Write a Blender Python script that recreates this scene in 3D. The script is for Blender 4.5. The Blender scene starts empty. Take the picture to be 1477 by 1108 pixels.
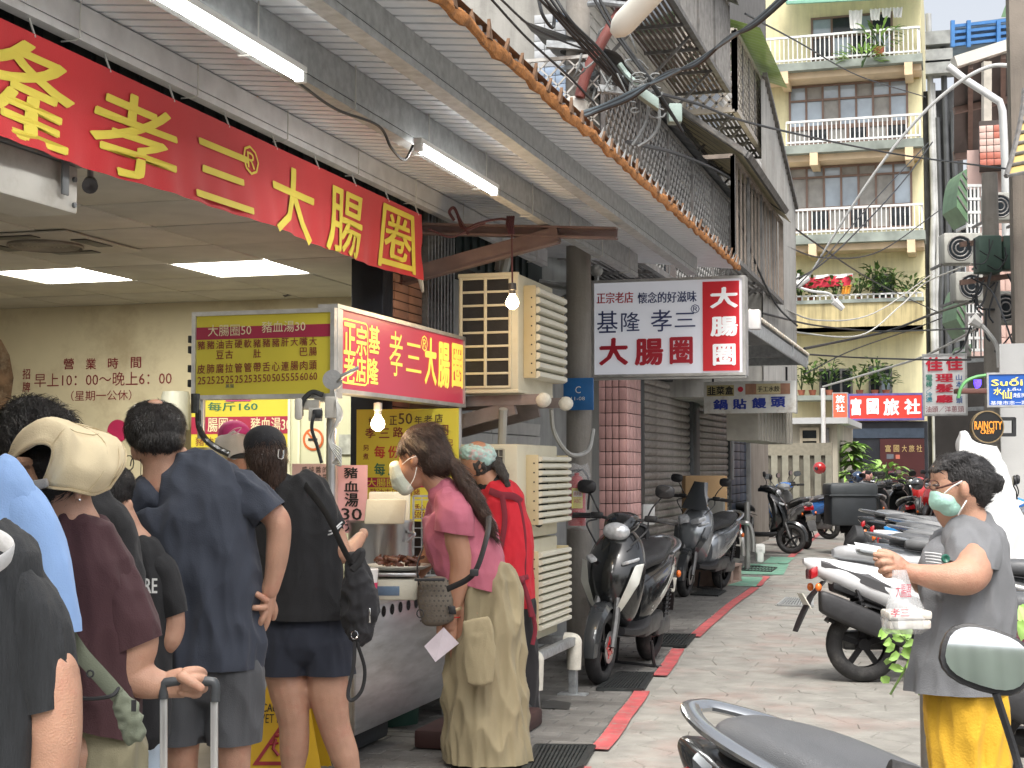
import bpy, bmesh, math, random
from mathutils import Vector, Matrix, noise
random.seed(7)
sc = bpy.context.scene
COL = sc.collection
V = Vector
# ------------------------------------------------------------------ camera
CAMH, YAW, PITCH, FPX = 1.42, math.radians(16.75), math.radians(3.17), 2134.0
cam = bpy.data.cameras.new('camera'); camo = bpy.data.objects.new('camera', cam); COL.objects.link(camo)
camo.location = (0, 0, CAMH)
camo.rotation_euler = (math.pi/2 + PITCH, 0, YAW)
cam.sensor_width = 36; cam.lens = 36*FPX/1477; cam.clip_start = 0.05; cam.clip_end = 600
sc.camera = camo
# ------------------------------------------------------------------ world and sun
SUN_EL, SUN_AZ = math.radians(58), math.radians(160)      # azimuth clockwise from +Y
world = bpy.data.worlds.new("World"); sc.world = world; world.use_nodes = True
wn = world.node_tree; bgn = wn.nodes['Background']
sky = wn.nodes.new('ShaderNodeTexSky'); sky.sky_type = 'NISHITA'; sky.sun_disc = False
sky.sun_elevation = SUN_EL; sky.sun_rotation = SUN_AZ; sky.air_density = 1.0; sky.dust_density = 6.0; sky.ozone_density = 1.0
hsv = wn.nodes.new('ShaderNodeHueSaturation'); hsv.inputs['Saturation'].default_value = 0.3
wn.links.new(sky.outputs[0], hsv.inputs['Color']); wn.links.new(hsv.outputs[0], bgn.inputs[0])
bgn.inputs[1].default_value = 0.15
sl = bpy.data.lights.new('sun', 'SUN'); sl.energy = 1.25; sl.angle = math.radians(12); sl.color = (1, .95, .87)
slo = bpy.data.objects.new('sun', sl); COL.objects.link(slo)
sd = V((math.sin(SUN_AZ)*math.cos(SUN_EL), math.cos(SUN_AZ)*math.cos(SUN_EL), math.sin(SUN_EL)))
slo.rotation_euler = sd.to_track_quat('Z', 'Y').to_euler(); slo.location = (4, -4, 30)
sc.view_settings.view_transform = 'Standard'; sc.view_settings.look = 'None'
sc.view_settings.exposure = 0.9; sc.view_settings.gamma = 1; sc.view_settings.use_curve_mapping = False
sc.render.engine = 'CYCLES'; sc.cycles.use_denoising = True; sc.cycles.max_bounces = 8
sc.cycles.diffuse_bounces = 4; sc.cycles.transparent_max_bounces = 10; sc.cycles.sample_clamp_indirect = 6
# ------------------------------------------------------------------ photo pixel -> place
RM = camo.rotation_euler.to_matrix()
R_ = V((math.cos(YAW), math.sin(YAW), 0)); F_ = V((-math.sin(YAW), math.cos(YAW), 0)); UP = V((0, 0, 1))
def ray(px, py): return RM @ V(((px-738.5)/FPX, -(py-554)/FPX, -1))
EYE = V((0, 0, CAMH))
def PD(px, py, D): d = ray(px, py); return EYE + d*(D/d.dot(F_))
def PX(px, py, X): d = ray(px, py); return EYE + d*(X/d.x)
def PY(px, py, Y): d = ray(px, py); return EYE + d*(Y/d.y)
def PZ(px, py, z): d = ray(px, py); return EYE + d*((z-CAMH)/d.z)
# ------------------------------------------------------------------ materials
def C(h):
    h = h.lstrip('#'); return tuple(((int(h[i:i+2], 16)/255)/12.92 if int(h[i:i+2], 16) < 11 else ((int(h[i:i+2], 16)/255+.055)/1.055)**2.4) for i in (0, 2, 4))
MATS = {}
def mat(name, col, rough=.6, metal=0, var=.15, scale=6, bump=.15, bscale=60, coat=0, emit=0, rnd=0, streak=0, dirt=None, dirt_amt=0, dirt_scale=2, stretch=None, alpha=1, trans=0, wave=None, spec=.5, sheen=0, ecol=None, sss=0):
    if name in MATS: return MATS[name]
    m = bpy.data.materials.new(name); m.use_nodes = True; MATS[name] = m
    nt = m.node_tree; N = nt.nodes; L = nt.links; b = N['Principled BSDF']
    if isinstance(col, str): col = C(col)
    tc = N.new('ShaderNodeTexCoord'); src = tc.outputs['Object']
    if stretch:
        mp = N.new('ShaderNodeMapping'); mp.inputs['Scale'].default_value = stretch; L.new(src, mp.inputs[0]); src2 = mp.outputs[0]
    else: src2 = src
    n1 = N.new('ShaderNodeTexNoise'); n1.inputs['Scale'].default_value = scale; n1.inputs['Detail'].default_value = 5; L.new(src2, n1.inputs[0])
    mr = N.new('ShaderNodeMapRange'); mr.inputs[1].default_value = .3; mr.inputs[2].default_value = .7
    mr.inputs[3].default_value = 1-var; mr.inputs[4].default_value = 1+var; L.new(n1.outputs[0], mr.inputs[0])
    val = mr.outputs[0]
    if rnd:
        oi = N.new('ShaderNodeObjectInfo'); m2 = N.new('ShaderNodeMapRange'); m2.inputs[3].default_value = 1-rnd; m2.inputs[4].default_value = 1+rnd
        L.new(oi.outputs['Random'], m2.inputs[0]); mm = N.new('ShaderNodeMath'); mm.operation = 'MULTIPLY'; L.new(val, mm.inputs[0]); L.new(m2.outputs[0], mm.inputs[1]); val = mm.outputs[0]
    if streak:
        mp = N.new('ShaderNodeMapping'); mp.inputs['Scale'].default_value = (3.2, 3.2, .22); L.new(src, mp.inputs[0])
        n3 = N.new('ShaderNodeTexNoise'); n3.inputs['Scale'].default_value = 2.2; n3.inputs['Detail'].default_value = 8; n3.inputs['Roughness'].default_value = .65; L.new(mp.outputs[0], n3.inputs[0])
        m3 = N.new('ShaderNodeMapRange'); m3.inputs[1].default_value = .45; m3.inputs[2].default_value = .72; m3.inputs[3].default_value = 1; m3.inputs[4].default_value = 1-streak; L.new(n3.outputs[0], m3.inputs[0])
        mm = N.new('ShaderNodeMath'); mm.operation = 'MULTIPLY'; L.new(val, mm.inputs[0]); L.new(m3.outputs[0], mm.inputs[1]); val = mm.outputs[0]
    vm = N.new('ShaderNodeVectorMath'); vm.operation = 'SCALE'; vm.inputs[0].default_value = col; L.new(val, vm.inputs['Scale'])
    out = vm.outputs[0]
    if dirt:
        if isinstance(dirt, str): dirt = C(dirt)
        n4 = N.new('ShaderNodeTexNoise'); n4.inputs['Scale'].default_value = dirt_scale; n4.inputs['Detail'].default_value = 9; n4.inputs['Roughness'].default_value = .7; L.new(src2, n4.inputs[0])
        m4 = N.new('ShaderNodeMapRange'); m4.inputs[1].default_value = .5; m4.inputs[2].default_value = .68; m4.inputs[4].default_value = dirt_amt; L.new(n4.outputs[0], m4.inputs[0])
        mx = N.new('ShaderNodeMix'); mx.data_type = 'RGBA'; L.new(m4.outputs[0], mx.inputs[0]); L.new(out, mx.inputs[6]); mx.inputs[7].default_value = (*dirt, 1); out = mx.outputs[2]
    L.new(out, b.inputs['Base Color'])
    b.inputs['Roughness'].default_value = rough; b.inputs['Metallic'].default_value = metal
    b.inputs['Coat Weight'].default_value = coat; b.inputs['Coat Roughness'].default_value = .08
    b.inputs['Specular IOR Level'].default_value = spec
    b.inputs['Sheen Weight'].default_value = sheen
    if sss: b.inputs['Subsurface Weight'].default_value = sss; b.inputs['Subsurface Radius'].default_value = (.01, .004, .002); b.inputs['Subsurface Scale'].default_value = .6
    if emit: b.inputs['Emission Color'].default_value = (*(ecol or col), 1); b.inputs['Emission Strength'].default_value = emit
    if alpha < 1: b.inputs['Alpha'].default_value = alpha
    if trans: b.inputs['Transmission Weight'].default_value = trans
    if bump:
        n2 = N.new('ShaderNodeTexNoise'); n2.inputs['Scale'].default_value = bscale; n2.inputs['Detail'].default_value = 4; L.new(src2, n2.inputs[0])
        bp = N.new('ShaderNodeBump'); bp.inputs['Strength'].default_value = bump; bp.inputs['Distance'].default_value = .01
        L.new(n2.outputs[0], bp.inputs['Height']); L.new(bp.outputs[0], b.inputs['Normal'])
    if wave:   # (axis, scale, strength)
        w = N.new('ShaderNodeTexWave'); w.bands_direction = wave[0]; w.inputs['Scale'].default_value = wave[1]; w.inputs['Distortion'].default_value = wave[3] if len(wave) > 3 else 1
        L.new(src, w.inputs[0]); bp = N.new('ShaderNodeBump'); bp.inputs['Strength'].default_value = wave[2]; bp.inputs['Distance'].default_value = .01
        L.new(w.outputs[1], bp.inputs['Height'])
        if bump: L.new(n2.outputs[0], bp.inputs['Height']) if False else L.new(N[n2.name].outputs[0], bp.inputs['Distance']) if False else None
        L.new(bp.outputs[0], b.inputs['Normal'])
    return m
# ------------------------------------------------------------------ object infrastructure
WM = {}
def setp(o, label=None, cat=None, group=None, kind=None):
    if label: o['label'] = label
    if cat: o['category'] = cat
    if group: o['group'] = group
    if kind: o['kind'] = kind
    return o
def thing(name, label, cat, loc=(0, 0, 0), rotz=0, group=None, tilt=None):
    o = bpy.data.objects.new(name, None); COL.objects.link(o); o.empty_display_size = .1
    o.location = loc; o.rotation_euler = (tilt[0] if tilt else 0, tilt[1] if tilt else 0, rotz)
    WM[o.name] = Matrix.Translation(V(loc)) @ o.rotation_euler.to_matrix().to_4x4()
    return setp(o, label, cat, group)
def link(name, me, parent=None, label=None, cat=None, group=None, kind=None, world=True):
    """one mesh object; mesh data given in world coordinates unless world is False"""
    o = bpy.data.objects.new(name, me); COL.objects.link(o)
    if parent is not None:
        o.parent = parent; WM[o.name] = WM[parent.name].copy()
        if world: me.transform(WM[parent.name].inverted())
    else: WM[o.name] = Matrix()
    return setp(o, label, cat, group, kind)
def inst(name, me, mat4, parent):      # a piece that shares mesh data
    o = bpy.data.objects.new(name, me); COL.objects.link(o); o.parent = parent; o.matrix_local = WM[parent.name].inverted() @ mat4; return o
def copy_tree(root, loc=None, rotz=None, label=None, parent=None):
    c = root.copy(); COL.objects.link(c)
    if parent is not None: c.parent = parent
    if loc is not None: c.location = loc
    if rotz is not None: c.rotation_euler = (root.rotation_euler[0], root.rotation_euler[1], rotz)
    if label: c['label'] = label
    for ch in root.children: copy_tree(ch, parent=c)
    return c
class MB:
    def __init__(s): s.v = []; s.f = []; s.mi = []; s.cur = 0; s.sm = []
    def add(s, vs, fs, smooth=False):
        n = len(s.v); s.v += [V(a) for a in vs]; s.f += [tuple(i+n for i in f) for f in fs]; s.mi += [s.cur]*len(fs); s.sm += [smooth]*len(fs); return s
    def box(s, a, b):
        x0, y0, z0 = a; x1, y1, z1 = b
        return s.add([(x0,y0,z0),(x1,y0,z0),(x1,y1,z0),(x0,y1,z0),(x0,y0,z1),(x1,y0,z1),(x1,y1,z1),(x0,y1,z1)], [(0,3,2,1),(4,5,6,7),(0,1,5,4),(1,2,6,5),(2,3,7,6),(3,0,4,7)])
    def obox(s, c, ax, ay, az, bev=0):
        c = V(c); ax = V(ax); ay = V(ay); az = V(az)
        if bev <= 0:
            vs = [c+ax*i+ay*j+az*k for k in (-1, 1) for (i, j) in ((-1,-1),(1,-1),(1,1),(-1,1))]
            fl = ax.cross(ay).dot(az) < 0
            fs = [(0,3,2,1),(4,5,6,7),(0,1,5,4),(1,2,6,5),(2,3,7,6),(3,0,4,7)]
            return s.add(vs, [tuple(reversed(f)) for f in fs] if fl else fs)
        bm = bmesh.new(); bmesh.ops.create_cube(bm, size=2)
        lx, ly, lz = ax.length, ay.length, az.length
        for v in bm.verts: v.co = V((v.co.x*lx, v.co.y*ly, v.co.z*lz))
        bmesh.ops.bevel(bm, geom=list(bm.edges), offset=min(bev, min(lx, ly, lz)*.9), segments=2, profile=.5, affect='EDGES')
        M = Matrix((ax.normalized(), ay.normalized(), az.normalized())).transposed()
        bm.verts.index_update(); vs = [c + M @ v.co for v in bm.verts]; fs = [tuple(v.index for v in f.verts) for f in bm.faces]; bm.free()
        if M.determinant() < 0: fs = [tuple(reversed(f)) for f in fs]
        return s.add(vs, fs, True)
    def bbox(s, a, b, bev=.01):
        a = V(a); b = V(b); c = (a+b)/2; h = (b-a)/2
        return s.obox(c, (abs(h.x),0,0), (0,abs(h.y),0), (0,0,abs(h.z)), bev)
    def bar(s, p, q, w, h, up=UP):       # rectangular bar from p to q
        p = V(p); q = V(q); t = (q-p); sd = t.cross(up)
        if sd.length < 1e-6: sd = t.cross(V((1, 0, 0)))
        sd.normalize(); u = sd.cross(t).normalized(); return s.obox((p+q)/2, t/2, sd*w/2, u*h/2)
    def tube(s, pts, r, n=8, caps=True, closed=False, rb=None, ref=None):
        pts = [V(p) for p in pts]; m = len(pts); rs = r if isinstance(r, (list, tuple)) else [r]*m
        prev = None; vs = []
        for i, p in enumerate(pts):
            if closed: t = pts[(i+1) % m]-pts[i-1]
            else: t = (pts[min(i+1, m-1)]-pts[max(i-1, 0)])
            t.normalize()
            if prev is None:
                a = V(ref) if ref else (V((0, 0, 1)) if abs(t.z) < .9 else V((1, 0, 0)))
                prev = (a - t*a.dot(t)).normalized()
            else: prev = (prev - t*prev.dot(t)).normalized()
            b = t.cross(prev); ri = rs[i]; ra, rbb = (ri if isinstance(ri, (tuple, list)) else (ri, ri))
            for k in range(n):
                an = 2*math.pi*k/n; vs.append(p + prev*math.cos(an)*ra + b*math.sin(an)*rbb)
        fs = []
        for i in range(m if closed else m-1):
            j = (i+1) % m
            for k in range(n): fs.append((i*n+k, i*n+(k+1) % n, j*n+(k+1) % n, j*n+k))
        if caps and not closed: fs.append(tuple(range(n-1, -1, -1))); fs.append(tuple((m-1)*n+k for k in range(n)))
        return s.add(vs, fs, True)
    def cyl(s, p, q, r0, r1=None, n=16): return s.tube([p, q], [r0, r0 if r1 is None else r1], n)
    def lathe(s, prof, c, ax, n=24, cap=False):       # prof: (along, radius)
        c = V(c); ax = V(ax).normalized(); a = V((0, 0, 1)) if abs(ax.z) < .9 else V((1, 0, 0)); a = (a-ax*a.dot(ax)).normalized(); b = ax.cross(a)
        vs = [c+ax*h+(a*math.cos(2*math.pi*k/n)+b*math.sin(2*math.pi*k/n))*r for h, r in prof for k in range(n)]
        fs = [(i*n+k, i*n+(k+1) % n, (i+1)*n+(k+1) % n, (i+1)*n+k) for i in range(len(prof)-1) for k in range(n)]
        if cap: fs += [tuple(range(n-1, -1, -1)), tuple((len(prof)-1)*n+k for k in range(n))]
        return s.add(vs, fs, True)
    def loft(s, secs, caps=True, smooth=True):
        n = len(secs[0]); vs = [p for q in secs for p in q]
        fs = [(i*n+k, i*n+(k+1) % n, (i+1)*n+(k+1) % n, (i+1)*n+k) for i in range(len(secs)-1) for k in range(n)]
        if caps: fs += [tuple(range(n-1, -1, -1)), tuple((len(secs)-1)*n+k for k in range(n))]
        return s.add(vs, fs, smooth)
    def prism(s, poly, vec):
        n = len(poly); vec = V(vec); vs = [V(p) for p in poly]+[V(p)+vec for p in poly]
        return s.add(vs, [tuple(range(n-1, -1, -1)), tuple(range(n, 2*n))]+[(k, (k+1) % n, n+(k+1) % n, n+k) for k in range(n)])
    def grid(s, rows, smooth=True):
        m = len(rows); n = len(rows[0]); vs = [p for r in rows for p in r]
        return s.add(vs, [(i*n+k, i*n+k+1, (i+1)*n+k+1, (i+1)*n+k) for i in range(m-1) for k in range(n-1)], smooth)
    def sphere(s, c, r, n=16, m=10, rx=1, ry=1, rz=1):
        c = V(c); vs = [c+V((0, 0, -r*rz))]
        for i in range(1, m):
            th = math.pi*i/m
            for k in range(n): a = 2*math.pi*k/n; vs.append(c+V((r*rx*math.sin(th)*math.cos(a), r*ry*math.sin(th)*math.sin(a), -r*rz*math.cos(th))))
        vs.append(c+V((0, 0, r*rz))); fs = [(0, 1+(k+1) % n, 1+k) for k in range(n)]
        for i in range(m-2):
            for k in range(n): fs.append((1+i*n+k, 1+i*n+(k+1) % n, 1+(i+1)*n+(k+1) % n, 1+(i+1)*n+k))
        e = len(vs)-1; fs += [(1+(m-2)*n+k, 1+(m-2)*n+(k+1) % n, e) for k in range(n)]
        return s.add(vs, fs, True)
    def mesh(s, name, mats, sharp=math.radians(38)):
        me = bpy.data.meshes.new(name); me.from_pydata([tuple(v) for v in s.v], [], s.f); me.update()
        for m in (mats if isinstance(mats, (list, tuple)) else [mats]): me.materials.append(m)
        me.polygons.foreach_set('material_index', s.mi); me.polygons.foreach_set('use_smooth', s.sm)
        if any(s.sm): me.set_sharp_from_angle(angle=sharp)
        return me
    def build(s, name, mats, parent=None, label=None, cat=None, group=None, kind=None, world=True, sharp=math.radians(38)):
        return link(name, s.mesh(name, mats, sharp), parent, label, cat, group, kind, world)
def crom(pts, seg=8):
    pts = [V(p) for p in pts]; q = [pts[0]*2-pts[1]]+pts+[pts[-1]*2-pts[-2]]; out = []
    for i in range(1, len(q)-2):
        for k in range(seg):
            t = k/seg; a, b, c, d = q[i-1], q[i], q[i+1], q[i+2]
            out.append(.5*((2*b)+(c-a)*t+(2*a-5*b+4*c-d)*t*t+(3*b-a-3*c+d)*t**3))
    return out+[pts[-1]]
# temp scene for modifiers and text
TS = bpy.data.scenes.new('temporary')
def evalmesh(o):
    TS.collection.objects.link(o); vl = TS.view_layers[0]; vl.update(); dg = vl.depsgraph
    me = bpy.data.meshes.new_from_object(o.evaluated_get(dg)); TS.collection.objects.unlink(o); return me
TXT = {}
def textmesh(s, bold=0, shear=0):
    k = (s, bold, shear)
    if k in TXT: return TXT[k]
    cu = bpy.data.curves.new('t', 'FONT'); cu.body = s; cu.size = 1; cu.resolution_u = 2; cu.offset = 0; cu.shear = shear
    o = bpy.data.objects.new('t', cu); me = evalmesh(o)
    vs = [v.co.copy() for v in me.vertices]; fs = [tuple(p.vertices) for p in me.polygons]
    bpy.data.objects.remove(o); bpy.data.meshes.remove(me)
    x0 = min(v.x for v in vs); x1 = max(v.x for v in vs); y0 = min(v.y for v in vs); y1 = max(v.y for v in vs)
    TXT[k] = ([((v.x-x0)/(x1-x0), (v.y-y0)/(y1-y0)) for v in vs], fs); return TXT[k]
def bolded(vs, fs, bold, place):
    """heavier writing: copies shifted by a hair, each a little proud of the last"""
    sh = [(0, 0, 0)] if bold < .003 else [(0, 0, .0004), (bold, 0, .0003), (-bold, 0, .0002), (0, bold*.8, .0001), (0, -bold*.8, 0), (bold*.7, bold*.6, .0005), (-bold*.7, -bold*.6, .0006)]
    for dx, dy, dz in sh: yield [place(x*(1-2*bold)+bold+dx, y*(1-1.6*bold)+.8*bold+dy, dz) for x, y in vs], fs
class Face:
    """a flat face in the world: origin O, unit vectors u (reader's right) and w (up)"""
    def __init__(s, O, u, w=UP): s.O = V(O); s.u = V(u).normalized(); w = V(w); s.w = (w-s.u*w.dot(s.u)).normalized(); s.n = s.u.cross(s.w).normalized()
    def uv(s, px, py):
        d = ray(px, py); t = (s.O-EYE).dot(s.n)/d.dot(s.n); p = EYE+d*t-s.O; return p.dot(s.u), p.dot(s.w)
    def at(s, a, b, d=0): return s.O+s.u*a+s.w*b+s.n*d
    def text(s, items, m, parent, off=.004, name='lettering', bold=.012, fn=None, label=None, shear=0):
        """items: (string, px0, py0, px1, py1) box of the writing in the photo"""
        b = MB()
        for it in items:
            st, x0, y0, x1, y1 = it[:5]
            ul, _ = s.uv(x0, (y0+y1)/2); ur, _ = s.uv(x1, (y0+y1)/2); _, vt = s.uv((x0+x1)/2, y0); _, vb = s.uv((x0+x1)/2, y1)
            vs, fs = textmesh(st, 0, shear); bo = min(.045, bold*.8)/max(1, len(st)*.9)
            bo = bo if bold >= .006 else 0
            for v2, f2_ in bolded(vs, fs, bo if bo > .003 else 0, lambda x, y, dz: s.at(ul+(ur-ul)*x, vb+(vt-vb)*y, off+dz+(fn(ul+(ur-ul)*x, vb+(vt-vb)*y) if fn else 0))): b.add(v2, f2_)
        return b.build(name, m, parent, label=label)
    def text_uv(s, items, m, parent, off=.004, name='lettering', bold=.012, label=None):
        b = MB()
        for st, u0, v0, u1, v1 in items:
            vs, fs = textmesh(st, 0); b.add([s.at(u0+(u1-u0)*x, v0+(v1-v0)*y, off) for x, y in vs], fs)
        return b.build(name, m, parent, label=label)
    def rect(s, x0, y0, x1, y1, m, parent, off=.002, name='panel', label=None, th=0):
        ul, _ = s.uv(x0, (y0+y1)/2); ur, _ = s.uv(x1, (y0+y1)/2); _, vt = s.uv((x0+x1)/2, y0); _, vb = s.uv((x0+x1)/2, y1)
        return s.rect_uv(ul, vb, ur, vt, m, parent, off, name, label, th)
    def rect_uv(s, u0, v0, u1, v1, m, parent, off=.002, name='panel', label=None, th=0):
        b = MB(); q = [s.at(u0, v0, off), s.at(u1, v0, off), s.at(u1, v1, off), s.at(u0, v1, off)]
        if th: b.prism(q, -s.n*th)
        else: b.add(q, [(0, 1, 2, 3)])
        return b.build(name, m, parent, label=label)
    def ring(s, u0, v0, u1, v1, wd, m, parent, off=.004, name='border', rad=0):
        b = MB(); n = 4
        def rr(a0, b0, a1, b1, r):
            pts = []
            for cx, cy, st in ((a1-r, b1-r, 0), (a0+r, b1-r, 90), (a0+r, b0+r, 180), (a1-r, b0+r, 270)):
                for k in range(n+1): an = math.radians(st+90*k/n); pts.append(s.at(cx+r*math.cos(an), cy+r*math.sin(an), off))
            return pts
        o = rr(u0, v0, u1, v1, rad+wd); i = rr(u0+wd, v0+wd, u1-wd, v1-wd, max(rad, .0005)); N_ = len(o)
        b.add(o+i, [(k, (k+1) % N_, N_+(k+1) % N_, N_+k) for k in range(N_)]); return b.build(name, m, parent)
# shared materials
galv = mat('galvanised', (.36, .38, .39), .45, .45, .25, 30, .1, 120, dirt=(.16,.15,.14), dirt_amt=.5, dirt_scale=5)
steel = mat('stainless', (.46, .47, .48), .3, .95, .08, 12, .05, 40)
brushed = mat('brushed_steel', (.55, .56, .57), .38, .85, .18, 3, .08, 50, stretch=(1, 1, 6), dirt=(.3,.29,.28), dirt_amt=.5, dirt_scale=2)
chrome = mat('chrome', (.8, .8, .8), .08, 1, .03, 10, 0)
blackp = mat('black_plastic', (.02, .02, .022), .45, 0, .2, 20, .15, 250)
rubber = mat('rubber', (.022, .022, .023), .75, 0, .25, 18, .3, 120, dirt=(.12,.11,.1), dirt_amt=.35, dirt_scale=9)
cable_m = mat('cable_black', (.025, .027, .03), .5, 0, .2, 10, 0)
cable_w = mat('cable_pale', (.55, .55, .52), .5, 0, .1, 10, 0)
white_p = mat('white_paint', (.78, .78, .76), .45, 0, .06, 8, .05, 80, dirt=(.4,.38,.34), dirt_amt=.4, dirt_scale=4)
# ================================================================== ground
asphalt = mat('lane_mortar', (.15, .14, .125), .9, 0, .3, 4, .4, 90)
stone_m = mat('lane_stone', (.27, .262, .238), .82, 0, .2, 5, .5, 55, rnd=.04, dirt=(.38,.12,.09), dirt_amt=.22, dirt_scale=1.1)
paver_m = mat('pavement_stone', (.15, .145, .135), .8, 0, .25, 5, .5, 70, rnd=.14, dirt=(.1,.09,.08), dirt_amt=.5, dirt_scale=2)
red_line = mat('red_road_paint', (.48, .095, .10), .65, 0, .25, 7, .4, 60, dirt=(.27,.24,.21), dirt_amt=.8, dirt_scale=16)
green_paint = mat('green_paint', (.16, .34, .25), .7, 0, .25, 8, .2, 60, dirt=(.3,.3,.27), dirt_amt=.7, dirt_scale=5)
gb = MB(); gb.box((-150, -20, -.3), (150, 300, -.006)); ground = gb.build('ground', mat('ground_concrete', (.27, .265, .24), .85, 0, .2, 3, .3, 60), kind='structure')
RL = [PZ(x, y, 0) for x, y in ((790,1190),(869,1079),(927,998),(953,975),(979.5,936),(1002,918),(1048.6,877.5),(1071,861),(1091,847),(1107.5,829.6),(1127.8,814.5),(1160,787),(1190,764),(1200,752))]
RL = [V((RL[1].x+.12, 4.2, 0))]+RL[1:]
def rx(y):
    for a, b in zip(RL, RL[1:]):
        if a.y <= y <= b.y: return a.x+(b.x-a.x)*(y-a.y)/(b.y-a.y)
    return RL[-1].x if y > RL[-1].y else RL[0].x
lane = bpy.data.objects.new('lane', None); COL.objects.link(lane); WM['lane'] = Matrix(); setp(lane, kind='structure')
pavement = bpy.data.objects.new('pavement', None); COL.objects.link(pavement); WM['pavement'] = Matrix(); setp(pavement, kind='structure')
def clip(poly, p, n):
    out = []
    for i, a in enumerate(poly):
        b = poly[(i+1) % len(poly)]; da = (a[0]-p[0])*n[0]+(a[1]-p[1])*n[1]; db = (b[0]-p[0])*n[0]+(b[1]-p[1])*n[1]
        if da <= 0: out.append(a)
        if da*db < 0: t = da/(da-db); out.append((a[0]+(b[0]-a[0])*t, a[1]+(b[1]-a[1])*t))
    return out
def stone(mb, poly, gap, top, h=.012, bev=.006):
    cx = sum(p[0] for p in poly)/len(poly); cy = sum(p[1] for p in poly)/len(poly)
    def inset(d):
        o = []
        for x, y in poly:
            r = math.hypot(x-cx, y-cy) or 1; k = max(0, 1-d/r); o.append((cx+(x-cx)*k, cy+(y-cy)*k))
        return o
    a = inset(gap); b = inset(gap+bev); n = len(poly)
    mb.add([(x, y, top-h) for x, y in a]+[(x, y, top-.004) for x, y in a]+[(x, y, top) for x, y in b],
           [(k, (k+1) % n, n+(k+1) % n, n+k) for k in range(n)]+[(n+k, n+(k+1) % n, 2*n+(k+1) % n, 2*n+k) for k in range(n)]+[tuple(2*n+k for k in range(n))])
S = .27; seeds = {}
NI, NJ = 24, 86
rnd = random.Random(3)
for i in range(-2, NI+2):
    for j in range(-2, NJ+2):
        seeds[i, j] = (-3.0+(i+(.5 if j % 2 else 0)+rnd.uniform(-.36, .36))*S, 3.2+(j*.9+rnd.uniform(-.34, .34))*S)
cells = []
for i in range(NI):
    for j in range(NJ):
        s = seeds[i, j]
        if s[0] < rx(s[1])-.1 or s[0] > 3.0: continue
        poly = [(s[0]-1, s[1]-1), (s[0]+1, s[1]-1), (s[0]+1, s[1]+1), (s[0]-1, s[1]+1)]
        for di in range(-2, 3):
            for dj in range(-2, 3):
                if di or dj:
                    q = seeds.get((i+di, j+dj))
                    if q: poly = clip(poly, ((s[0]+q[0])/2, (s[1]+q[1])/2), (q[0]-s[0], q[1]-s[1]))
        e = 1.0; x0 = rx(s[1]-e); x1 = rx(s[1]+e); nn = V((-(2*e), (x1-x0))).normalized() if False else ((-2*e), (x1-x0))
        poly = clip(poly, (rx(s[1])+.065, s[1]), nn)
        if len(poly) >= 3:
            ar = abs(sum(poly[k][0]*poly[(k+1) % len(poly)][1]-poly[(k+1) % len(poly)][0]*poly[k][1] for k in range(len(poly))))/2
            if ar > .004: cells.append((s, poly))
def inview(x, y):
    D = V((x, y, 0)).dot(F_); lat = V((x, y, 0)).dot(R_)
    if D < 1: return False
    return -60 < 738+lat/D*FPX < 1530 and 672+CAMH/D*FPX < 1150
near = sorted([c for c in cells if inview(*c[0])], key=lambda c: c[0][1])[:285]
ids = set(id(c) for c in near); far = MB()
for c in cells:
    top = .001+rnd.uniform(-.0008, .0006)
    if id(c) in ids:
        b = MB(); stone(b, c[1], .0022, top, bev=.004); b.build('paving_stone', stone_m, lane)
    else: stone(far, c[1], .0022, top, bev=.004)
far.build('far_paving', stone_m, lane, kind='stuff')
fl = MB(); fl.add([(-3.2, 24, -.001), (14, 24, -.001), (14, 70, -.001), (-22, 70, -.001), (-22, 24, -.001)], [(0, 1, 2, 3, 4)]); fl.build('road_surface', stone_m, lane)
fl = MB(); fl.add([(3.0, -2, -.002), (12, -2, -.002), (12, 24, -.002), (3.0, 24, -.002)], [(0, 1, 2, 3)]); fl.build('road_surface', stone_m, lane)
# pavement on the left: rectangular setts, running bond
far = MB(); PL, PW = .24, .12; pcs = []
for j in range(int((24-3.4)/PW)):
    y = 3.4+j*PW
    for i in range(-1, 9):
        x = -3.12+(i+(.5 if j % 2 else 0))*PL; x1 = x+PL; lim = rx(y)-.065
        if x >= lim-.03 or x1 < -3.12: continue
        pcs.append((max(x, -3.12), y, min(x1, lim), y+PW))
npc = sorted([p for p in pcs if inview((p[0]+p[2])/2, p[1]) and p[0] > -2.9], key=lambda p: p[1])[:290]; ids = set(id(p) for p in npc)
for p in pcs:
    poly = [(p[0]+.003, p[1]+.003), (p[2]-.003, p[1]+.003), (p[2]-.003, p[3]-.003), (p[0]+.003, p[3]-.003)]; t = .002+rnd.uniform(-.002, .002)
    if id(p) in ids: b = MB(); stone(b, poly, 0, t, bev=.005); b.build('paver', paver_m, pavement)
    else: stone(far, poly, 0, t, bev=.005)
far.build('far_pavers', paver_m, pavement, kind='stuff')
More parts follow.
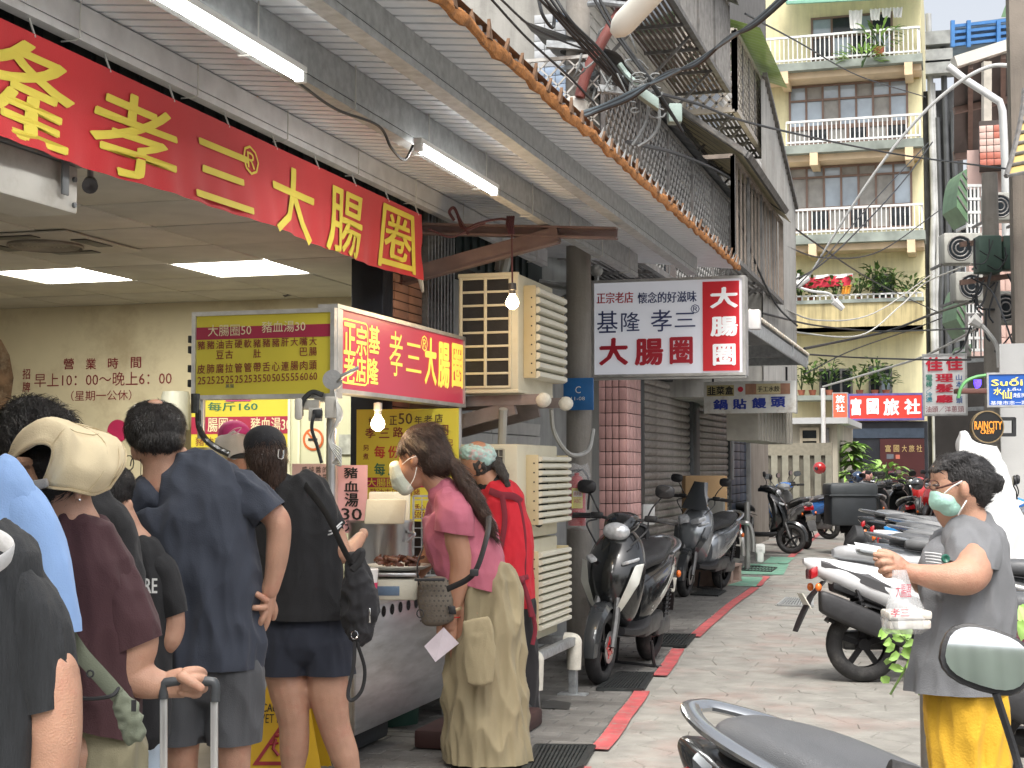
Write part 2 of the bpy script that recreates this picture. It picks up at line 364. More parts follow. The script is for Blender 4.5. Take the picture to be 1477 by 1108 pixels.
# painted kerb line
def ribbon(seg, w, z, m, name, parent):
    b = MB(); vs = []
    for k, p in enumerate(seg):
        t = seg[min(k+1, len(seg)-1)]-seg[max(k-1, 0)]; n = V((t.y, -t.x, 0)).normalized(); vs += [V((p.x, p.y, z))-n*w/2, V((p.x, p.y, z))+n*w/2]
    b.add(vs, [(2*k, 2*k+1, 2*k+3, 2*k+2) for k in range(len(seg)-1)]); return b.build(name, m, parent)
def cuts(y0, y1, n=6): return [V((rx(y0+(y1-y0)*k/n)+rnd.uniform(-.006, .006), y0+(y1-y0)*k/n, 0)) for k in range(n+1)]
yz = lambda x, y: PZ(x, y, 0).y
for a, b_ in ((4.3, yz(850,1108)), (yz(869,1083), yz(927,998)), (yz(953,976), yz(979,937)), (yz(1000,919), yz(1091,848)), (yz(1091,846), yz(1105,832)), (yz(1110,827), yz(1128,815)), (yz(1135,808), 33)):
    ribbon(cuts(a, b_), .10, .0075, red_line, 'painted_line', lane)
iron = mat('grate_iron', (.05, .055, .055), .55, .6, .25, 20, .2, 90)
pitm = mat('drain_dark', (.012, .012, .012), .9, 0, 0, 5, 0)
def grate(q, nb, label, nc=2):
    q = [PZ(x, y, 0) for x, y in q]; c = sum(q, V())/4; t = thing('drain_grate', label, 'drain grate', (c.x, c.y, .004), group='drain grates along the red line')
    L = lambda u, v, z: V(((q[0]*(1-u)+q[1]*u)*(1-v)+(q[3]*(1-u)+q[2]*u)*v).to_tuple()[:2]+(z,))
    b = MB(); b.add([L(-.02,-.03,.004), L(1.02,-.03,.004), L(1.02,1.03,.004), L(-.02,1.03,.004)], [(0,1,2,3)]); b.build('pit', pitm, t)
    b = MB()
    for k in range(nb+1): b.bar(L(k/nb, 0, .013), L(k/nb, 1, .013), .012, .012)
    for k in range(nc+1): b.bar(L(0, k/nc, .011), L(1, k/nc, .011), .012, .01)
    b.build('grille_bars', iron, t)
    b = MB()
    for u0, v0, u1, v1 in ((0,0,1,0),(1,0,1,1),(1,1,0,1),(0,1,0,0)): b.bar(L(u0,v0,.012), L(u1,v1,.012), .025, .018)
    b.build('frame', iron, t)
grate([(862,997),(926,998),(941,974),(893,973)], 13, 'black iron drain grate in the pavement beside the front wheel of the black scooter', 4)
grate([(931,932),(988,934),(1002,918),(947,917)], 12, 'black iron drain grate in front of the bench with the wooden slat', 3)
grate([(997,859),(1034,861),(1046,854),(1014,852)], 10, 'small drain grate beside the wooden pallet under the grey scooter', 2)
grate([(742,1140),(838,1110),(856,1080),(775,1079)], 14, 'drain grate nearest the photographer, by the feet of the woman in khaki', 4)
grate([(1066,824),(1112,826),(1120,820),(1080,818)], 9, 'drain grate inside the green painted patch past the pallet', 2)
wht_iron = mat('pale_iron', (.42,.43,.43), .6, .5, .1, 20, .1)
iron_d, iron = iron, wht_iron
grate([(1122,874),(1172,876),(1172,866),(1134,864)], 12, 'pale metal drain cover out in the middle of the lane', 3)
iron = iron_d
for k, q in enumerate((((1040,844),(1090,846),(1101,833),(1056,831)), ((1060,828),(1130,829),(1138,814),(1078,813)), ((1100,812),(1136,813),(1147,804),(1112,803)))):
    b = MB(); b.add([PZ(x, y, .0085) for x, y in q], [(0,1,2,3)]); b.build('green_patch', green_paint, lane)
b = MB(); q = [PZ(x, y, .0085) for x, y in ((781,1021),(820,1023),(824,1014),(800,1010),(782,1012))]; b.add(q, [tuple(range(5))]); b.build('wet_patch', mat('wet_stain', (.045,.043,.04), .3, 0, .2, 20, 0), pavement)
# ================================================================== food shop on the left
shop = thing('food_shop', 'open fronted street food shop with cream walls and tiled ceiling behind the stall', 'shop', (-3.15, 4, 0))
cream_wall = mat('cream_wall', (.66, .60, .42), .55, 0, .06, 3, .05, 30, dirt=(.3,.22,.12), dirt_amt=.45, dirt_scale=1.6)
ceil_m = mat('ceiling_tile', (.52, .505, .45), .8, 0, .08, 6, .1, 80, rnd=.06)
darkw = mat('dark_cladding', (.035, .05, .05), .5, .3, .25, 6, .2, 40)
WY = 9.6; CZ = PY(100, 443, WY).z
b = MB(); b.box((-9, WY, 0), (-3.16, WY+.12, CZ+.3)); b.build('back_wall', cream_wall, shop)
b = MB(); b.box((-9.15, -1, 0), (-9, WY+.12, CZ+.3)); b.build('side_wall', cream_wall, shop)
b = MB(); b.box((-9, -1, -.004), (-3.15, WY, .004)); b.build('shop_floor', mat('shop_floor', (.16,.14,.12), .5), shop)
b = MB(); b.box((-9, -1, CZ+.05), (-3.15, WY, CZ+.14)); b.build('ceiling_void', mat('void', (.04,.04,.04), .9), shop)
lightm = mat('panel_light', (1, .97, .88), .5, 0, 0, 5, 0, emit=5)
T = .62; lp1 = PZ(350, 379, CZ); lp2 = PZ(10, 398, CZ)
for i in range(10):
    for j in range(10):
        x0 = -3.2-(i+1)*T; y0 = WY-(j+1)*T; cx, cy = x0+T/2, y0+T/2
        lit = None
        for lpc in (lp1, lp2):
            if abs(cx-lpc.x) < T/2 and abs(cy-lpc.y) < T/2: lit = lpc
        if i > 8: continue
        b = MB(); b.bbox((x0+.008, y0+.008, CZ+rnd.uniform(0, .004)), (x0+T-.008, y0+T-.008, CZ+.04), .004)
        if lit is not None:
            b.build('light_panel', lightm, shop)
            la = bpy.data.lights.new('ceiling_lamp', 'AREA'); la.size = .55; la.energy = 18; la.color = (1, .93, .8)
            lo = bpy.data.objects.new('ceiling_lamp', la); COL.objects.link(lo); lo.location = (cx, cy, CZ-.03)
        else: b.build('ceiling_panel', ceil_m, shop)
la = bpy.data.lights.new('ceiling_lamp', 'AREA'); la.size = .55; la.energy = 18; la.color = (1, .93, .8)
lo = bpy.data.objects.new('ceiling_lamp', la); COL.objects.link(lo); lo.location = (-5.5, 3.4, CZ-.03)
# writing on the shop wall
fw = Face((-9, WY-.001, 0), (1, 0, 0)); maroon = mat('maroon_print', (.22, .03, .035), .6, 0, .05, 5, 0)
fw.text([('營', 92,517,107,533), ('業', 124,517,139,533), ('時', 156,516,171,532), ('間', 189,515,204,531),
         ('早上10：00～晚上6：00', 50,537,248,557), ('（星期一公休）', 103,563,190,578), ('招', 33,532,44,547), ('牌', 33,551,44,566), ('上', 33,571,44,580)], maroon, shop, bold=.018)
pst = mat('food_print', (.25,.16,.10), .5, 0, .7, 9, .1, 30, dirt=(.55,.45,.33), dirt_amt=.9, dirt_scale=5)
b = MB(); b.add([fw.at(*fw.uv(x, y), .003) for x, y in ((-40,480),(2,490),(14,512),(20,545),(16,575),(4,590),(-40,600))], [tuple(range(7))]); b.build('food_picture', pst, shop)
b = MB(); c = fw.at(*fw.uv(170, 622), .004); b.lathe([(0, .001), (0, .085), (.002, .085)], c, (0, -1, 0), 28); stk = b.build('pink_sticker', mat('pink_sticker', (.55,.03,.12), .4), shop)
# fascia wall over the opening, columns, wall up to the pink pillar
b = MB(); b.box((-3.3, -1, CZ+.14), (-3.15, 11.3, 3.6)); fas = b.build('upper_wall', darkw, shop)
b = MB()
for k in range(70): b.box((-3.15, -.9+k*.17, CZ+.16), (-3.13, -.9+k*.17+.05, 3.1))
b.build('cladding_ribs', darkw, fas, kind='stuff')
b = MB(); c0 = PX(552, 500, -3.15); b.bbox((-3.32, c0.y-.07, 0), (-3.12, c0.y+.09, 2.62), .01); b.build('steel_column', mat('column_navy', (.02,.025,.035), .4, .3), shop)
tanb = mat('tan_brick', (.40,.22,.15), .6, 0, .15, 9, .2, 60, rnd=.12); 
y0 = c0.y+.1; bp_ = bpy.data.objects.new('brick_pillar', None); COL.objects.link(bp_); WM['brick_pillar'] = WM[shop.name].copy(); bp_.parent = shop
b = MB(); b.box((-3.36, y0+.01, 0), (-3.13, y0+.48, 2.62)); b.build('core', mat('mortar', (.08,.06,.055), .9), bp_)
for k in range(25):
    for j in range(2):
        z0 = 1.35+k*.052; q = y0+.012+j*.235+(.0 if k % 2 else 0)
        if z0 > 2.6: continue
        b = MB(); b.bbox((-3.13, q, z0), (-3.12, q+.225, z0+.046), .003); b.build('brick', tanb, bp_)
        if j == 0: b = MB(); b.bbox((-3.35, y0-.001, z0), (-3.125, y0+.01, z0+.046), .003); b.build('brick', tanb, bp_)
wallm = mat('pink_wall', (.36, .22, .21), .55, 0, .12, 7, .1, 60, rnd=.08, streak=.2)
grout = mat('grout', (.09, .075, .07), .9)
b = MB(); b.box((-3.4, y0+.5, 0), (-3.17, 12.6, 3.6)); b.build('side_wall', mat('pale_siding', (.30,.31,.30), .6, 0, .15, 5, .1, streak=.3), shop)
slat = MB(); slat.obox((0,0,0), (.008,0,0), (0,.62,0), (.004,0,.045)); slm = slat.mesh('siding_board', mat('siding_board', (.42,.42,.40), .55, 0, .1, 8, .05, rnd=.06))
for k in range(11):
    for j in range(2): inst('siding_board', slm, Matrix.Translation((-3.155, 9.35+j*1.25, .7+k*.1)), shop)
b = MB()
for k in range(9): b.box((-3.16, y0+.52+k*.06, 2.1), (-3.10, y0+.54+k*.06, 3.2))
b.build('window_bars', galv, shop)
# pink tiled pillar
conc_f = mat('frontage_grey', (.25,.25,.24), .7, 0, .15, 3, .1, streak=.3)
pp = thing('tiled_pillar', 'pink tiled pillar beside the roller shutters', 'pillar', (-2.9, 12.4, 0))
pr = PY(903, 700, 12.3).x; pl = PY(864, 700, 12.3).x; pm = PY(900, 700, 12.3).x
b = MB(); b.box((pl+.01, 12.31, 0), (pr-.01, 12.9, 2.55)); b.build('core', grout, pp)
pink = mat('pink_tile', (.52, .30, .28), .4, 0, .1, 10, .05, 60, rnd=.1, dirt=(.25,.17,.15), dirt_amt=.4, dirt_scale=3)
tw = (pr-pl)/4; tm = MB(); tm.bbox((.003, -.008, .003), (tw-.003, .006, .107), .003); tme = tm.mesh('tile', pink)
ts = MB(); ts.bbox((-.006, .003, .003), (.008, .142, .107), .003); tse = ts.mesh('tile', pink)
for k in range(23):
    for i in range(4):
        inst('tile', tme, Matrix.Translation((pl+i*tw, 12.3+(0 if i < 2 else .0), k*.11)), pp)
    for i in range(4): inst('tile', tse, Matrix.Translation((pr, 12.31+i*.145, k*.11)), pp)
b = MB(); b.box((-3.9, 12.9, 0), (-3.62, 17.8, 3.0)); b.build('side_wall', conc_f, shop)
# roller shutters
sh = thing('shutter_front', 'closed brown roller shutters in two bays with a grey post between them', 'shutter', (-2.9, 15, 0))
SX = -3.5
ya = PX(928, 700, SX).y; yb = PX(997, 700, SX).y; yc = PX(1007, 700, SX).y; yd = PX(1052, 700, SX).y
slm_ = mat('shutter_brown', (.38, .35, .33), .42, .25, .2, 10, .1, 60, dirt=(.12,.07,.04), dirt_amt=.6, dirt_scale=3, rnd=.06)
for (u, v) in ((ya, yb), (yc, yd)):
    s_ = MB(); n = 6
    prof = [(.0, 0), (.018, .012), (.028, .035), (.028, .06), (.018, .08), (0, .092)]
    s_.loft([[V((0+p, q, z)) for p, z in prof]+[V((-.01, q, .092)), V((-.01, q, 0))] for q in (u, v)]); sme = s_.mesh('slat', slm_)
    for k in range(26): inst('slat', sme, Matrix.Translation((SX-.04, 0, .02+k*.095)), sh)
pm_ = mat('post_grey', (.13,.14,.15), .45, .5, .15, 9, .05)
for u, v, w in ((yb, yc, .06), (ya-.22, ya, .05), (yd, yd+.14, .05)):
    b = MB(); b.bbox((SX-.08, u, 0), (SX+w-.03, v, 2.6), .006); b.build('post', pm_, sh)
b = MB(); b.bbox((SX-.2, ya-.3, 2.5), (SX+.02, yd+.2, 3.3), .01); b.build('lintel', mat('lintel', (.07,.075,.08), .6), sh)
# blue tiled pillar beyond
bp2 = thing('blue_tiled_pillar', 'narrow dark blue tiled pillar with a letter plate past the shutters', 'pillar', (SX, yd+.5, 0))
y1 = yd+.15; y2 = PX(1080, 700, SX).y; b = MB(); b.box((SX-.3, y1, 0), (SX-.01, y2, 2.9)); b.build('core', grout, bp2)
bt = mat('blue_tile', (.075, .10, .15), .35, 0, .2, 10, .05, rnd=.2)
tw = (y2-y1)/4; t_ = MB(); t_.bbox((-.008, .006, .006), (.008, tw-.006, .13), .004); te = t_.mesh('tile', bt)
for k in range(20):
    for i in range(4): inst('tile', te, Matrix.Translation((SX-.005, y1+i*tw, k*.138)), bp2)
b = MB(); b.bbox((SX, y1+.05, 1.2), (SX+.025, y1+.2, 2.1), .003); b.build('letter_plate', mat('plate', (.4,.42,.44), .5, .2), bp2)
# ------------------------------------------------------------------ awning 1
aw = thing('awning', 'long corrugated metal awning with a rusty orange eave over the shop and stall', 'awning', (-2.4, 5, 2.7))
roofz = lambda u: 2.745+.1*u
whm = mat('roof_underside', (.72, .75, .79), .5, 0, .05, 2, .05, 30, streak=.12)
AY0, AY1 = 1.2, PX(1062, 390, -1.577).y
rn = .085; y = AY0; npan = 14; w = (AY1-AY0)/npan
for k in range(npan):
    b = MB(); n = int(round(w/rn)); st = w/n; ys = []
    for i in range(n): ys += [(AY0+k*w+i*st, 0), (AY0+k*w+i*st+st*.74, .0), (AY0+k*w+i*st+st*.78, .045), (AY0+k*w+i*st+st*.97, .045)]
    ys.append((AY0+k*w+n*st-.001, 0))
    b.grid([[V((-1.56, yy, roofz(1.56)+zz)) for yy, zz in ys], [V((-3.14, yy, roofz(3.14)+zz)) for yy, zz in ys]], False); b.build('roof_panel', whm, aw)
b = MB(); b.add([(-1.55, AY0, roofz(1.55)+.06), (-3.14, AY0, roofz(3.14)+.06), (-3.14, AY1, roofz(3.14)+.06), (-1.55, AY1, roofz(1.55)+.06)], [(0,3,2,1)]); b.build('roof_top', mat('roof_rust', (.25,.12,.05), .8, 0, .4, 6, .4, 40), aw)
rust = mat('rusty_edge', (.42, .17, .045), .85, 0, .55, 14, .9, 60, dirt=(.10,.055,.03), dirt_amt=.9, dirt_scale=14)
b = MB(); pts = []; rr = []; n = 150
for k in range(n+1):
    yy = AY0+(AY1-AY0)*k/n; pts.append(V((-1.555+rnd.uniform(-.008, .008), yy, roofz(1.56)+.004+rnd.uniform(-.006, .006)))); rr.append((.018+rnd.uniform(0, .012)*(1 if k % 3 else 1.6), .012+rnd.uniform(0, .008)))
b.tube(pts, rr, 7); b.build('eave_edge', rust, aw)
th = MB()
k = 0; yy = AY0+.05
while yy < AY1:
    th.prism([V((-1.55, yy-.022, roofz(1.55)+.01)), V((-1.55, yy+.022, roofz(1.55)+.01)), V((-1.55+rnd.uniform(-.01, .02), yy+rnd.uniform(-.01,.01), roofz(1.55)+.055+rnd.uniform(0, .03)))], (.012, 0, 0)); yy += .19
th.build('rib_ends', mat('rib_end_rust', (.16,.09,.05), .8, 0, .4, 20, .3), aw, kind='stuff')
th = MB(); yy = 6.5
while yy < AY1: th.add([V((-1.545, yy, roofz(1.55)+.02)), V((-1.545, yy+.07, roofz(1.55)+.02)), V((-1.53, yy+.05, roofz(1.55)+.075))], [(0,1,2)]); yy += .16
th.build('pale_flaps', white_p, aw, kind='stuff')
galvb = mat('galvanised_beam', (.36, .375, .38), .5, .2, .2, 24, .12, 140)
def beam(u, z0, z1, m, w=.055, ye=AY1-.55):
    b = MB(); X = -u
    b.box((X-w/2, AY0, z0), (X-w/2+.004, ye, z1)); b.box((X-w/2, AY0, z0-.004), (X+w/2, ye, z0)); b.box((X+w/2-.004, AY0, z0), (X+w/2, ye, z0+.025)); b.box((X+w/2-.006, AY0, z0+.03), (X+w/2-.002, ye, z1-.002))
    return b.build('purlin', m, aw)
beam(1.815, 2.80, 2.925, galvb, .07); beam(2.245, 2.80, 2.965, galvb, .06); beam(2.925, 2.905, 3.03, mat('pale_beam', (.60,.61,.62), .5, .3, .12, 9, .05), .05)
b = MB()
for u, z0, z1 in ((2.245, 2.795, 2.97), (2.925, 2.90, 3.03)):
    for k in range(8): yy = 4.4+k*.83; b.tube([(-u+.04, yy, z1), (-u+.04, yy, z0), (-u+.02, yy, z0-.008), (-u-.035, yy, z0-.008)], .003, 5)
b.build('wire_ties', cable_w, aw, kind='stuff')
brown = mat('bracket_brown', (.17, .12, .115), .5, .2, .2, 9, .1)
BY = 8.1
for yb_, nm in ((BY, 1),):
    l = PY(612, 321, BY); r = PY(890, 330, BY); dy = yb_-BY
    b = MB(); b.bar(V((-3.14, yb_, l.z)), V((r.x, yb_, r.z)), .06, .012); b.bar(V((-3.14, yb_, l.z-.055)), V((r.x, yb_, r.z-.055)), .06, .012); b.bar(V((-3.14, yb_+.01, l.z-.027)), V((r.x, yb_+.01, r.z-.027)), .01, .06)
    d0 = PY(612, 398, BY); d1 = PY(806, 338, BY); b.bar(V((-3.1, yb_, d0.z)), V((d1.x, yb_, d1.z)), .05, .085); b.bar(V((-3.1, yb_, d0.z-.045)), V((d1.x, yb_, d1.z-.045)), .07, .01)
    b.build('bracket', brown, aw)
# fluorescent tubes
tubem = mat('tube_glow', (1, 1, .97), .5, 0, 0, 5, 0, emit=14)
def tube_lamp(y0, y1, label, e):
    u = 2.16; z = 2.775; t = thing('tube_lamp', label, 'lamp', (-u, (y0+y1)/2, z), group='fluorescent tubes under the awning')
    b = MB(); b.tube([(-u, y0+.03, z-.012), (-u, y1-.03, z-.012)], .017, 10); b.build('tube', tubem, t)
    b = MB(); b.bbox((-u-.02, y0, z+.004), (-u+.02, y1, z+.028), .004); b.build('housing', white_p, t)
    b = MB(); b.bbox((-u-.018, y0, z-.03), (-u+.018, y0+.03, z+.004), .004); b.bbox((-u-.018, y1-.03, z-.03), (-u+.018, y1, z+.004), .004); b.build('end_cap', white_p, t)
    la = bpy.data.lights.new('tube_light', 'AREA'); la.shape = 'RECTANGLE'; la.size = .04; la.size_y = y1-y0; la.energy = e; la.color = (1, .98, .93)
    lo = bpy.data.objects.new('tube_light', la); COL.objects.link(lo); lo.location = (-u, (y0+y1)/2, z-.035)
q0 = PX(200, 0, -2.16).y; q1 = PX(436, 138, -2.16).y; q2 = PX(602, 240, -2.16).y; q3 = PX(715, 302, -2.16).y
tube_lamp(q0, q1, 'long lit fluorescent tube under the awning above the red banner', 9)
tube_lamp(q2, q3, 'shorter lit fluorescent tube under the awning, near the brown bracket', 8)
b = MB(); b.tube(crom([(-2.2, q1, 2.77), (-2.21, q1+.4, 2.755), (-2.2, q1+.8, 2.78), (-2.2, q2-.2, 2.72), (-2.2, q2-.05, 2.7), (-2.18, q2, 2.77)]), .006, 5)
setp(b.build('lamp_cable', cable_m), 'thin dark cable sagging between the two fluorescent tubes', 'cable')
# ------------------------------------------------------------------ awning 2 and far frontage
aw2 = thing('awning', 'lower grey awning with a white beaded edge over the dumpling sign', 'awning', (-2.3, 14, 2.5))
X2 = -1.6; ye0 = PX(1080, 452, X2).y; ye1 = PX(1166, 512, X2).y; ze = PX(1120, 480, X2).z
b = MB(); n = 60; ys = [(ye0+(ye1-ye0)*k/n, .02*(k % 2)) for k in range(n+1)]
b.grid([[V((X2, q, ze+zz)) for q, zz in ys], [V((-2.95, q, ze+.28+zz)) for q, zz in ys]], False); b.build('roof_sheet', mat('grey_sheet', (.30,.31,.32), .5, .3, .15, 5, .1), aw2)
b = MB(); b.tube([(X2, ye0+(ye1-ye0)*k/80, ze+.01+.012*(k % 2)) for k in range(81)], .014, 6); b.build('eave_edge', mat('eave_white', (.75,.7,.6), .6, 0, .4, 30, .3, dirt=(.5,.25,.08), dirt_amt=.8, dirt_scale=10), aw2)
b = MB(); b.bbox((X2-.03, ye0, ze-.14), (X2-.01, ye1, ze-.02), .003); b.bbox((X2-.03, ye1-.04, ze-.16), (X2-.01, ye1, ze+.0), .003)
b.box((-2.9, ye1-.05, ze-.1), (X2, ye1, ze+.02)); b.box((-2.9, ye1-1.6, ze-.12), (X2, ye1-1.55, ze)); b.box((-2.3, ye0, ze-.02), (-2.25, ye1, ze+.1)); b.build('frame', galvb, aw2)
# ================================================================== upper storeys on the left
conc = mat('old_concrete', (.42,.41,.38), .8, 0, .12, 3, .3, 30, streak=.35, dirt=(.2,.19,.17), dirt_amt=.5, dirt_scale=2)
whtile = mat('white_tile', (.62,.64,.66), .35, 0, .1, 12, .05, rnd=.1)
gblock = thing('concrete_building', 'bare concrete building end with white and blue tiling behind the utility pole', 'building', (-4, 12.2, 3))
BYY = 12.2
b = MB(); b.box((-6.5, BYY+.02, 2.9), (-3.02, BYY+4, 9)); b.build('wall', conc, gblock)
xa = PY(770, 80, BYY).x; xb = PY(832, 80, BYY).x; tw = .078*BYY/12; tz = .078
t_ = MB(); t_.bbox((.003, -.006, .003), (tw*1.2-.003, .012, tz-.003), .002); te = t_.mesh('tile', whtile)
tb = MB(); tb.bbox((.003, -.006, .003), (tw*1.2-.003, .012, tz-.003), .002); tbe = tb.mesh('tile', mat('blue_white_tile', (.38,.48,.62), .35, 0, .1, 12, .05, rnd=.1))
for i in range(6):
    for k in range(30):
        z = 3.0+k*tz; 
        if xa+i*tw*1.2 < xb: inst('tile', tbe if (38 <= k+18 <= 41 or (k*7+i*3) % 11 == 0) else te, Matrix.Translation((xa+i*tw*1.2, BYY+.01, z)), gblock)
lblock = thing('grey_building', 'grey sided apartment building with caged windows along the left of the lane', 'building', (-3, 17, 3))
FX = -3.0; y0 = 12.25; y1 = PX(1108, 200, FX).y
b = MB(); b.box((-7, y0+.02, 2.6), (FX-.02, y1, 9.5)); b.build('wall', mat('joint_grey', (.16,.155,.15), .8), lblock)
gsid = mat('grey_siding', (.66,.64,.60), .6, 0, .12, 3, .15, 30, rnd=.05, streak=.25, dirt=(.17,.15,.13), dirt_amt=.6, dirt_scale=1.5)
sb = MB(); sb.bbox((FX-.02, y0, .006), (FX, y0+2.6, .108), .004); sbe = sb.mesh('wall_board', gsid)
for j in range(int((y1-y0)/2.6)+1):
    for k in range(36):
        inst('wall_board', sbe, Matrix.Translation((0, j*2.606, 3.3+k*.114+ (.0 if j % 2 else .0))), lblock)
def lattice(mb, O, u, w, W, H, step, r, diag=True, th=None):
    O = V(O); u = V(u); w = V(w)
    def L(a0, b0, a1, b1): mb.bar(O+u*a0+w*b0, O+u*a1+w*b1, r, r, up=u.cross(w))
    if diag:
        k = -H
        while k < W:
            for sgn in (1, -1):
                a0, b0, a1, b1 = k, 0, k+H, H
                if a0 < 0: b0 = -a0; a0 = 0
                if a1 > W: b1 = H-(a1-W); a1 = W
                if a1 > a0+1e-3:
                    if sgn < 0: b0, b1 = H-b0, H-b1
                    L(a0, b0, a1, b1)
            k += step
    else:
        k = 0
        while k <= W+1e-6: L(k, 0, k, H); k += step
    for q in ((0,0,W,0),(0,H,W,H),(0,0,0,H),(W,0,W,H)): 
        mb.bar(O+u*q[0]+w*q[1], O+u*q[2]+w*q[3], r*2.2, r*2.2, up=u.cross(w))
dkwin = mat('dark_window', (.02,.025,.03), .15, 0, .3, 3, 0)
cage_m = mat('cage_dark', (.19,.185,.18), .55, .4, .3, 12, .15, dirt=(.2,.14,.1), dirt_amt=.4, dirt_scale=8)
cage_l = mat('cage_pale', (.50,.49,.46), .5, .2, .15, 12, .1, dirt=(.25,.17,.1), dirt_amt=.5, dirt_scale=8)
def cage(label, xf, y0, y1, z0, z1, front_m, step, r, diag, roof_m, roof_back=.25, drop=.12, over=.12, floor_m=None, posts=5, end_m=None, struts=True):
    t = thing('window_cage', label, 'window cage', (xf, (y0+y1)/2, z0))
    b = MB(); lattice(b, (xf, y0, z0), (0,1,0), (0,0,1), y1-y0, z1-z0, step, r, diag); b.build('front_grille', front_m, t)
    b = MB(); lattice(b, (xf, y0, z0), (-1,0,0), (0,0,1), xf-FX, z1-z0, step, r, diag); b.build('end_grille', end_m or front_m, t)
    b = MB()
    for k in range(posts+1): yy = y0+(y1-y0)*k/posts; b.bar((xf+.01, yy, z0), (xf+.01, yy, z1), .03, .03, up=V((1,0,0)))
    b.bar((xf, y0, z0), (xf, y1, z0), .05, .05); b.bar((xf, y0, z1), (xf, y1, z1), .04, .04)
    for k in range(7): yy = y0+(y1-y0)*k/6; b.bar((xf, yy, z0), (FX, yy, z0), .03, .03)
    for k in range(4 if struts else 0): yy = y0+(y1-y0)*(k+.3)/4; b.bar((xf-.05, yy, z0), (FX, yy, z0-.55), .025, .025)
    b.build('frame', cage_m, t)
    b = MB()
    for k in range(12): xx = FX+(xf-FX)*k/11; b.bar((xx, y0, z0+.02), (xx, y1, z0+.02), .03, .012)
    b.build('floor_slats', floor_m or cage_m, t, kind='stuff')
    b = MB(); n = 40; ys = [(y0-.05+(y1-y0+.1)*k/n, .012*(k % 2)) for k in range(n+1)]
    b.grid([[V((xf+over, q, z1+.0-drop*0+zz)) for q, zz in ys], [V((FX, q, z1+roof_back+zz)) for q, zz in ys]], False); b.build('roof_sheet', roof_m, t)
    b = MB(); b.box((FX+.0, y0+.1, z0+.1), (FX+.02, y1-.1, z1)); b.build('window', dkwin, t)
    return t
dark_roof = mat('dark_roof', (.13,.132,.135), .6, .3, .3, 8, .2)
cx1 = -2.4
cg = cage('long low window cage of diamond mesh with dark roof right above the rusty awning', cx1, PX(868, 200, cx1).y, PX(1051, 300, cx1).y, 3.06, PX(985, 215, cx1).z, mat('cage_grey', (.36,.355,.345), .5, .4, .2, 12, .1), .13, .011, True, dark_roof, .3, end_m=cage_l, struts=False)
b = MB(); b.box((cx1-.02, PX(956, 220, cx1).y, 3.08), (cx1+.02, PX(971, 220, cx1).y, 3.7)); b.build('gate_gap', dkwin, cg)
c2 = cage('upper dark window cage with a rusted underside, jutting out highest on the left', cx1, PX(930, 0, cx1).y-.6, PX(1050, 60, cx1).y, PX(1048, 127, cx1).z, 6.6, mat('cage_mesh', (.30,.29,.28), .55, .4, .25, 10, .2), .075, .02, False, dark_roof, .35, floor_m=mat('rust_under', (.14,.11,.09), .8, .2, .5, 9, .4))
greenp = mat('green_sheet', (.40,.62,.16), .35, 0, .12, 4, .05, alpha=.93)
c3 = cage('window cage of woven pale bars under a bright green plastic roof', cx1, PX(1060, 150, cx1).y, PX(1103, 226, cx1).y, PX(1080, 190, cx1).z, 6.45, mat('cage_wood', (.46,.42,.37), .6, .1, .2, 9, .1), .15, .028, True, greenp, .35, over=.3)
yelp = mat('cream_sheet', (.62,.55,.36), .45, 0, .2, 6, .1)
c4 = cage('lower brown window cage with cream sheet roof next to the corrugated wall', -2.2, PX(1058, 380, -2.2).y, PX(1128, 430, -2.2).y, 3.58, 4.65, mat('cage_brown', (.30,.25,.21), .6, .3, .2, 9, .1), .3, .02, False, yelp, .7, posts=4)
b = MB(); lattice(b, (-2.05, PX(1058, 380, -2.2).y, 4.66), (0,1,0), V((-.95,0,.7)).normalized(), 3.6, 1.1, .45, .03, False); b.build('roof_frame', cage_m, c4)
# corrugated building
cor = thing('corrugated_building', 'tall building clad in weathered grey corrugated sheet before the yellow flats', 'building', (-2.4, 20, 3))
CX = -2.3; pl_ = [PX(1100, 125, CX), PX(1113, 128, CX), PX(1147, 305, CX), PX(1143, 470, CX), PX(1143, 600, CX), PX(1092, 640, CX), PX(1092, 400, CX)]
corm = mat('corrugated', (.44,.43,.41), .55, .3, .12, 4, .1, streak=.3, dirt=(.16,.12,.1), dirt_amt=.4, dirt_scale=2)
ya_, yb_ = pl_[0].y, PX(1146, 300, CX).y
def topz(y):
    pa, pb = PX(1110, 128, CX), PX(1147, 305, CX)
    return pa.z+(pb.z-pa.z)*max(0, (y-pa.y)/(pb.y-pa.y))
b = MB(); n = 44; b.grid([[V((CX+(.022 if k % 2 else -.022), ya_+(yb_-ya_)*k/n, 2.2 if r_ == 0 else topz(ya_+(yb_-ya_)*k/n))) for k in range(n+1)] for r_ in range(2)], False); b.build('cladding', corm, cor)
b = MB(); b.box((-7, ya_+.05, 2.3), (CX-.04, yb_-.02, 5.0)); b.box((-7, y1-1, 2.5), (FX+.1, ya_+.1, 3.6)); b.build('wall', conc, cor)
b = MB(); b.bar((CX+.03, ya_, topz(ya_)), (CX+.03, yb_, topz(yb_)+.0), .06, .06); b.build('roof_edge', cage_m, cor)
lw = MB(); lw.box((-6, y2+.02, 0), (-3.52, PX(1108, 650, -3.52).y, 3.3)); lw.build('lower_wall', mat('tan_concrete', (.33,.30,.26), .75, 0, .15, 2, .2, streak=.35), cor)
b = MB(); cbx = PX(1094, 600, -2.5); dd_ = (PX(1141, 600, -2.5).y-cbx.y)/22; zz1 = PX(1110, 637, -2.5).z
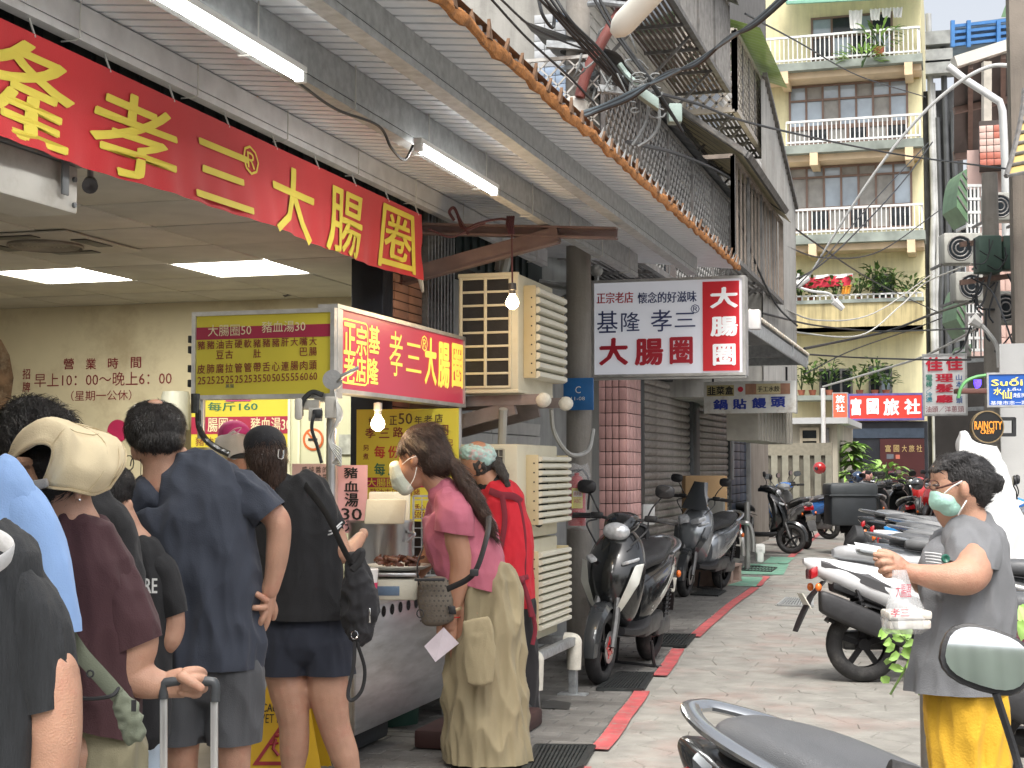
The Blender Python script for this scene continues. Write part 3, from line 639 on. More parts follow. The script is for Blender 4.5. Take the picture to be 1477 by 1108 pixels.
for k in range(22): b.box((-2.92, cbx.y+k*dd_, zz1), (-2.50+(.02 if k % 2 else 0), cbx.y+k*dd_+dd_, zz1+1.0))
b.build('corrugated_box', mat('box_tan', (.38,.36,.31), .6, 0, .15, 5, .1), cor)
b = MB(); b.bbox((-3.5, 25.6, 0), (-3.42, 25.7, 2.9), .01); b.build('drain_pipe', mat('pipe_grey', (.35,.35,.34), .5), cor)
# ================================================================== yellow building at the end of the lane
YB = 51.0; YF = YB-1.25
yel = mat('yellow_render', (.74, .68, .42), .8, 0, .06, 1.5, .3, 12, streak=.16, dirt=(.38,.34,.2), dirt_amt=.35, dirt_scale=.9)
yelt = mat('yellow_pebble', (.52,.43,.18), .9, 0, .2, 9, .5, 20)
tanbeam = mat('tan_beam', (.68,.53,.36), .7, 0, .12, 2, .1)
slabm = mat('mossy_slab', (.25,.28,.25), .85, 0, .3, 2, .3, 20)
yb = thing('yellow_apartment_building', 'pale yellow apartment block with white railed balconies closing off the lane', 'building', (-2, YB, 0))
XL = PY(1085, 400, YB).x; XR = PY(1334, 400, YB).x
b = MB(); b.box((XL-3, YB, 0), (XR, YB+8, PY(1200, -60, YB).z)); b.build('wall', yel, yb)
fy = Face((XL, YB, 0), (1, 0, 0)); fb = Face((XL, YF, 0), (1, 0, 0))
wfm = mat('brown_frame', (.20,.13,.10), .5, 0, .1, 5, 0); glm = mat('sky_glass', (.30,.36,.42), .08, 0, .35, .8, 0, spec=1); curt = mat('curtain_pane', (.30,.29,.27), .6, 0, .2, 3, 0)
def win(x0, y0, x1, y1, cols, rows, sill=None, panes=None, mfr=wfm, P=yb, F=fy, name='window'):
    u0, _ = F.uv(x0, (y0+y1)/2); u1, _ = F.uv(x1, (y0+y1)/2); _, vt = F.uv((x0+x1)/2, y0); _, vb = F.uv((x0+x1)/2, y1)
    f = MB(); wdt = .07
    f.prism([F.at(u0, vb, .08), F.at(u1, vb, .08), F.at(u1, vb+wdt, .08), F.at(u0, vb+wdt, .08)], F.n*-.08); f.prism([F.at(u0, vt-wdt, .08), F.at(u1, vt-wdt, .08), F.at(u1, vt, .08), F.at(u0, vt, .08)], F.n*-.08)
    for k in range(cols+1): a = u0+(u1-u0-wdt)*k/cols; f.prism([F.at(a, vb, .085), F.at(a+wdt, vb, .085), F.at(a+wdt, vt, .085), F.at(a, vt, .085)], F.n*-.08)
    for r_ in rows: v = vb+(vt-vb)*r_; f.prism([F.at(u0, v, .09), F.at(u1, v, .09), F.at(u1, v+wdt, .09), F.at(u0, v+wdt, .09)], F.n*-.08)
    fr = f.build(name, mfr, P); rr_ = [0]+list(rows)+[1]
    for k in range(cols):
        for j in range(len(rr_)-1):
            m = panes[(k+j) % len(panes)] if panes else glm
            a0 = u0+(u1-u0-wdt)*k/cols+wdt; a1 = u0+(u1-u0-wdt)*(k+1)/cols; v0 = vb+(vt-vb)*rr_[j]+wdt*.6; v1 = vb+(vt-vb)*rr_[j+1]
            q = MB(); q.add([F.at(a0, v0, .03), F.at(a1, v0, .03), F.at(a1, v1, .03), F.at(a0, v1, .03)], [(0,1,2,3)]); q.build('pane', m, fr)
    return fr
win(1138,120,1310,182,7,[.62],panes=[glm,glm,curt]); win(1138,182,1310,207,6,[],panes=[curt,dkwin])
win(1138,238,1316,300,7,[.72],panes=[curt,curt,glm,glm]); win(1138,300,1316,332,6,[],panes=[curt,dkwin])
win(1170,22,1288,84,4,[.5],panes=[dkwin,glm]); win(1258,396,1290,432,1,[],panes=[dkwin],mfr=cage_m)
win(1182,532,1230,575,3,[],panes=[dkwin],mfr=cage_m); win(1253,528,1287,575,2,[.7],panes=[dkwin,glm],mfr=cage_m)
railw = mat('rail_white', (.72,.73,.72), .45, 0, .1, 5, .05, dirt=(.35,.3,.25), dirt_amt=.4, dirt_scale=1)
def balcony(xl, xr_, ytop, ybot, yslab):
    u0, _ = fb.uv(xl, ybot); u1, _ = fb.uv(xr_, ybot); _, zt = fb.uv(1210, ytop); _, zb = fb.uv(1210, ybot); _, zs = fb.uv(1210, yslab)
    s = MB(); s.prism([fb.at(u0-.2, zs), fb.at(u1+.1, zs), fb.at(u1+.1, zb), fb.at(u0-.2, zb)], (0, 1.24, 0)); sl_ = s.build('balcony', slabm, yb)
    s = MB(); s.prism([fb.at(u0-.2, zs-.22, -.3), fb.at(u1+.05, zs-.22, -.3), fb.at(u1+.05, zs-.003, -.3), fb.at(u0-.2, zs-.003, -.3)], (0, .93, 0)); s.build('beam', tanbeam, sl_)
    for a in (u0+.9, u1-.35): s = MB(); s.prism([fb.at(a-.13, zs-.42, .0), fb.at(a+.13, zs-.42, .0), fb.at(a+.13, zs-.004, .0), fb.at(a-.13, zs-.004, .0)], (0, 1.2, 0)); s.build('corbel', mat('corbel', (.68,.53,.34), .7, 0, .1, 3), sl_)
    s = MB(); s.bar(fb.at(u0, zt, -.04), fb.at(u1, zt, -.04), .07, .07); s.bar(fb.at(u0, zb+.1, -.04), fb.at(u1, zb+.1, -.04), .06, .06); s.bar(fb.at(u1, zt, -.04), fb.at(u1, zt, -1.2), .07, .07); s.bar(fb.at(u1, zb+.1, -.04), fb.at(u1, zb+.1, -1.2), .06, .06)
    s.build('rail', railw, sl_)
    s = MB(); k = u0
    while k <= u1+.001: s.bar(fb.at(k, zb, -.04), fb.at(k, zt, -.04), .034, .034, up=V((0,1,0))); k += .15
    for k in range(8): s.bar(fb.at(u1, zb, -.1-k*.14), fb.at(u1, zt, -.1-k*.14), .045, .045, up=V((0,1,0)))
    s.build('balusters', railw, sl_, kind='stuff')
    return sl_
balcony(1092, 1326, 48, 86, 97); balcony(1134, 1327, 172, 206, 218); balcony(1132, 1330, 300, 337, 350)
# pebble band under slabs
for ya1, ya2 in ((108,121),(228,240),(350,395)): fy.rect(1136, ya1, 1326, ya2, yelt if ya1 < 300 else yel, yb, off=.02, name='render_band')
# planted balcony with solid parapet
s = MB(); u0, _ = fb.uv(1132, 460); u1, _ = fb.uv(1331, 460); _, zt = fb.uv(1230, 436); _, zb = fb.uv(1230, 478)
s.prism([fb.at(u0, zb), fb.at(u1, zb), fb.at(u1, zt), fb.at(u0, zt)], (0, .15, 0)); s.prism([fb.at(u0, zb), fb.at(u1, zb), fb.at(u1, zb+.15), fb.at(u0, zb+.15)], (0, 1.24, 0)); par = s.build('parapet', mat('stained_yellow', (.50,.42,.22), .85, 0, .12, 2, .2, streak=.5), yb)
s = MB(); s.prism([fb.at(u0-.05, zt-.02, .06), fb.at(u1+.05, zt-.02, .06), fb.at(u1+.05, zt+.1, .06), fb.at(u0-.05, zt+.1, .06)], (0, .3, 0)); s.build('coping', slabm, par)
s = MB(); s.bar(fb.at(u0, zt+.25, -.02), fb.at(u1, zt+.25, -.02), .05, .05); 
for k in range(24): a = u0+(u1-u0)*k/23; s.bar(fb.at(a, zt+.1, -.02), fb.at(a, zt+.25, -.02), .05, .05, up=V((0,1,0)))
s.build('low_rail', railw, par)
# ledge over the ground floor with plants
u0, _ = fb.uv(1140, 575); u1, _ = fb.uv(1262, 575); _, zt = fb.uv(1200, 570); _, zb = fb.uv(1200, 577); s = MB(); s.prism([fb.at(u0, zb), fb.at(u1+1.4, zb), fb.at(u1+1.4, zt), fb.at(u0, zt)], (0, 1.2, 0)); s.build('ledge', slabm, yb)
fol = [mat('leaf_a', (.055,.11,.025), .5, 0, .3, 9, 0, sss=0), mat('leaf_b', (.10,.17,.04), .5, 0, .3, 9, 0), mat('leaf_c', (.035,.075,.02), .5, 0, .3, 9, 0), mat('leaf_bright', (.30,.50,.12), .45, 0, .25, 9, 0)]
def leaf(b, p, d, L, w, up=UP):
    d = V(d).normalized(); s_ = d.cross(up)
    if s_.length < .01: s_ = V((1,0,0))
    s_ = s_.normalized()*w/2; dr = V((0,0,-L*.12)); n_ = s_.cross(d).normalized()*w*.15
    b.add([p, p+d*L*.35+s_+n_, p+d*L*.35-s_+n_, p+d*L*.75+s_*.8+dr+n_, p+d*L*.75-s_*.8+dr+n_, p+d*L+dr*2, p+d*L*.35, p+d*L*.75+dr], [(0,1,6),(0,6,2),(1,3,7,6),(2,6,7,4),(3,5,7),(4,7,5)], True)
def bush(p, label, r, h, n, ms, L=.2, w=.09, group=None, name='potted_plant', pot=None, cat='plant', seed=1):
    rg = random.Random(seed); t = thing(name, label, cat, p, group=group); p = V(p)
    if pot: b = MB(); b.lathe([(0,.001),(0,pot*.7),(pot*1.3,pot),(pot*1.3,pot*.9),(pot*1.1,.001)], p, UP, 14); b.build('pot', pot_m, t); p = p+V((0,0,pot*1.2))
    b = MB()
    for k in range(max(3, n//12)):
        a = rg.uniform(0, 6.28); q = p+V((math.cos(a)*r*.6, math.sin(a)*r*.6, h*rg.uniform(.5, .95))); b.tube(crom([p, p+(q-p)*.5+V((0,0,h*.1)), q], 3), [.006+L*.03]*7, 4)
    b.build('stem', fol[2], t)
    for mi, m in enumerate(ms):
        b = MB()
        for k in range(n//len(ms)):
            a = rg.uniform(0, 6.28); e = rg.uniform(-.3, 1.2); rr_ = rg.uniform(.2, 1)**.6; q = p+V((math.cos(a)*r*rr_, math.sin(a)*r*rr_, h*(.25+.7*rg.random())*(1-.25*rr_)))
            leaf(b, q, (math.cos(a)*math.cos(e), math.sin(a)*math.cos(e), math.sin(e)*.8), L*rg.uniform(.6, 1.2), w*rg.uniform(.7, 1.2))
        b.build('leaves', m, t)
    return t
pot_m = mat('terracotta', (.36,.12,.07), .8, 0, .15, 9, .1)
lbls = ['leftmost bushy plant on the planted balcony, beside the banner cloth','small plant just left of the banner cloth on the balcony','plant in front of the left half of the banner cloth','plant in front of the right half of the banner cloth','leafy plant right of the banner cloth on the balcony','tall leafy plant before the small balcony window','plant at the right side of the small balcony window','rightmost trailing plant on the planted balcony']
for k, (px, hh) in enumerate(((1140,1.1),(1152,.9),(1172,.7),(1205,.8),(1240,.9),(1264,1.3),(1282,1.0),(1312,.8))):
    q = PY(px, 436, YF+.25); bush((q.x, q.y, q.z), lbls[k], .42, hh, 60, fol[:2], .32, .13, 'plants on the balcony ledge', pot=.12, seed=k)
lbls = ['leftmost small plant on the low ledge by the grey awning','plant on the low ledge left of the wide dark window','leafy plant in front of the wide dark window','plant between the two low windows','tall plant in front of the narrow low window','plant on the ledge at the right of the narrow low window']
for k, (px, hh) in enumerate(((1156,.8),(1172,1.1),(1196,1.2),(1240,.9),(1262,1.2),(1278,.8))):
    q = PY(px, 570, YF+.3); bush((q.x, q.y, q.z), lbls[k], .35, hh, 60, fol[:2], .3, .12, 'plants on the low ledge', pot=.13, seed=20+k)
q = PY(1268, 80, YF+.1); bush((q.x, q.y, q.z), 'spiky yellow green palm hanging over the top balcony rail', .5, .8, 46, [fol[3], fol[1]], .6, .09, 'plants on the top balcony', pot=.2, seed=50)
q = PY(1243, 84, YF-.1); bush((q.x, q.y, q.z-.3), 'small bright green fern hanging from the top balcony edge', .55, .7, 70, [fol[3]], .5, .08, 'plants on the top balcony', seed=51)
# cloth and laundry
def cloth(name, label, cat, F, pts, m, off=-.3, rowsn=6, group=None, wav=.06):
    (a, b_), (c, d) = pts[0:2], pts[2:4]; t_ = MB(); rows = []
    for j in range(rowsn+1):
        v = j/rowsn; l = V(F.at(*F.uv(*a), off))*(1-v)+V(F.at(*F.uv(*d), off))*v; r_ = V(F.at(*F.uv(*b_), off))*(1-v)+V(F.at(*F.uv(*c), off))*v
        rows.append([l+(r_-l)*(k/8)+F.n*wav*math.sin(k*1.9+v*2) for k in range(9)])
    t_.grid(rows); o = t_.build(name, m); return setp(o, label, cat, group)
rb_ = cloth('cloth_banner', 'red and white banner cloth draped over the balcony plants', 'banner', fb, ((1158,402),(1230,397),(1226,412),(1160,417)), mat('red_cloth', (.62,.04,.07), .8, 0, .1, 3), .08)
setp(cloth('cloth_strip', 'white upper strip of cloth above the red banner on the balcony', 'cloth', fb, ((1160,398),(1231,395),(1230,401),(1158,403)), white_p, .08))
setp(cloth('cloth_strip', 'orange corner of cloth below the red banner on the balcony', 'cloth', fb, ((1215,414),(1229,411),(1226,424),(1214,425)), mat('orange_cloth', (.75,.38,.06), .8), .08))
for k, (x0, x1, y0_, y1_, lb) in enumerate(((1224,1244,14,40,'long white shirt drying leftmost under the green roof'),(1254,1270,12,28,'small white cloth drying in the middle under the green roof'),(1271,1286,11,24,'white towel drying under the green roof, second from right'),(1287,1302,10,24,'rightmost white towel drying under the green roof'))):
    cloth('laundry', lb, 'laundry', fb, ((x0,y0_),(x1,y0_-1),(x1-2,y1_),(x0+2,y1_)), white_p, -.1, group='laundry on the top balcony')
ga = thing('balcony_awning', 'pale green translucent awning over the top balcony', 'awning', (XL+3, YF, 13))
q = [fb.at(*fb.uv(1136,8), .3), fb.at(*fb.uv(1332,-2), .3)]; z1_ = q[0].z+1.2; b = MB()
for k in range(2): pass
b.grid([[q[0]+(q[1]-q[0])*(k/30)+V((0,0,.03*(k % 2))) for k in range(31)], [V((q[0].x+(q[1].x-q[0].x)*(k/30), YB, z1_+.03*(k % 2))) for k in range(31)]], False); b.build('roof_sheet', mat('mint_sheet', (.36,.62,.42), .4, 0, .1, 2, alpha=.9), ga)
b = MB(); b.bar(q[0], q[1], .1, .1)
for k in range(7): a = q[0]+(q[1]-q[0])*(k/6); b.bar(a, V((a.x, YB, z1_-.05)), .06, .06)
b.build('frame', mat('mint_frame', (.2,.42,.32), .5), ga)
# hotel ground floor
hot = thing('hotel_entrance', 'dark hotel entrance with maroon door under the red hotel sign', 'entrance', (0, YF, 0))
fh = Face((XL, YF-.3, 0), (1,0,0))
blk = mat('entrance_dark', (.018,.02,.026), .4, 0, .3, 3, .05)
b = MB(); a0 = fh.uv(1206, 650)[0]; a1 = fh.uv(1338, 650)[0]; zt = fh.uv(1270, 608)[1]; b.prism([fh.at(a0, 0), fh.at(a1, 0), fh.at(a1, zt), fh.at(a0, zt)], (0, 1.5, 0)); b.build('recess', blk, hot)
fh.rect(1210, 618, 1333, 632, mat('lintel_blue', (.06,.08,.11), .35, .3), hot, off=.05, name='lintel', th=.05)
fh.rect(1270, 633, 1334, 742, mat('maroon_door', (.065,.018,.018), .35, 0, .1, 2, .05), hot, off=.05, name='door', th=.04)
gold = mat('gold_letter', (.62,.46,.2), .4, .5)
fh.text([('富',1277,642,1285,652),('國',1289,642,1297,652),('大',1301,642,1308,652),('旅',1311,642,1319,652),('社',1322,642,1330,652)], gold, hot, off=.06)
fh.rect(1279, 655, 1289, 662, mat('plate_grey', (.12,.13,.15), .4), hot, off=.06, name='notice'); fh.rect(1292, 656, 1298, 662, mat('sticker_red', (.5,.15,.1), .4), hot, off=.06, name='sticker')
ann = thing('annex', 'low beige annex with small windows and tiled fence left of the hotel entrance', 'building', (-3, 40, 0))
YA = 40.0; fa = Face((-9, YA, 0), (1,0,0)); beige = mat('beige_wall', (.42,.39,.31), .75, 0, .12, 2, .1, streak=.3)
xL_, xR_ = fa.uv(1100, 650)[0], fa.uv(1208, 650)[0]; zt = fa.uv(1150, 612)[1]
b = MB(); b.prism([fa.at(xL_, 0), fa.at(xR_, 0), fa.at(xR_, zt), fa.at(xL_, zt)], (0, 6, 0)); b.build('wall', beige, ann)
b = MB(); b.prism([fa.at(xL_, zt, .4), fa.at(xR_+.3, zt, .4), fa.at(xR_+.3, zt+.16, .4), fa.at(xL_, zt+.16, .4)], (0, 6, 0)); b.build('roof_slab', mat('slab_pale', (.45,.46,.46), .6, 0, .1, 3), ann)
win(1154,617,1182,652,1,[.45],panes=[dkwin],mfr=mat('tan_frame', (.5,.44,.33), .6),P=ann,F=fa)
win(1187,617,1196,652,1,[],panes=[dkwin],mfr=cage_m,P=ann,F=fa)
YC = 33.0; ff = Face((-9, YC, 0), (1,0,0)); fen = thing('tiled_fence', 'beige tiled fence with white uprights behind the parked scooters', 'fence', (-4, YC, 0))
u0 = ff.uv(1106, 660)[0]; u1 = ff.uv(1200, 660)[0]; z1_ = ff.uv(1150, 639)[1]; z0_ = ff.uv(1150, 657)[1]
b = MB(); b.prism([ff.at(u0, z0_), ff.at(u1, z0_), ff.at(u1, z1_), ff.at(u0, z1_)], (0, .15, 0)); b.build('top_band', mat('band_tile', (.28,.26,.20), .6, 0, .15, 14, .1), fen)
b = MB(); b.prism([ff.at(u0, 0, -.05), ff.at(u1, 0, -.05), ff.at(u1, z0_, -.05), ff.at(u0, z0_, -.05)], (0, .05, 0)); b.build('panel', mat('fence_back', (.15,.14,.11), .8, 0, .3, 4), fen)
for k in range(6): a = u0+(u1-u0)*(k+.4)/6; b = MB(); b.prism([ff.at(a, 0, .01), ff.at(a+.14, 0, .01), ff.at(a+.14, z0_, .01), ff.at(a, z0_, .01)], (0, .15, 0)); b.build('upright', mat('upright', (.30,.29,.23), .6), fen)
b = MB(); a = fa.uv(1187, 600)[0]; 
pb = PD(1187, 560, 33); b.cyl((pb.x, pb.y, 1.0), (pb.x, pb.y, pb.z), .05, n=8); setp(b.build('pipe_post', white_p), 'thin white pole standing in front of the beige annex', 'pole')
# ================================================================== right side: gap with pipes, pink building, roofs
gap = thing('dark_building', 'sooty dark building side covered in vertical pipes right of the yellow flats', 'building', (0, 52, 0))
blackish = mat('blackish_wall', (.06,.062,.065), .8, 0, .4, 2, .3, streak=.5)  # near-black wall colour, mottled, with darker vertical streaks
p0 = PY(1334, 400, 52); p1 = PY(1392, 400, 52); 
b = MB(); b.box((XR+.02, 52, 0), (p1.x, 58, PY(1360, 130, 52).z)); b.build('wall', blackish, gap)
for k, (px, yt, r_, m_) in enumerate(((1339,20,.10,'pipe_white'),(1346,120,.07,'pipe_white'),(1352,170,.09,'pipe_dark'),(1360,60,.1,'pipe_dark'),(1366,200,.06,'pipe_dark'),(1374,160,.1,'pipe_dark'))):
    mm_ = mat(m_, (.45,.46,.46) if m_ == 'pipe_white' else (.07,.075,.08), .5, 0, .3, 2, .1); q = PY(px, yt, 51.7); b = MB(); b.tube([(q.x, q.y, 0), (q.x, q.y, q.z*.5), (q.x+.08, q.y, q.z*.6), (q.x, q.y, q.z)], r_, 8); b.build('pipe', mm_, gap)
for yt in (56, 82, 98): q = PY(1357, yt, 51.5); b = MB(); b.box((q.x-.5, 51.2, q.z-.25), (q.x+.45, 51.9, q.z+.2)); b.build('duct', mat('duct_grey', (.28,.29,.28), .7, 0, .3, 3, .2), gap)
RB = 30.0; pk = thing('pink_tiled_building', 'pink tiled building with grilled windows behind the utility pole on the right', 'building', (6, RB, 0))
pt = mat('pink_facade', (.68,.48,.43), .5, 0, .08, 3, .05); prd = mat('red_tile_band', (.52,.17,.12), .5, 0, .1, 3)
fp = Face((0, RB, 0), (1,0,0))
b = MB(); x0_, x1_ = fp.uv(1398, 400)[0], fp.uv(1500, 400)[0]; b.prism([fp.at(x0_, 0), fp.at(x1_, 0), fp.at(x1_, fp.uv(1430, 215)[1]), fp.at(x0_, fp.uv(1430, 215)[1])], (0, 8, 0)); b.build('wall', pt, pk)
bx = [PD(1412, 175, 28), PD(1458, 175, 28)]; z_b = PD(1430, 240, 28).z; b = MB(); b.box((bx[0].x, bx[0].y, z_b), (bx[1].x+1.5, RB+.2, bx[0].z)); bay = b.build('bay', grout, pk)
ti = MB(); ti.bbox((.006, -.01, .006), (.124, .01, .124), .004); tia = ti.mesh('tile', mat('pink_tile_light', (.66,.46,.40), .4, 0, .06, 8, .03, rnd=.06)); tib = ti.mesh('tile', prd)
nz = int((bx[0].z-z_b)/.13)
for k in range(nz):
    for i in range(12): inst('tile', tib if (k in (nz-1, nz-2) and i > 1) or k < 2 else tia, Matrix.Translation((bx[0].x+i*.13, bx[0].y-.01, z_b+k*.13)), bay)
tj = MB(); tj.bbox((.006, -.01, .006), (.124, .01, .124), .004)
zl, zr_ = 0, 0; xw = fp.uv(1426, 400)[0]
for k in range(14):
    for i in range(9): inst('tile', tia, Matrix.Translation((xw+i*.15, RB-.012, fp.uv(1440, 600)[1]+k*.3)) @ Matrix.Scale(1.12, 4) @ Matrix.Scale(2.2, 4, (0,0,1)), pk)
# grilled window bays with green hoods
grn = mat('green_hood', (.13,.24,.13), .5, 0, .2, 3, .05)
def hoodbay(x0, x1, yt, yb2, hood, lab):
    D = 27; a = PD(x0, yt, D); c = PD(x1, yb2, D); t = thing('window_grille', lab, 'window grille', (a.x, a.y, c.z), group='white window grilles on the pink building')
    b = MB(); F2 = Face((a.x, a.y, c.z), R_); W = (x1-x0)/FPX*D; H = a.z-c.z
    for k in range(6): b.bar(F2.at(W*k/5, 0), F2.at(W*k/5, H), .035, .035, up=F2.n)
    for k in range(5): b.bar(F2.at(0, H*k/4), F2.at(W, H*k/4), .05, .05)
    for k in range(5): b.bar(F2.at(0, H*k/4), F2.at(0, H*k/4, -.6), .05, .05)
    b.build('grille', railw, t); b = MB(); b.prism([F2.at(-.0, 0, -.35), F2.at(W, 0, -.35), F2.at(W, H, -.35), F2.at(0, H, -.35)], -F2.n*.02); b.build('window', dkwin, t)
    b = MB(); hw = hood/FPX*D; pf = [F2.at(0, H+.3, .05)]
    for j in range(8): an = j/7*1.5; pf.append(F2.at(-hw*math.sin(an), H+.3-H*.75*(1-math.cos(an)), .05))
    pf.append(F2.at(0, H*.3, .05)); b.prism(pf, F_*.9); b.build('hood', grn, t)
    b = MB()
    for j in range(1, 5): b.bar(F2.at(0, H*.3+(H*.7+.3)*j/5, .06), F2.at(-hw*math.sin(1.5-j*.27), H+.3-H*.75*(1-math.cos(1.5-j*.27)), .06), .02, .03)
    b.build('hood_ribs', cage_m, t)
hoodbay(1394,1422,268,345,16,'upper white window grille with a curved green hood on the pink building'); hoodbay(1392,1420,436,505,14,'lower white window grille with a curved green hood on the pink building'); hoodbay(1400,1424,520,560,10,'lowest small window grille beside the barber sign')
# grey underside roof up right
rf = thing('raised_roof', 'large dark sheet roof on steel posts seen from below at upper right', 'roof', (5, 30, 9))
D1, D2 = 30, 38
A_, B_, C_, D_ = PD(1376, 92, D1), PD(1470, 62, D1), PD(1470, 215, D1+3), PD(1376, 225, D1+3)
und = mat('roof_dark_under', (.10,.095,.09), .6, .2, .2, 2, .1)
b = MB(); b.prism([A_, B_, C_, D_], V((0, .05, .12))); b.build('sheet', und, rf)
b = MB(); b.bar(A_+V((0,-.05,0)), B_+V((0,-.05,0)), .3, .22); b.build('edge_beam', mat('edge_white', (.6,.58,.52), .6, 0, .1, 2), rf)
b = MB()
for k in range(1, 4): b.bar(A_+(B_-A_)*k/4+V((0,-.08,-.2)), D_+(C_-D_)*k/4+V((0,-.08,.1)), .1, .1)
b.bar(A_+(D_-A_)*.5+V((0,-.1,0)), B_+(C_-B_)*.5+V((0,-.1,0)), .12, .14); b.bar(D_, C_, .16, .2); b.build('rafters', mat('rafter', (.16,.11,.09), .6), rf)
b = MB(); q = PD(1423, 90, 29.5); q2 = PD(1423, 330, 29.5); b.bar(q, q2, .16, .16, up=F_); b.build('post', mat('post_cream', (.45,.42,.36), .6), rf)
bl = thing('blue_roof_shed', 'blue framed rooftop shed behind the raised roof', 'shed', (6, 40, 12)); D3 = 40
q = [PD(1374, 68, D3), PD(1465, 60, D3), PD(1465, 24, D3), PD(1374, 36, D3)]; b = MB(); b.prism(q, V((0,3,0))); b.build('wall', mat('shed_slats', (.10,.16,.22), .5, 0, .3, 3, wave=('Z', 3, .5)), bl)
b = MB(); 
for px in (1397, 1374, 1440): b.bar(PD(px, 68, D3-.2), PD(px, 30, D3-.2), .1, .1, up=F_)
for k in range(4): b.bar(PD(1374, 38+k*9, D3-.1), PD(1465, 28+k*9, D3-.1), .06, .08)
b.build('frame', mat('blue_frame', (.04,.17,.42), .5), bl)
b = MB(); q = [PD(1338,74,54), PD(1376,74,54), PD(1376,200,54), PD(1338,200,54)]; 
# curved hoods at right edge
eh = thing('curved_awning', 'curved yellow and blue plastic awning with dark ribs at the right edge', 'awning', (6, 20, 5)); D4 = 17
rows = []
for j in range(9):
    v = j/8; l = PD(1476-26*v**1.6+0, 130+125*v, D4-1.2*v); rows.append([l+R_*(k*.25)+V((0,0,.05*k)) for k in range(5)])
b = MB(); b.grid(rows); b.build('sheet', mat('amber_sheet', (.50,.36,.13), .45, 0, .2, 2), eh)
b = MB()
for r_ in rows: b.tube([p-F_*.03 for p in r_], .02, 5)
b.tube([r_[0]-F_*.03 for r_ in rows], .03, 5); b.tube([r_[2]-F_*.03 for r_ in rows], .02, 5); b.build('ribs', cage_m, eh)
rw = thing('right_building', 'weathered brown wall climbing the right edge of the view', 'building', (9, 19, 0)); D5 = 18
b = MB(); q0 = PD(1463, 400, D5); b.box((q0.x, q0.y, 0), (q0.x+5, q0.y+1.2, PD(1463, 0, D5).z+3)); b.build('wall', mat('brown_wall', (.22,.19,.16), .8, 0, .3, 1.5, .3, streak=.4), rw)
gr_ = thing('green_hood', 'small green plastic window hood at the top right corner', 'awning', (7, 24, 8)); b = MB(); rows = []
for j in range(6): v = j/5; l = PD(1462-18*v, -5+30*v*v, 24); rows.append([l+R_*(k*.2) for k in range(4)])
b.grid(rows); b.build('sheet', grn, gr_)
# right white / green low frontage
lowr = thing('low_shopfront', 'pale shopfront with white tiled pier below the blue sign', 'shop', (4.5, 17.5, 0)); D6 = 18
q0 = PD(1440, 600, D6); b = MB(); b.box((q0.x+.4, q0.y-.2, 0), (q0.x+4, q0.y+3, 2.9)); b.build('wall', mat('pale_wall', (.5,.5,.48), .6, 0, .1, 3, .1, wave=('Z', 4, .4)), lowr)
b = MB(); b.bbox((q0.x+.02, q0.y-.1, 0), (q0.x+.36, q0.y+.15, 2.9), .01); b.build('pier', mat('white_pier', (.62,.62,.60), .5, 0, .05, 3), lowr)
q0 = PD(1396, 700, 24); b = MB(); b.box((q0.x-.5, q0.y, 0), (q0.x+4, q0.y+3, 3.2)); b.build('back_wall', mat('dark_front', (.05,.045,.042), .7, 0, .4, 2, .1), lowr)
# ------------------------------------------------------------------ utility poles
polem = mat('pole_concrete', (.30,.28,.25), .85, 0, .2, 3, .3, 60, streak=.3, dirt=(.12,.1,.08), dirt_amt=.5, dirt_scale=3)
up_ = thing('utility_pole', 'concrete utility pole with tangled cables, blue plate and red conduit behind the awning', 'utility pole', (-2.62, 10.75, 0))
pc = PD(835, 560, 10.7); tp = PD(828, 0, 10.7)
b = MB(); b.tube([(pc.x, pc.y, 0), (pc.x, pc.y, 8)], [.095, .085], 14); b.build('pole', polem, up_)
b = MB(); q = PD(836, 590, 10.55); b.bbox((q.x-.11, q.y-.04, q.z-.01), (q.x+.11, q.y-.02, q.z+.22), .005); b.build('number_plate', mat('blue_plate', (.02,.13,.35), .4), up_)
fpl = Face((q.x-.11, q.y-.041, q.z), (1,0,0)); fpl.text_uv([('☎', .085,.12,.135,.18), ('02-2422', .05,.06,.17,.09)] if False else [('C', .09,.11,.13,.16), ('11-08', .06,.06,.16,.085)], white_p, up_, bold=.01)
b = MB(); q = PD(829, 145, 10.5); b.lathe([(0,.001),(0,.10),(.26,.10),(.3,.05),(.3,.001)], (q.x, q.y, q.z-.28), UP, 16); b.build('insulator', mat('porcelain', (.55,.54,.50), .5, 0, .15, 6), up_)
b = MB(); b.tube(crom([PD(836,140,10.4), PD(846,105,10.4), PD(862,72,10.4), PD(880,40,10.4), PD(900,8,10.4)], 6), .04, 10); b.build('conduit', mat('conduit_red', (.20,.06,.05), .5, 0, .2, 8, .1), up_)
b = MB(); b.tube([PD(905,8,10.3), PD(870,4,10.4), PD(850,6,10.5)], .025, 8); 
for z in (62, 66, 98): q = PD(828, z, 10.55); b.lathe([(0,.135),(.03,.135)], (pc.x, pc.y, q.z), UP, 16)
b.bar(PD(788, 64, 10.5), PD(868, 70, 10.5), .05, .05); b.bar(PD(862, 128, 10.3), PD(914, 133, 10.3), .06, .05); b.build('cross_arm', galv, up_)
b = MB(); b.tube(crom([PD(893,92,10.2), PD(905,108,10.2), PD(918,120,10.1)]), .02, 6); q = PD(935,142,10.1); b.obox(q, R_*.07+UP*-.05, F_*.05, UP*.04, bev=.01); b.obox(PD(973,165,10.6), R_*.05, F_*.06, UP*.07, bev=.015)
b.build('splice_box', mat('splice_green', (.28,.36,.33), .6), up_)
b = MB()
rg = random.Random(5)
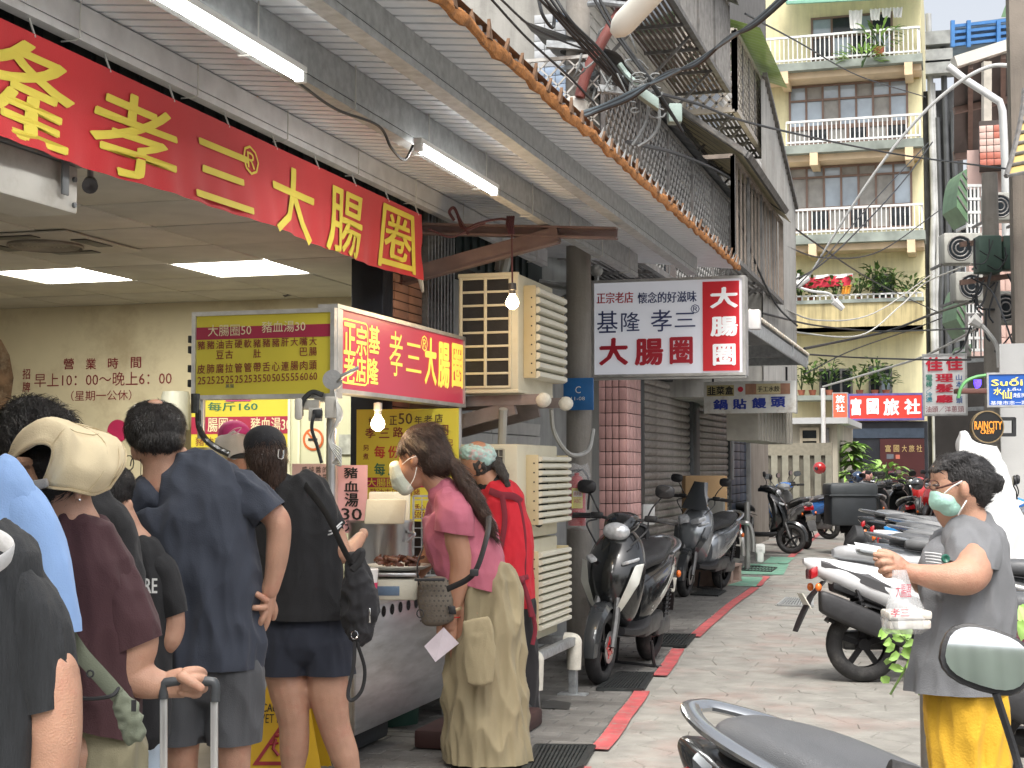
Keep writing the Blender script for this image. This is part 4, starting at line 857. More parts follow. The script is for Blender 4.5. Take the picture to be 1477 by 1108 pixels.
for k in range(26):
    a = (rg.uniform(838,915), rg.uniform(20,125)); c = (a[0]+rg.uniform(-25,30), a[1]+rg.uniform(8,45)); m_ = ((a[0]+c[0])/2+rg.uniform(-14,14), (a[1]+c[1])/2+rg.uniform(-14,14)); D = rg.uniform(10.1,10.7)
    b.tube(crom([PD(*a, D), PD(*m_, D-.05), PD(*c, D)], 5), rg.uniform(.004,.009), 5)
for k in range(10):
    cx_, cy_, r_ = rg.uniform(905,950), rg.uniform(110,165), rg.uniform(6,16); D = rg.uniform(10,10.4); b.tube([PD(cx_+r_*math.cos(a*.7), cy_+r_*.6*math.sin(a*.7), D) for a in range(9)], .007, 5)
b.tube(crom([PD(936,150,10.2), PD(932,175,10.2), PD(922,195,10.2), PD(912,210,10.2)]), .013, 6); b.tube(crom([PD(950,150,10.2), PD(950,180,10.2), PD(938,200,10.2), PD(920,212,10.2)]), .013, 6)
b.build('tangled_cables', mat('cable_grey', (.16,.17,.17), .55, 0, .3, 10, 0), up_, kind='stuff')
# street light head
sl_t = thing('street_light', 'white street light head poking in above the rusty awning', 'street light', tuple(PD(905,30,10)))
a = PD(884, 50, 9.9); c = PD(946, -16, 9.6); t_ = (c-a); sd_ = t_.cross(F_).normalized(); secs = []
for k in range(9):
    v = k/8; w_ = .085*(math.sin(math.pi*min(.5, v*1.6+.12)) if v < .4 else 1); h_ = w_*.55; cc = a+t_*v
    secs.append([cc+sd_*math.cos(q*math.pi/8)*w_+F_*math.sin(q*math.pi/8)*h_ for q in range(16)])
b = MB(); b.loft(secs); b.build('lamp_head', mat('lamp_cover', (.80,.80,.72), .4, 0, .05, 4, 0), sl_t)
up2 = thing('utility_pole', 'grey utility pole with a green transformer box in front of the pink building', 'utility pole', tuple(PD(1436, 730, 21)))
b = MB(); q = PD(1434, 250, 21); g_ = PD(1436, 730, 21); b.tube([(g_.x, g_.y, 0), (g_.x, g_.y, q.z)], [.14, .11], 12); b.build('pole', polem, up2)
q = PD(1424, 368, 20.7); b = MB(); b.obox(q, R_*.16, F_*.15, UP*.26, bev=.02); q = PD(1456, 366, 20.9); b.obox(q, R_*.13, F_*.15, UP*.24, bev=.02); b.build('transformer', mat('transformer_green', (.07,.12,.095), .5, 0, .15, 5, .1), up2)
b = MB(); 
for y_ in (345, 400): b.bar(PD(1385, y_+8, 20.8), PD(1475, y_-4, 20.8), .07, .07)
b.build('cross_arm', mat('arm_rust', (.22,.14,.11), .7, 0, .4, 6, .2), up2)
b = MB(); rg = random.Random(9)
for k in range(24):
    a = (rg.uniform(1395,1470), rg.uniform(330,500)); c = (a[0]+rg.uniform(-30,30), a[1]+rg.uniform(5,60)); D = rg.uniform(20.2,20.9); b.tube(crom([PD(*a, D), PD((a[0]+c[0])/2+rg.uniform(-10,10), (a[1]+c[1])/2+14, D), PD(*c, D)], 4), rg.uniform(.008,.016), 5)
b.build('tangled_cables', cable_m, up2, kind='stuff')
# arched lamp and grey pole
wpm = mat('lamp_pole_white', (.62,.63,.62), .4, .2, .1, 4, 0)
al = thing('arched_street_lamp', 'tall thin white pole arching over the lane from the right', 'street light', tuple(PD(1447, 730, 24)))
b = MB(); b.tube(crom([PD(1165,402,26), PD(1215,320,25.5), PD(1270,238,25), PD(1330,165,24.6), PD(1385,118,24.3), PD(1425,97,24.1), PD(1455,95,24), PD(1480,104,24), PD(1500,125,24)], 6), [.018+.022*min(1, k/40) for k in range(49)], 8); b.build('arm', wpm, al)
g_ = PD(1500, 740, 24); b = MB(); b.tube([(g_.x, g_.y, 0), PD(1500,125,24)], [.11, .07], 10); b.build('pole', wpm, al)
b = MB(); b.tube([PD(1150,412,26), PD(1166,401,26)], .06, 8); b.build('lamp_head', white_p, al)
gp = thing('bent_pipe', 'white drain pipe bending down across the pink building', 'pipe', tuple(PD(1450, 600, 26)))
b = MB(); b.tube([PD(1368,96,26.5), PD(1392,115,26.4), PD(1442,147,26.2), PD(1446,160,26.2), PD(1450,240,26.2), PD(1451,345,26.2)], .07, 10); b.build('pipe', wpm, gp)
# small street lamps on the right pole and by the banner
def smlamp(pts, D, head, lab):
    t = thing('small_street_lamp', lab, 'street light', tuple(PD(*pts[0], D))); b = MB(); b.tube(crom([PD(*p, D) for p in pts], 5), .03, 7); b.build('arm', wpm, t)
    b = MB(); b.tube([PD(*head[0], D), PD(*head[1], D)], [.09, .06], 8); b.build('lamp_head', white_p, t)
smlamp([(1441,530),(1438,500),(1425,480),(1412,466)], 19, ((1402,460),(1414,468)), 'small lamp on a curved arm beside the grey utility pole')
smlamp([(1152,395),(1150,412),(1170,420),(1196,424),(1204,436)], 30, ((1203,434),(1216,446)), 'thin lamp arm crossing in front of the planted balcony')
# ------------------------------------------------------------------ overhead wires
def wire(lab, pts, r=.012, m=None, seg=8, grp='overhead cables'):
    b = MB(); b.tube(crom([PD(*p) for p in pts], seg), r, 6); return setp(b.build('overhead_cable', m or cable_m), lab, 'cable', grp)
wire('long black cable running down from the tangle on the pole to the hotel front', [(885,120,10.2),(1000,148,13),(1100,182,17),(1290,222,24),(1477,247,20)], .014)
wire('black cable sagging past the planted balcony from the left cages', [(905,205,10.2),(985,225,13),(1060,262,16),(1140,325,22),(1250,400,32),(1330,440,40),(1400,470,36)], .016)
for k, w_ in enumerate(('lowest','second lowest','second highest','topmost')):
    wire(w_+' strand of the thick cable bundle climbing from the awning to the top', [(828,166+k*3,9.6),(870,152+k*2,9.5),(912,132+k*3,9.2),(960,112-k*2,9),(1005,88+k*2,8.6),(1050,58-k,8.2),(1090,30+k*2,7.8),(1140,-16+k*3,7.4)], .012, cable_m if k % 2 else mat('cable_bluegrey', (.10,.13,.15), .45, 0, .2, 10, 0), grp='twisted bundle from the awning')
for k, w_ in enumerate(('first','second','third','fourth','fifth','last')):
    wire(w_+' from the left of the parallel black cables falling to the pole tangle', [(770+k*9,-10,9.5+k*.06),(800+k*8,22+k*3,9.7),(850+k*6,78-k,10),(905+k*3,136,10.2)] if k < 4 else [(820+k*8,-10,10.2),(868+k*5,50,10.2),(925+k*3,118,10.2),(985,190,10.5)], .011, grp='parallel cables at the pole')
wire('thin cable crossing the white tiled wall down to the eave', [(705,-5,9.6),(760,55,10),(820,110,10.3),(858,150,10.4)], .009)
wire('short thin cable crossing the concrete wall near the top', [(718,-5,9),(770,40,9.5),(840,70,10.2),(862,72,10.3)], .008)
wire('cable looping down by the white tiles at the top', [(776,-5,9.8),(783,22,9.8),(797,40,9.9),(800,20,9.9)], .012)
wire('thin cable stretched across the yellow wall above the ledge plants', [(1160,503,22),(1200,495,26),(1280,478,28),(1340,455,26),(1400,435,21)], .022, cable_m)
wire('pale cable rising from the white pole to the right utility pole', [(1187,558,32),(1300,525,28),(1352,505,24),(1436,458,21)], .022, cable_w)
wire('thin straight wire over the low windows of the yellow building', [(1160,511,22),(1240,516,26),(1340,519,22),(1400,519,20)], .014)
wire('thin sagging wire below the planted balcony', [(1100,452,18),(1180,470,24),(1270,478,28),(1400,474,22)], .014)
wire('faint thin wire over the parapet of the planted balcony', [(1130,478,22),(1240,484,26),(1300,440,28),(1340,405,30),(1477,352,20)], .014, cable_w)
wire('thin wire rising across the balconies behind the arched lamp', [(1120,415,22),(1180,385,26),(1240,330,30),(1300,265,34),(1345,205,36)], .016)
wire('thin wire from the corrugated building to the banner balcony', [(1143,420,22),(1200,360,26),(1260,290,30),(1340,205,34)], .012)
wire('cable hanging before the right tiled building down to the blue sign', [(1400,400,20),(1430,420,20),(1452,470,19),(1470,530,18)], .012)
wire('thin cable rising steeply from the tiled fence past the low windows', [(1160,540,26),(1230,505,28),(1330,470,30),(1400,440,28)], .012)
wire('thin cable drooping from the corrugated wall under the second balcony', [(1120,350,20),(1190,372,26),(1270,362,32),(1360,300,36)], .014)
wire('thin cable cutting across the topmost balcony windows', [(1075,20,14),(1150,60,20),(1240,110,28),(1335,140,34)], .012)
wire('faint cable hanging in a loop over the stained parapet', [(1120,440,20),(1180,462,24),(1260,452,28),(1345,395,32)], .012, cable_w)
wire('cable dropping from the lower brown cage to the second awning', [(1062,300,16),(1090,380,17),(1120,440,18),(1150,470,19)], .012)
def outdoor_unit(px, py, D, w, h, lab):
    t = thing('outdoor_unit', lab, 'air conditioner', tuple(PD(px, py, D)), group='air conditioners on the right hand walls'); c = PD(px, py, D)
    b = MB(); b.obox(c, R_*w, F_*.18, UP*h, .03); b.build('casing', mat('unit_weathered', (.42,.42,.38), .6, 0, .15, 4, .1, streak=.3), t)
    b = MB()
    for r_ in (.3, .55, .8): b.lathe([(0, h*r_-.012), (.006, h*r_), (0, h*r_+.012)], c-F_*.185-R_*w*.25, -F_, 18)
    b.build('fan_guard', cage_m, t); b = MB(); b.lathe([(0,.001),(0,h*.85)], c-F_*.182-R_*w*.25, -F_, 18); b.build('fan_opening', dkwin, t)
    b = MB(); b.bar(c-UP*h-R_*w, c-UP*h-R_*w+F_*.6, .04, .04); b.bar(c-UP*h+R_*w, c-UP*h+R_*w+F_*.6, .04, .04); b.build('bracket', cage_m, t)
for px, py, D, w, h, lab in ((1388,360,25,.36,.26,'dark air conditioner between the two white window grilles'),(1404,415,24,.34,.24,'air conditioner just above the lower white window grille'),(1444,300,25,.3,.24,'air conditioner high on the pink tiled wall'),(1382,540,26,.3,.22,'air conditioner near the barber sign edge'),(1452,445,22,.3,.24,'air conditioner hanging right of the utility pole')): outdoor_unit(px, py, D, w, h, lab)
b = MB(); lattice(b, PD(1396, 590, 25), R_, UP, .5, 1.6, .12, .02, False); setp(b.build('window_bars', cage_m), 'dark vertical window bars below the pink building grilles', 'bars')
# ================================================================== red banner
ban = thing('banner', 'long red cloth banner with yellow characters hung along the shop front', 'banner', (-2.9, 6, 2.6))
redc = mat('banner_red', (.47,.012,.018), .75, 0, .07, 2, .12, 220, sheen=.2); yel_l = mat('banner_yellow', (.66,.54,.07), .7, 0, .06, 6, .1, 200)
fban = Face((-2.9, 0, 0), (0, 1, 0))
ya0 = 2.6; ya1 = PX(608, 350, -2.9).y; zt0 = PX(300, 166, -2.9).z; zb0 = PX(300, 298, -2.9).z
def bfn(u, v): 
    e = (v-zb0)/(zt0-zb0)
    return .03*math.sin(u*2.3+1)*(1-e)+.012*math.sin(u*7.1+v*4)*max(0, 1-e)**1.5+.009*math.sin((v-.16*u)*22+math.sin(u*2)*1.5)*(1-abs(2*e-1))*(.5+.5*math.sin(u*1.7))+.006*math.sin(u*31+v*6)*max(0, 1-e)**2
def zsag(u): return -.018*math.sin((u-ya0)*2.2)
b = MB(); n, m_ = 150, 14
b.grid([[fban.at(ya0+(ya1-ya0)*k/n, zb0+(zt0-zb0)*j/m_, bfn(ya0+(ya1-ya0)*k/n, zb0+(zt0-zb0)*j/m_)) for k in range(n+1)] for j in range(m_+1)]); b.build('cloth', redc, ban)
fban.text([('基',-215,-55,-95,70),('隆',-78,50,112,197),('孝',138,138,252,258),('三',277,212,356,297),('大',386,242,453,345),('腸',474,276,526,368),('圈',552,302,596,390)], yel_l, ban, off=.006, bold=.016, fn=bfn)
fban.text([('®',345,210,368,253)], yel_l, ban, off=.006, bold=0, fn=bfn)
b = MB()
for k in range(12): yy = ya0+.2+(ya1-ya0-.25)*k/11; b.tube([(-2.9, yy, zt0-.01), (-2.93, yy, zt0+.07)], .004, 5)
b.tube(crom([(-2.9, ya1, zb0+.02), (-2.93, ya1+.1, zb0-.05), (-2.98, ya1+.12, zb0+.1)]), .008, 5); b.build('ties', cable_w, ban)
# box under the banner (roller housing) and camera
hb = thing('roller_housing', 'grey and white metal roller housing under the left end of the banner', 'housing', (-3.12, 5, 2.4))
b = MB(); ye_ = PX(113, 260, -3.05).y; zt_ = PX(60, 232, -3.05).z; zb_ = PX(60, 295, -3.05).z
b.bbox((-3.3, 2, zb_), (-3.05, ye_, zt_+.02), .01); b.build('case', mat('case_white', (.46,.45,.42), .5, .1, .12, 6, .1, dirt=(.25,.22,.18), dirt_amt=.5, dirt_scale=4), hb)
b = MB(); b.bbox((-3.31, 2, zt_+.02), (-3.04, ye_+.02, zt_+.09), .006); b.bbox((-3.03, ye_-.14, zb_+.05), (-3.02, ye_-.1, zt_+.1), .003)
for zz in (zb_+.03, zt_-.03): b.cyl((-3.05, ye_-.03, zz), (-3.04, ye_-.03, zz), .01, n=8)
b.build('bracket', mat('bracket_grey', (.16,.17,.18), .5, .4), hb)
def seccam(p, lab, d):
    t = thing('security_camera', lab, 'camera', tuple(p), group='small security cameras'); p = V(p); d = V(d).normalized()
    b = MB(); b.lathe([(-.05,.001),(-.05,.026),(.05,.03),(.05,.026),(.04,.001)], p, d, 16); b.build('body', mat('camera_body', (.10,.10,.11), .4, 0, .1, 9), t)
    b = MB(); b.tube([p-d*.03, p-d*.03+V((0,0,.06))], .012, 8); b.bbox(p+V((-.04,-.02,.06))-d*.03, p+V((.04,.02,.08))-d*.03, .004); b.build('mount', mat('camera_mount', (.3,.3,.3), .5), t)
seccam(PX(130, 266, -3.15), 'small dark security camera under the left part of the banner', (.5,-.8,-.3)); seccam(PY(418, 421, 9.4), 'small white security camera on the back wall above the yellow menu', (-.3,-.9,-.2))
# ceiling vent
cv = PZ(66, 350, CZ); vt = thing('ceiling_vent', 'round slatted ceiling air vent in a white frame', 'air vent', (cv.x, cv.y, CZ))
b = MB(); b.lathe([(0,.001),(0,.19),(-.02,.2),(-.025,.19),(-.01,.185),(-.004,.001)], (cv.x, cv.y, CZ-.004), UP, 30)
for k in range(7): b.lathe([(-.02,.03+k*.022),(-.022,.042+k*.022)], (cv.x, cv.y, CZ-.003), UP, 30)
b.build('grille', mat('vent_dirty', (.22,.20,.17), .6, 0, .2, 9), vt); b = MB(); b.bbox((cv.x-.36, cv.y-.36, CZ-.012), (cv.x+.36, cv.y+.36, CZ-.003), .003); b.build('frame', mat('vent_frame', (.42,.40,.35), .6, 0, .1, 5), vt)
b = MB()
for sx, sy in ((-1,0),(1,0),(0,1),(0,-1)): b.bbox((cv.x+sx*.28-(.13 if sy else .045), cv.y+sy*.28-(.13 if sx else .045), CZ-.018), (cv.x+sx*.28+(.13 if sy else .045), cv.y+sy*.28+(.13 if sx else .045), CZ-.0125), .002)
b.build('slots', blackp, vt)
# ================================================================== stall
st = thing('food_stall', 'stainless steel food stall counter with signboards on thin posts', 'stall', (-2.76, 7.2, 0))
SXF = -2.74
n0 = PX(513, 1000, SXF).y; n1 = PX(660, 1000, SXF).y; zt = .785; zb = .15
b = MB(); b.bbox((SXF-.02, n0, zb), (SXF, n1+.3, zt-.03), .004); b.box((SXF-.62, n0, zb), (SXF-.02, n0+.02, zt-.03)); b.box((SXF-.62, n1+.28, zb), (SXF-.02, n1+.3, zt-.03)); b.build('front_panel', brushed, st)
b = MB(); b.bbox((SXF-.66, n0-.04, zt-.035), (SXF+.05, n1+.34, zt), .006); b.build('counter_top', steel, st)
b = MB()
for k in range(16): yy = n0+.12+k*.115; b.lathe([(0,.001),(0,.028)], (SXF+.002, yy, zt-.085), (1,0,0), 14)
b.build('vent_holes', mat('hole_dark', (.01,.01,.01), .9), st, kind='stuff')
b = MB()
for yy in (n0+.05, n1+.25):
    for xx in (SXF-.58, SXF-.06): b.cyl((xx, yy, 0), (xx, yy, zb), .02, n=8)
b.build('leg', galv, st)
b = MB(); b.bbox((SXF-.5, n0+.2, .02), (SXF-.1, n0+.7, .3), .03); setp(b.build('storage_box', mat('dark_box', (.03,.035,.04), .5)), 'dark box stored under the steel stall counter', 'box')
b = MB(); b.cyl((SXF-.3, n0+1.2, 0), (SXF-.3, n0+1.2, .34), .16, .18, 20); setp(b.build('gas_bottle', mat('dark_green', (.02,.07,.05), .5)), 'squat dark bottle under the steel stall counter', 'bottle')
bx = MB(); bx.bbox((-2.64, 7.05, .003), (-2.2, 7.9, .1), .02)
setp(bx.build('step_plank', mat('maroon_step', (.05,.022,.02), .6, 0, .3, 6, .1)), 'low maroon step on the ground in front of the stall', 'step')
# signboards on the stall
fr_ = Face((SXF, 0, 0), (0, 1, 0)); frm = mat('sign_alu', (.55,.55,.54), .4, .7, .15, 9, .1, dirt=(.25,.22,.2), dirt_amt=.4, dirt_scale=6)
ysr0 = PX(487, 500, SXF).y; ysr1 = PX(672, 520, SXF).y; zst = PX(487, 438, SXF).z; zsb = PX(487, 566, SXF).z
def lightbox(name, label, F, u0, v0, u1, v1, th, facem, frm, edge=.03, cat='sign', group=None, glow=0, side=None):
    t = thing(name, label, cat, tuple(F.at(u0, v0, -th/2)), group=group)
    b = MB()
    for a in ((u0, v0, u1, v0+edge), (u0, v1-edge, u1, v1), (u0, v0+edge, u0+edge, v1-edge), (u1-edge, v0+edge, u1, v1-edge)):
        b.prism([F.at(a[0], a[1], 0), F.at(a[2], a[1], 0), F.at(a[2], a[3], 0), F.at(a[0], a[3], 0)], -F.n*th)
    b.build('frame', frm, t)
    b = MB(); b.prism([F.at(u0+edge, v0+edge, -.012), F.at(u1-edge, v0+edge, -.012), F.at(u1-edge, v1-edge, -.012), F.at(u0+edge, v1-edge, -.012)], -F.n*(th-.024)); b.build('face_panel', facem, t)
    return t
redface = mat('sign_red_pink', (.50,.045,.085), .35, 0, .05, 2, 0, emit=.12); yface = mat('sign_yellow', (.66,.56,.05), .5, 0, .05, 3, .03)
yl2 = mat('letter_yellow', (.95,.74,.12), .4, 0, .04, 3, 0, emit=.25); bandm = mat('band_crimson', (.36,.02,.06), .5, 0, .05, 3, 0); ltr_m = mat('letter_maroon', (.22,.03,.03), .6, 0, .05, 5, 0)
rs = lightbox('stall_signboard', 'red illuminated stall signboard with yellow characters facing the lane', fr_, ysr0, zsb, ysr1, zst, .1, redface, frm, .02)
f2 = Face((SXF-.012, 0, 0), (0, 1, 0))
f2.text([('正',495,466,512,512),('宗',513,470,528,514),('老',495,512,511,553),('店',513,514,527,552),('基',531,470,547,510),('隆',529,517,545,555)], yl2, rs, off=.003, bold=.03)
f2.text([('孝',561,478,580,543),('三',585,496,607,537)], yl2, rs, off=.003, bold=0); f2.text([('大',612,487,629,556),('腸',631,494,648,560),('圈',651,496,667,560)], yl2, rs, off=.003, bold=.045); f2.text([('®',607,484,616,507)], yl2, rs, off=.003, bold=0)
a0 = f2.uv(491, 510); a1 = f2.uv(530, 510); f2.ring(a0[0], f2.uv(510, 555)[1], a1[0], f2.uv(510, 462)[1], .008, yl2, rs, .003, 'border', .03)
cr = PX(485, 500, SXF); YS = cr.y-.02; fyl = Face((-9, YS, 0), (1, 0, 0))
yu0 = fyl.uv(276, 510)[0]; yu1 = fyl.uv(482, 500)[0]; yv1 = fyl.uv(380, 447)[1]; yv0 = fyl.uv(380, 575)[1]
ys = lightbox('menu_board', 'yellow menu board with maroon dish names and prices hung at the stall corner', fyl, yu0, yv0, yu1, yv1, .1, yface, frm, .02)
fy2 = Face((-9, YS+.012, 0), (1, 0, 0))
fy2.rect(278, 470, 479, 488, bandm, ys, off=.002, name='heading_band')
q = lambda x, y: (250+x*450/1466, 400+y*450/1466)
items = []
for s_, x0, y0_, x1, y1_ in (('大腸圈50',165,222,368,276),('豬血湯30',418,205,622,258)):
    a = q(x0, y0_); c = q(x1, y1_); items.append((s_, a[0], a[1], c[0], c[1]))
fy2.text(items, mat('cream_letter', (.75,.68,.45), .5), ys, off=.004, bold=.012)
items = []
cols_ = ['豬豬油吉硬軟豬豬豬肝大嘴大', '  豆古  肚    巴腸', '皮肺腐拉管管帶舌心連腸肉頭', None]
prc = ['25','25','25','25','25','25','35','50','50','55','55','60','60']
xs = [115+k*(640-115)/12 for k in range(13)]
for k in range(13):
    dy = -k*1.6
    for r_, (yy, hh) in enumerate(((302, 40), (350, 40), (412, 44))):
        ch = (cols_[r_]+' '*13)[k] if r_ != 1 else {2:'豆',3:'古',6:'肚',11:'巴',12:'腸'}.get(k, ' ')
        if ch.strip(): a = q(xs[k], yy+dy-2); c = q(xs[k]+36, yy+hh+dy-2); items.append((ch, a[0], a[1], c[0], c[1]))
    a = q(xs[k]+1, 468+dy*1.1); c = q(xs[k]+38, 504+dy*1.1); items.append((prc[k], a[0], a[1], c[0], c[1]))
fy2.text(items, ltr_m, ys, off=.004, bold=.014)
a = q(247,503); c = q(287,520); fy2.text([('蒸蛋', a[0], a[1], c[0], c[1])], mat('ink_blue', (.06,.08,.12), .6), ys, off=.004)
b = MB()
for yy in (.06, .13, .22, .27): b.bbox((fyl.at(yu0, 0).x-.02, YS+.0, yv0+yy), (fyl.at(yu0, 0).x-.005, YS+.08, yv0+yy+.035), .003)
b.build('side_clips', blackp, ys)
# posts
post_s = mat('post_silver', (.5,.5,.5), .35, .8, .15, 9, .05)
b = MB(); c0 = PX(478, 600, SXF-.03); b.cyl((c0.x, c0.y, zt), (c0.x, c0.y, zsb+.02), .022, n=12); c1 = PX(662, 600, SXF-.04); b.cyl((c1.x, c1.y, zt), (c1.x, c1.y, zsb+.02), .018, n=12)
c2_ = fyl.at(yu0+.03, 0); b.cyl((c2_.x, YS+.05, 1.55), (c2_.x, YS+.05, zsb+.02), .018, n=10); b.build('post', post_s, st)
b = MB(); b.tube(crom([PD(286,592,6.4), PD(287,615,6.4), PD(295,632,6.35), (PD(310,645,6.35)), PD(330,655,6.35)]), .014, 8); b.tube([PD(282,568,6.4), PD(282,596,6.4)], .02, 8); b.build('curved_handle', mat('dark_chrome', (.08,.08,.08), .2, .6), st)
# gear on the pole
pw = thing('power_sockets', 'cluster of white sockets, plugs and a small lamp clamped to the stall pole', 'sockets', tuple(PD(470,590,6.9)))
b = MB(); b.obox(PD(448,584,6.85), R_*.045, F_*.03, UP*.022, .006); b.obox(PD(455,598,6.8), R_*.03, F_*.02, UP*.03, .005); b.obox(PD(478,588,6.8), R_*.028, F_*.025, UP*.05, .006); b.obox(PD(466,574,6.85), R_*.04, F_*.02, UP*.02, .005); b.obox(PD(431,590,6.8), R_*.018, F_*.02, UP*.05, .012); b.build('socket_box', mat('socket_white', (.62,.60,.55), .5, 0, .1, 9), pw)
b = MB(); b.tube(crom([PD(458,592,6.78), PD(452,602,6.75), PD(450,620,6.75), PD(458,645,6.75), PD(464,668,6.75)]), .008, 6); b.tube(crom([PD(466,570,6.8), PD(450,566,6.8), PD(436,580,6.8), PD(434,600,6.8)]), .012, 6); b.obox(PD(458,597,6.77), R_*.022, F_*.02, UP*.02, .008); b.build('black_lead', cable_m, pw)
b = MB()
for k in range(5): b.tube(crom([PD(482,560+k*3,6.8), PD(486+k*2,600,6.75+.02*k), PD(478-k,635,6.76), PD(492,650+k*5,6.75), PD(480,668,6.78)]), .004, 5)
b.build('pale_leads', cable_w, pw)
b = MB(); b.tube(crom([PD(482,562,6.7), PD(486,552,6.62), PD(497,541,6.55)]), .006, 6); b.obox(PD(504,537,6.52), (R_*.04+UP*.02), F_*.02, UP*.008, .004); b.lathe([(0,.001),(0,.045),(.01,.045),(.01,.001)], PD(480,548,6.62), -F_, 18); b.build('clip_fan', mat('clip_grey', (.35,.35,.35), .4, .3), pw)
# bulbs
bulb_on = mat('bulb_glow', (1,.72,.38), .4, 0, 0, 5, 0, emit=28); bulb_w = mat('bulb_glow_soft', (1,.86,.62), .4, 0, 0, 5, 0, emit=7)
def bulb(p, lab, m, r, e, cord_top):
    p = V(p); t = thing('light_bulb', lab, 'bulb', tuple(p), group='hanging bulbs'); b = MB(); b.lathe([(-r*1.0,.001),(-r*.95,r*.35),(-r*.5,r*.88),(0,r),(r*.5,r*.9),(r*1.2,r*.45),(r*1.4,r*.42)], p, UP, 18); b.build('glass_bulb', m, t)
    b = MB(); b.lathe([(r*1.35,r*.48),(r*1.9,r*.5),(r*2.0,r*.62),(r*3.0,r*.6),(r*3.1,.003)], p, UP, 14); b.build('socket', blackp if cord_top else mat('socket_grey', (.3,.28,.26), .5), t)
    if cord_top: b = MB(); b.tube([p+V((0,0,r*3)), V(cord_top)], .005, 6); b.build('cord', mat('red_cord', (.08,.02,.02), .6), t)
    la = bpy.data.lights.new('bulb_light', 'POINT'); la.energy = e; la.color = (1,.68,.36); la.shadow_soft_size = r; lo = bpy.data.objects.new('bulb_light', la); COL.objects.link(lo); lo.location = p+V((.0,-.07,-.02)); 
bp1 = PD(739, 437, 8.1); ct = PD(738, 318, 8.1); bulb(bp1, 'glowing amber bulb hanging on a red cord before the upper cooling unit', bulb_on, .036, 2.2, ct)
bulb(PD(545, 612, 7.1), 'glowing white bulb under the red stall signboard', bulb_w, .034, 3, None)
b = MB(); b.tube(crom([PD(660,312,8.1), PD(668,330,8.1), PD(690,322,8.05), PD(720,316,8.05), PD(738,318,8.0)]), .007, 5); b.tube(crom([PD(655,318,8.1), PD(648,306,8.1), PD(655,300,8.1), PD(664,318,8.1), PD(676,338,8.1)]), .009, 5); b.tube(crom([PD(618,330,8.1), PD(650,342,8.1), PD(680,330,8.1), PD(700,322,8.1)]), .006, 5)
for k in range(4): b.tube(crom([PD(732+k*3,312,8.02), PD(731+k*3,326,8.0), PD(735+k*2,338,8.0)]), .006, 5)
setp(b.build('bracket_cable', mat('cord_dark_red', (.07,.02,.025), .6)), 'dark reddish cable looped round the brown awning bracket', 'cable')
# partition behind the stall, stickers, yellow posters
YP = 9.0; c_col = PX(552, 500, -3.15).y-.07
par_ = thing('partition', 'cream partition behind the stall with a no smoking sticker', 'partition', tuple(PY(460, 700, YP))); fpar = Face((-9, YP, 0), (1,0,0))
u0 = fpar.uv(415, 600)[0]; u1 = fpar.uv(518, 600)[0]; b = MB(); b.box((fpar.at(u0,0).x, YP, 0), (fpar.at(u1,0).x, YP+.05, fpar.uv(460, 570)[1])); b.build('board', mat('cream_board', (.56,.57,.40), .5, 0, .05, 3, .02), par_)
b = MB()
for px in (418, 432, 470, 516): a = fpar.uv(px, 600)[0]; b.box((fpar.at(a,0).x-.008, YP-.01, 0), (fpar.at(a,0).x+.008, YP, fpar.uv(460, 572)[1]))
b.build('trim', mat('trim_cream', (.66,.66,.50), .5), par_)
c = fpar.at(*fpar.uv(452, 634), .004); r_ = .075
b = MB(); b.lathe([(0,r_*.78),(0,r_)], c, (0,-1,0), 30); b.prism([c+V((-.05,-.001,.045)), c+V((-.04,-.001,.055)), c+V((.05,-.001,-.045)), c+V((.04,-.001,-.055))], (0,-.001,0)); b.build('prohibition_ring', mat('orange_red', (.52,.12,.03), .5), par_)
b = MB(); b.lathe([(0,.001),(0,r_*.78)], c+V((0,.001,0)), (0,-1,0), 30); b.build('sticker_face', mat('sticker_cream', (.6,.55,.42), .5), par_)
b = MB(); b.box(c+V((-.035,-.003,-.008)), c+V((.03,-.001,.008))); b.build('cigarette', blackp, par_)
b = MB(); b.box(fpar.at(*fpar.uv(500, 640), .01)-V((.05,0,.07)), fpar.at(*fpar.uv(500, 640), .015)+V((.05,0,.06))); b.build('wall_notice', mat('notice_grey', (.42,.44,.40), .5, 0, .3, 20, 0), par_)
yb1 = thing('yellow_poster', 'yellow menu poster with dark characters behind the leaning woman', 'poster', tuple(PY(590,700,8.85))); YQ = c_col-.14; fq = Face((-9, YQ, 0), (1,0,0))
fq.rect(514, 590, 661, 752, yface, yb1, off=0, name='sheet', th=.01)
fq.text([('正',562,600,573,613),('50',575,596,595,612),('年',598,600,609,612),('老',612,599,624,611),('店',627,597,639,609),('始',532,602,543,613)], mat('ink_brown',(.10,.06,.03),.6), yb1, off=.003, bold=.02)
fq.text([('孝',527,617,542,632),('三',547,618,562,632),('路',567,616,582,631),('大',588,616,603,631),('腸',608,614,623,629)], ltr_m, yb1, off=.003, bold=.02)
fq.text([('圈',632,613,647,628),('另',524,642,532,650),('煮',524,654,532,663),('巳',646,634,654,643)], ltr_m, yb1, off=.003, bold=.01)
fq.text([('每',540,643,556,661),('份',560,643,576,661)], mat('ink_red',(.5,.05,.03),.6), yb1, off=.003, bold=.03); fq.text([('每',540,668,556,686),('片',560,668,576,686)], mat('ink_green',(.03,.16,.09),.6), yb1, off=.003, bold=.03)
fq.rect(517, 689, 612, 703, bandm, yb1, off=.002, name='heading_band'); fq.text([('大腸圈50',530,690,585,702)], yface, yb1, off=.004, bold=.02)
fq.text([('豬油吉硬軟豬豬',534,705,606,716),('舌心',599,727,613,737),('5050',598,738,613,747)], ltr_m, yb1, off=.003, bold=.02)
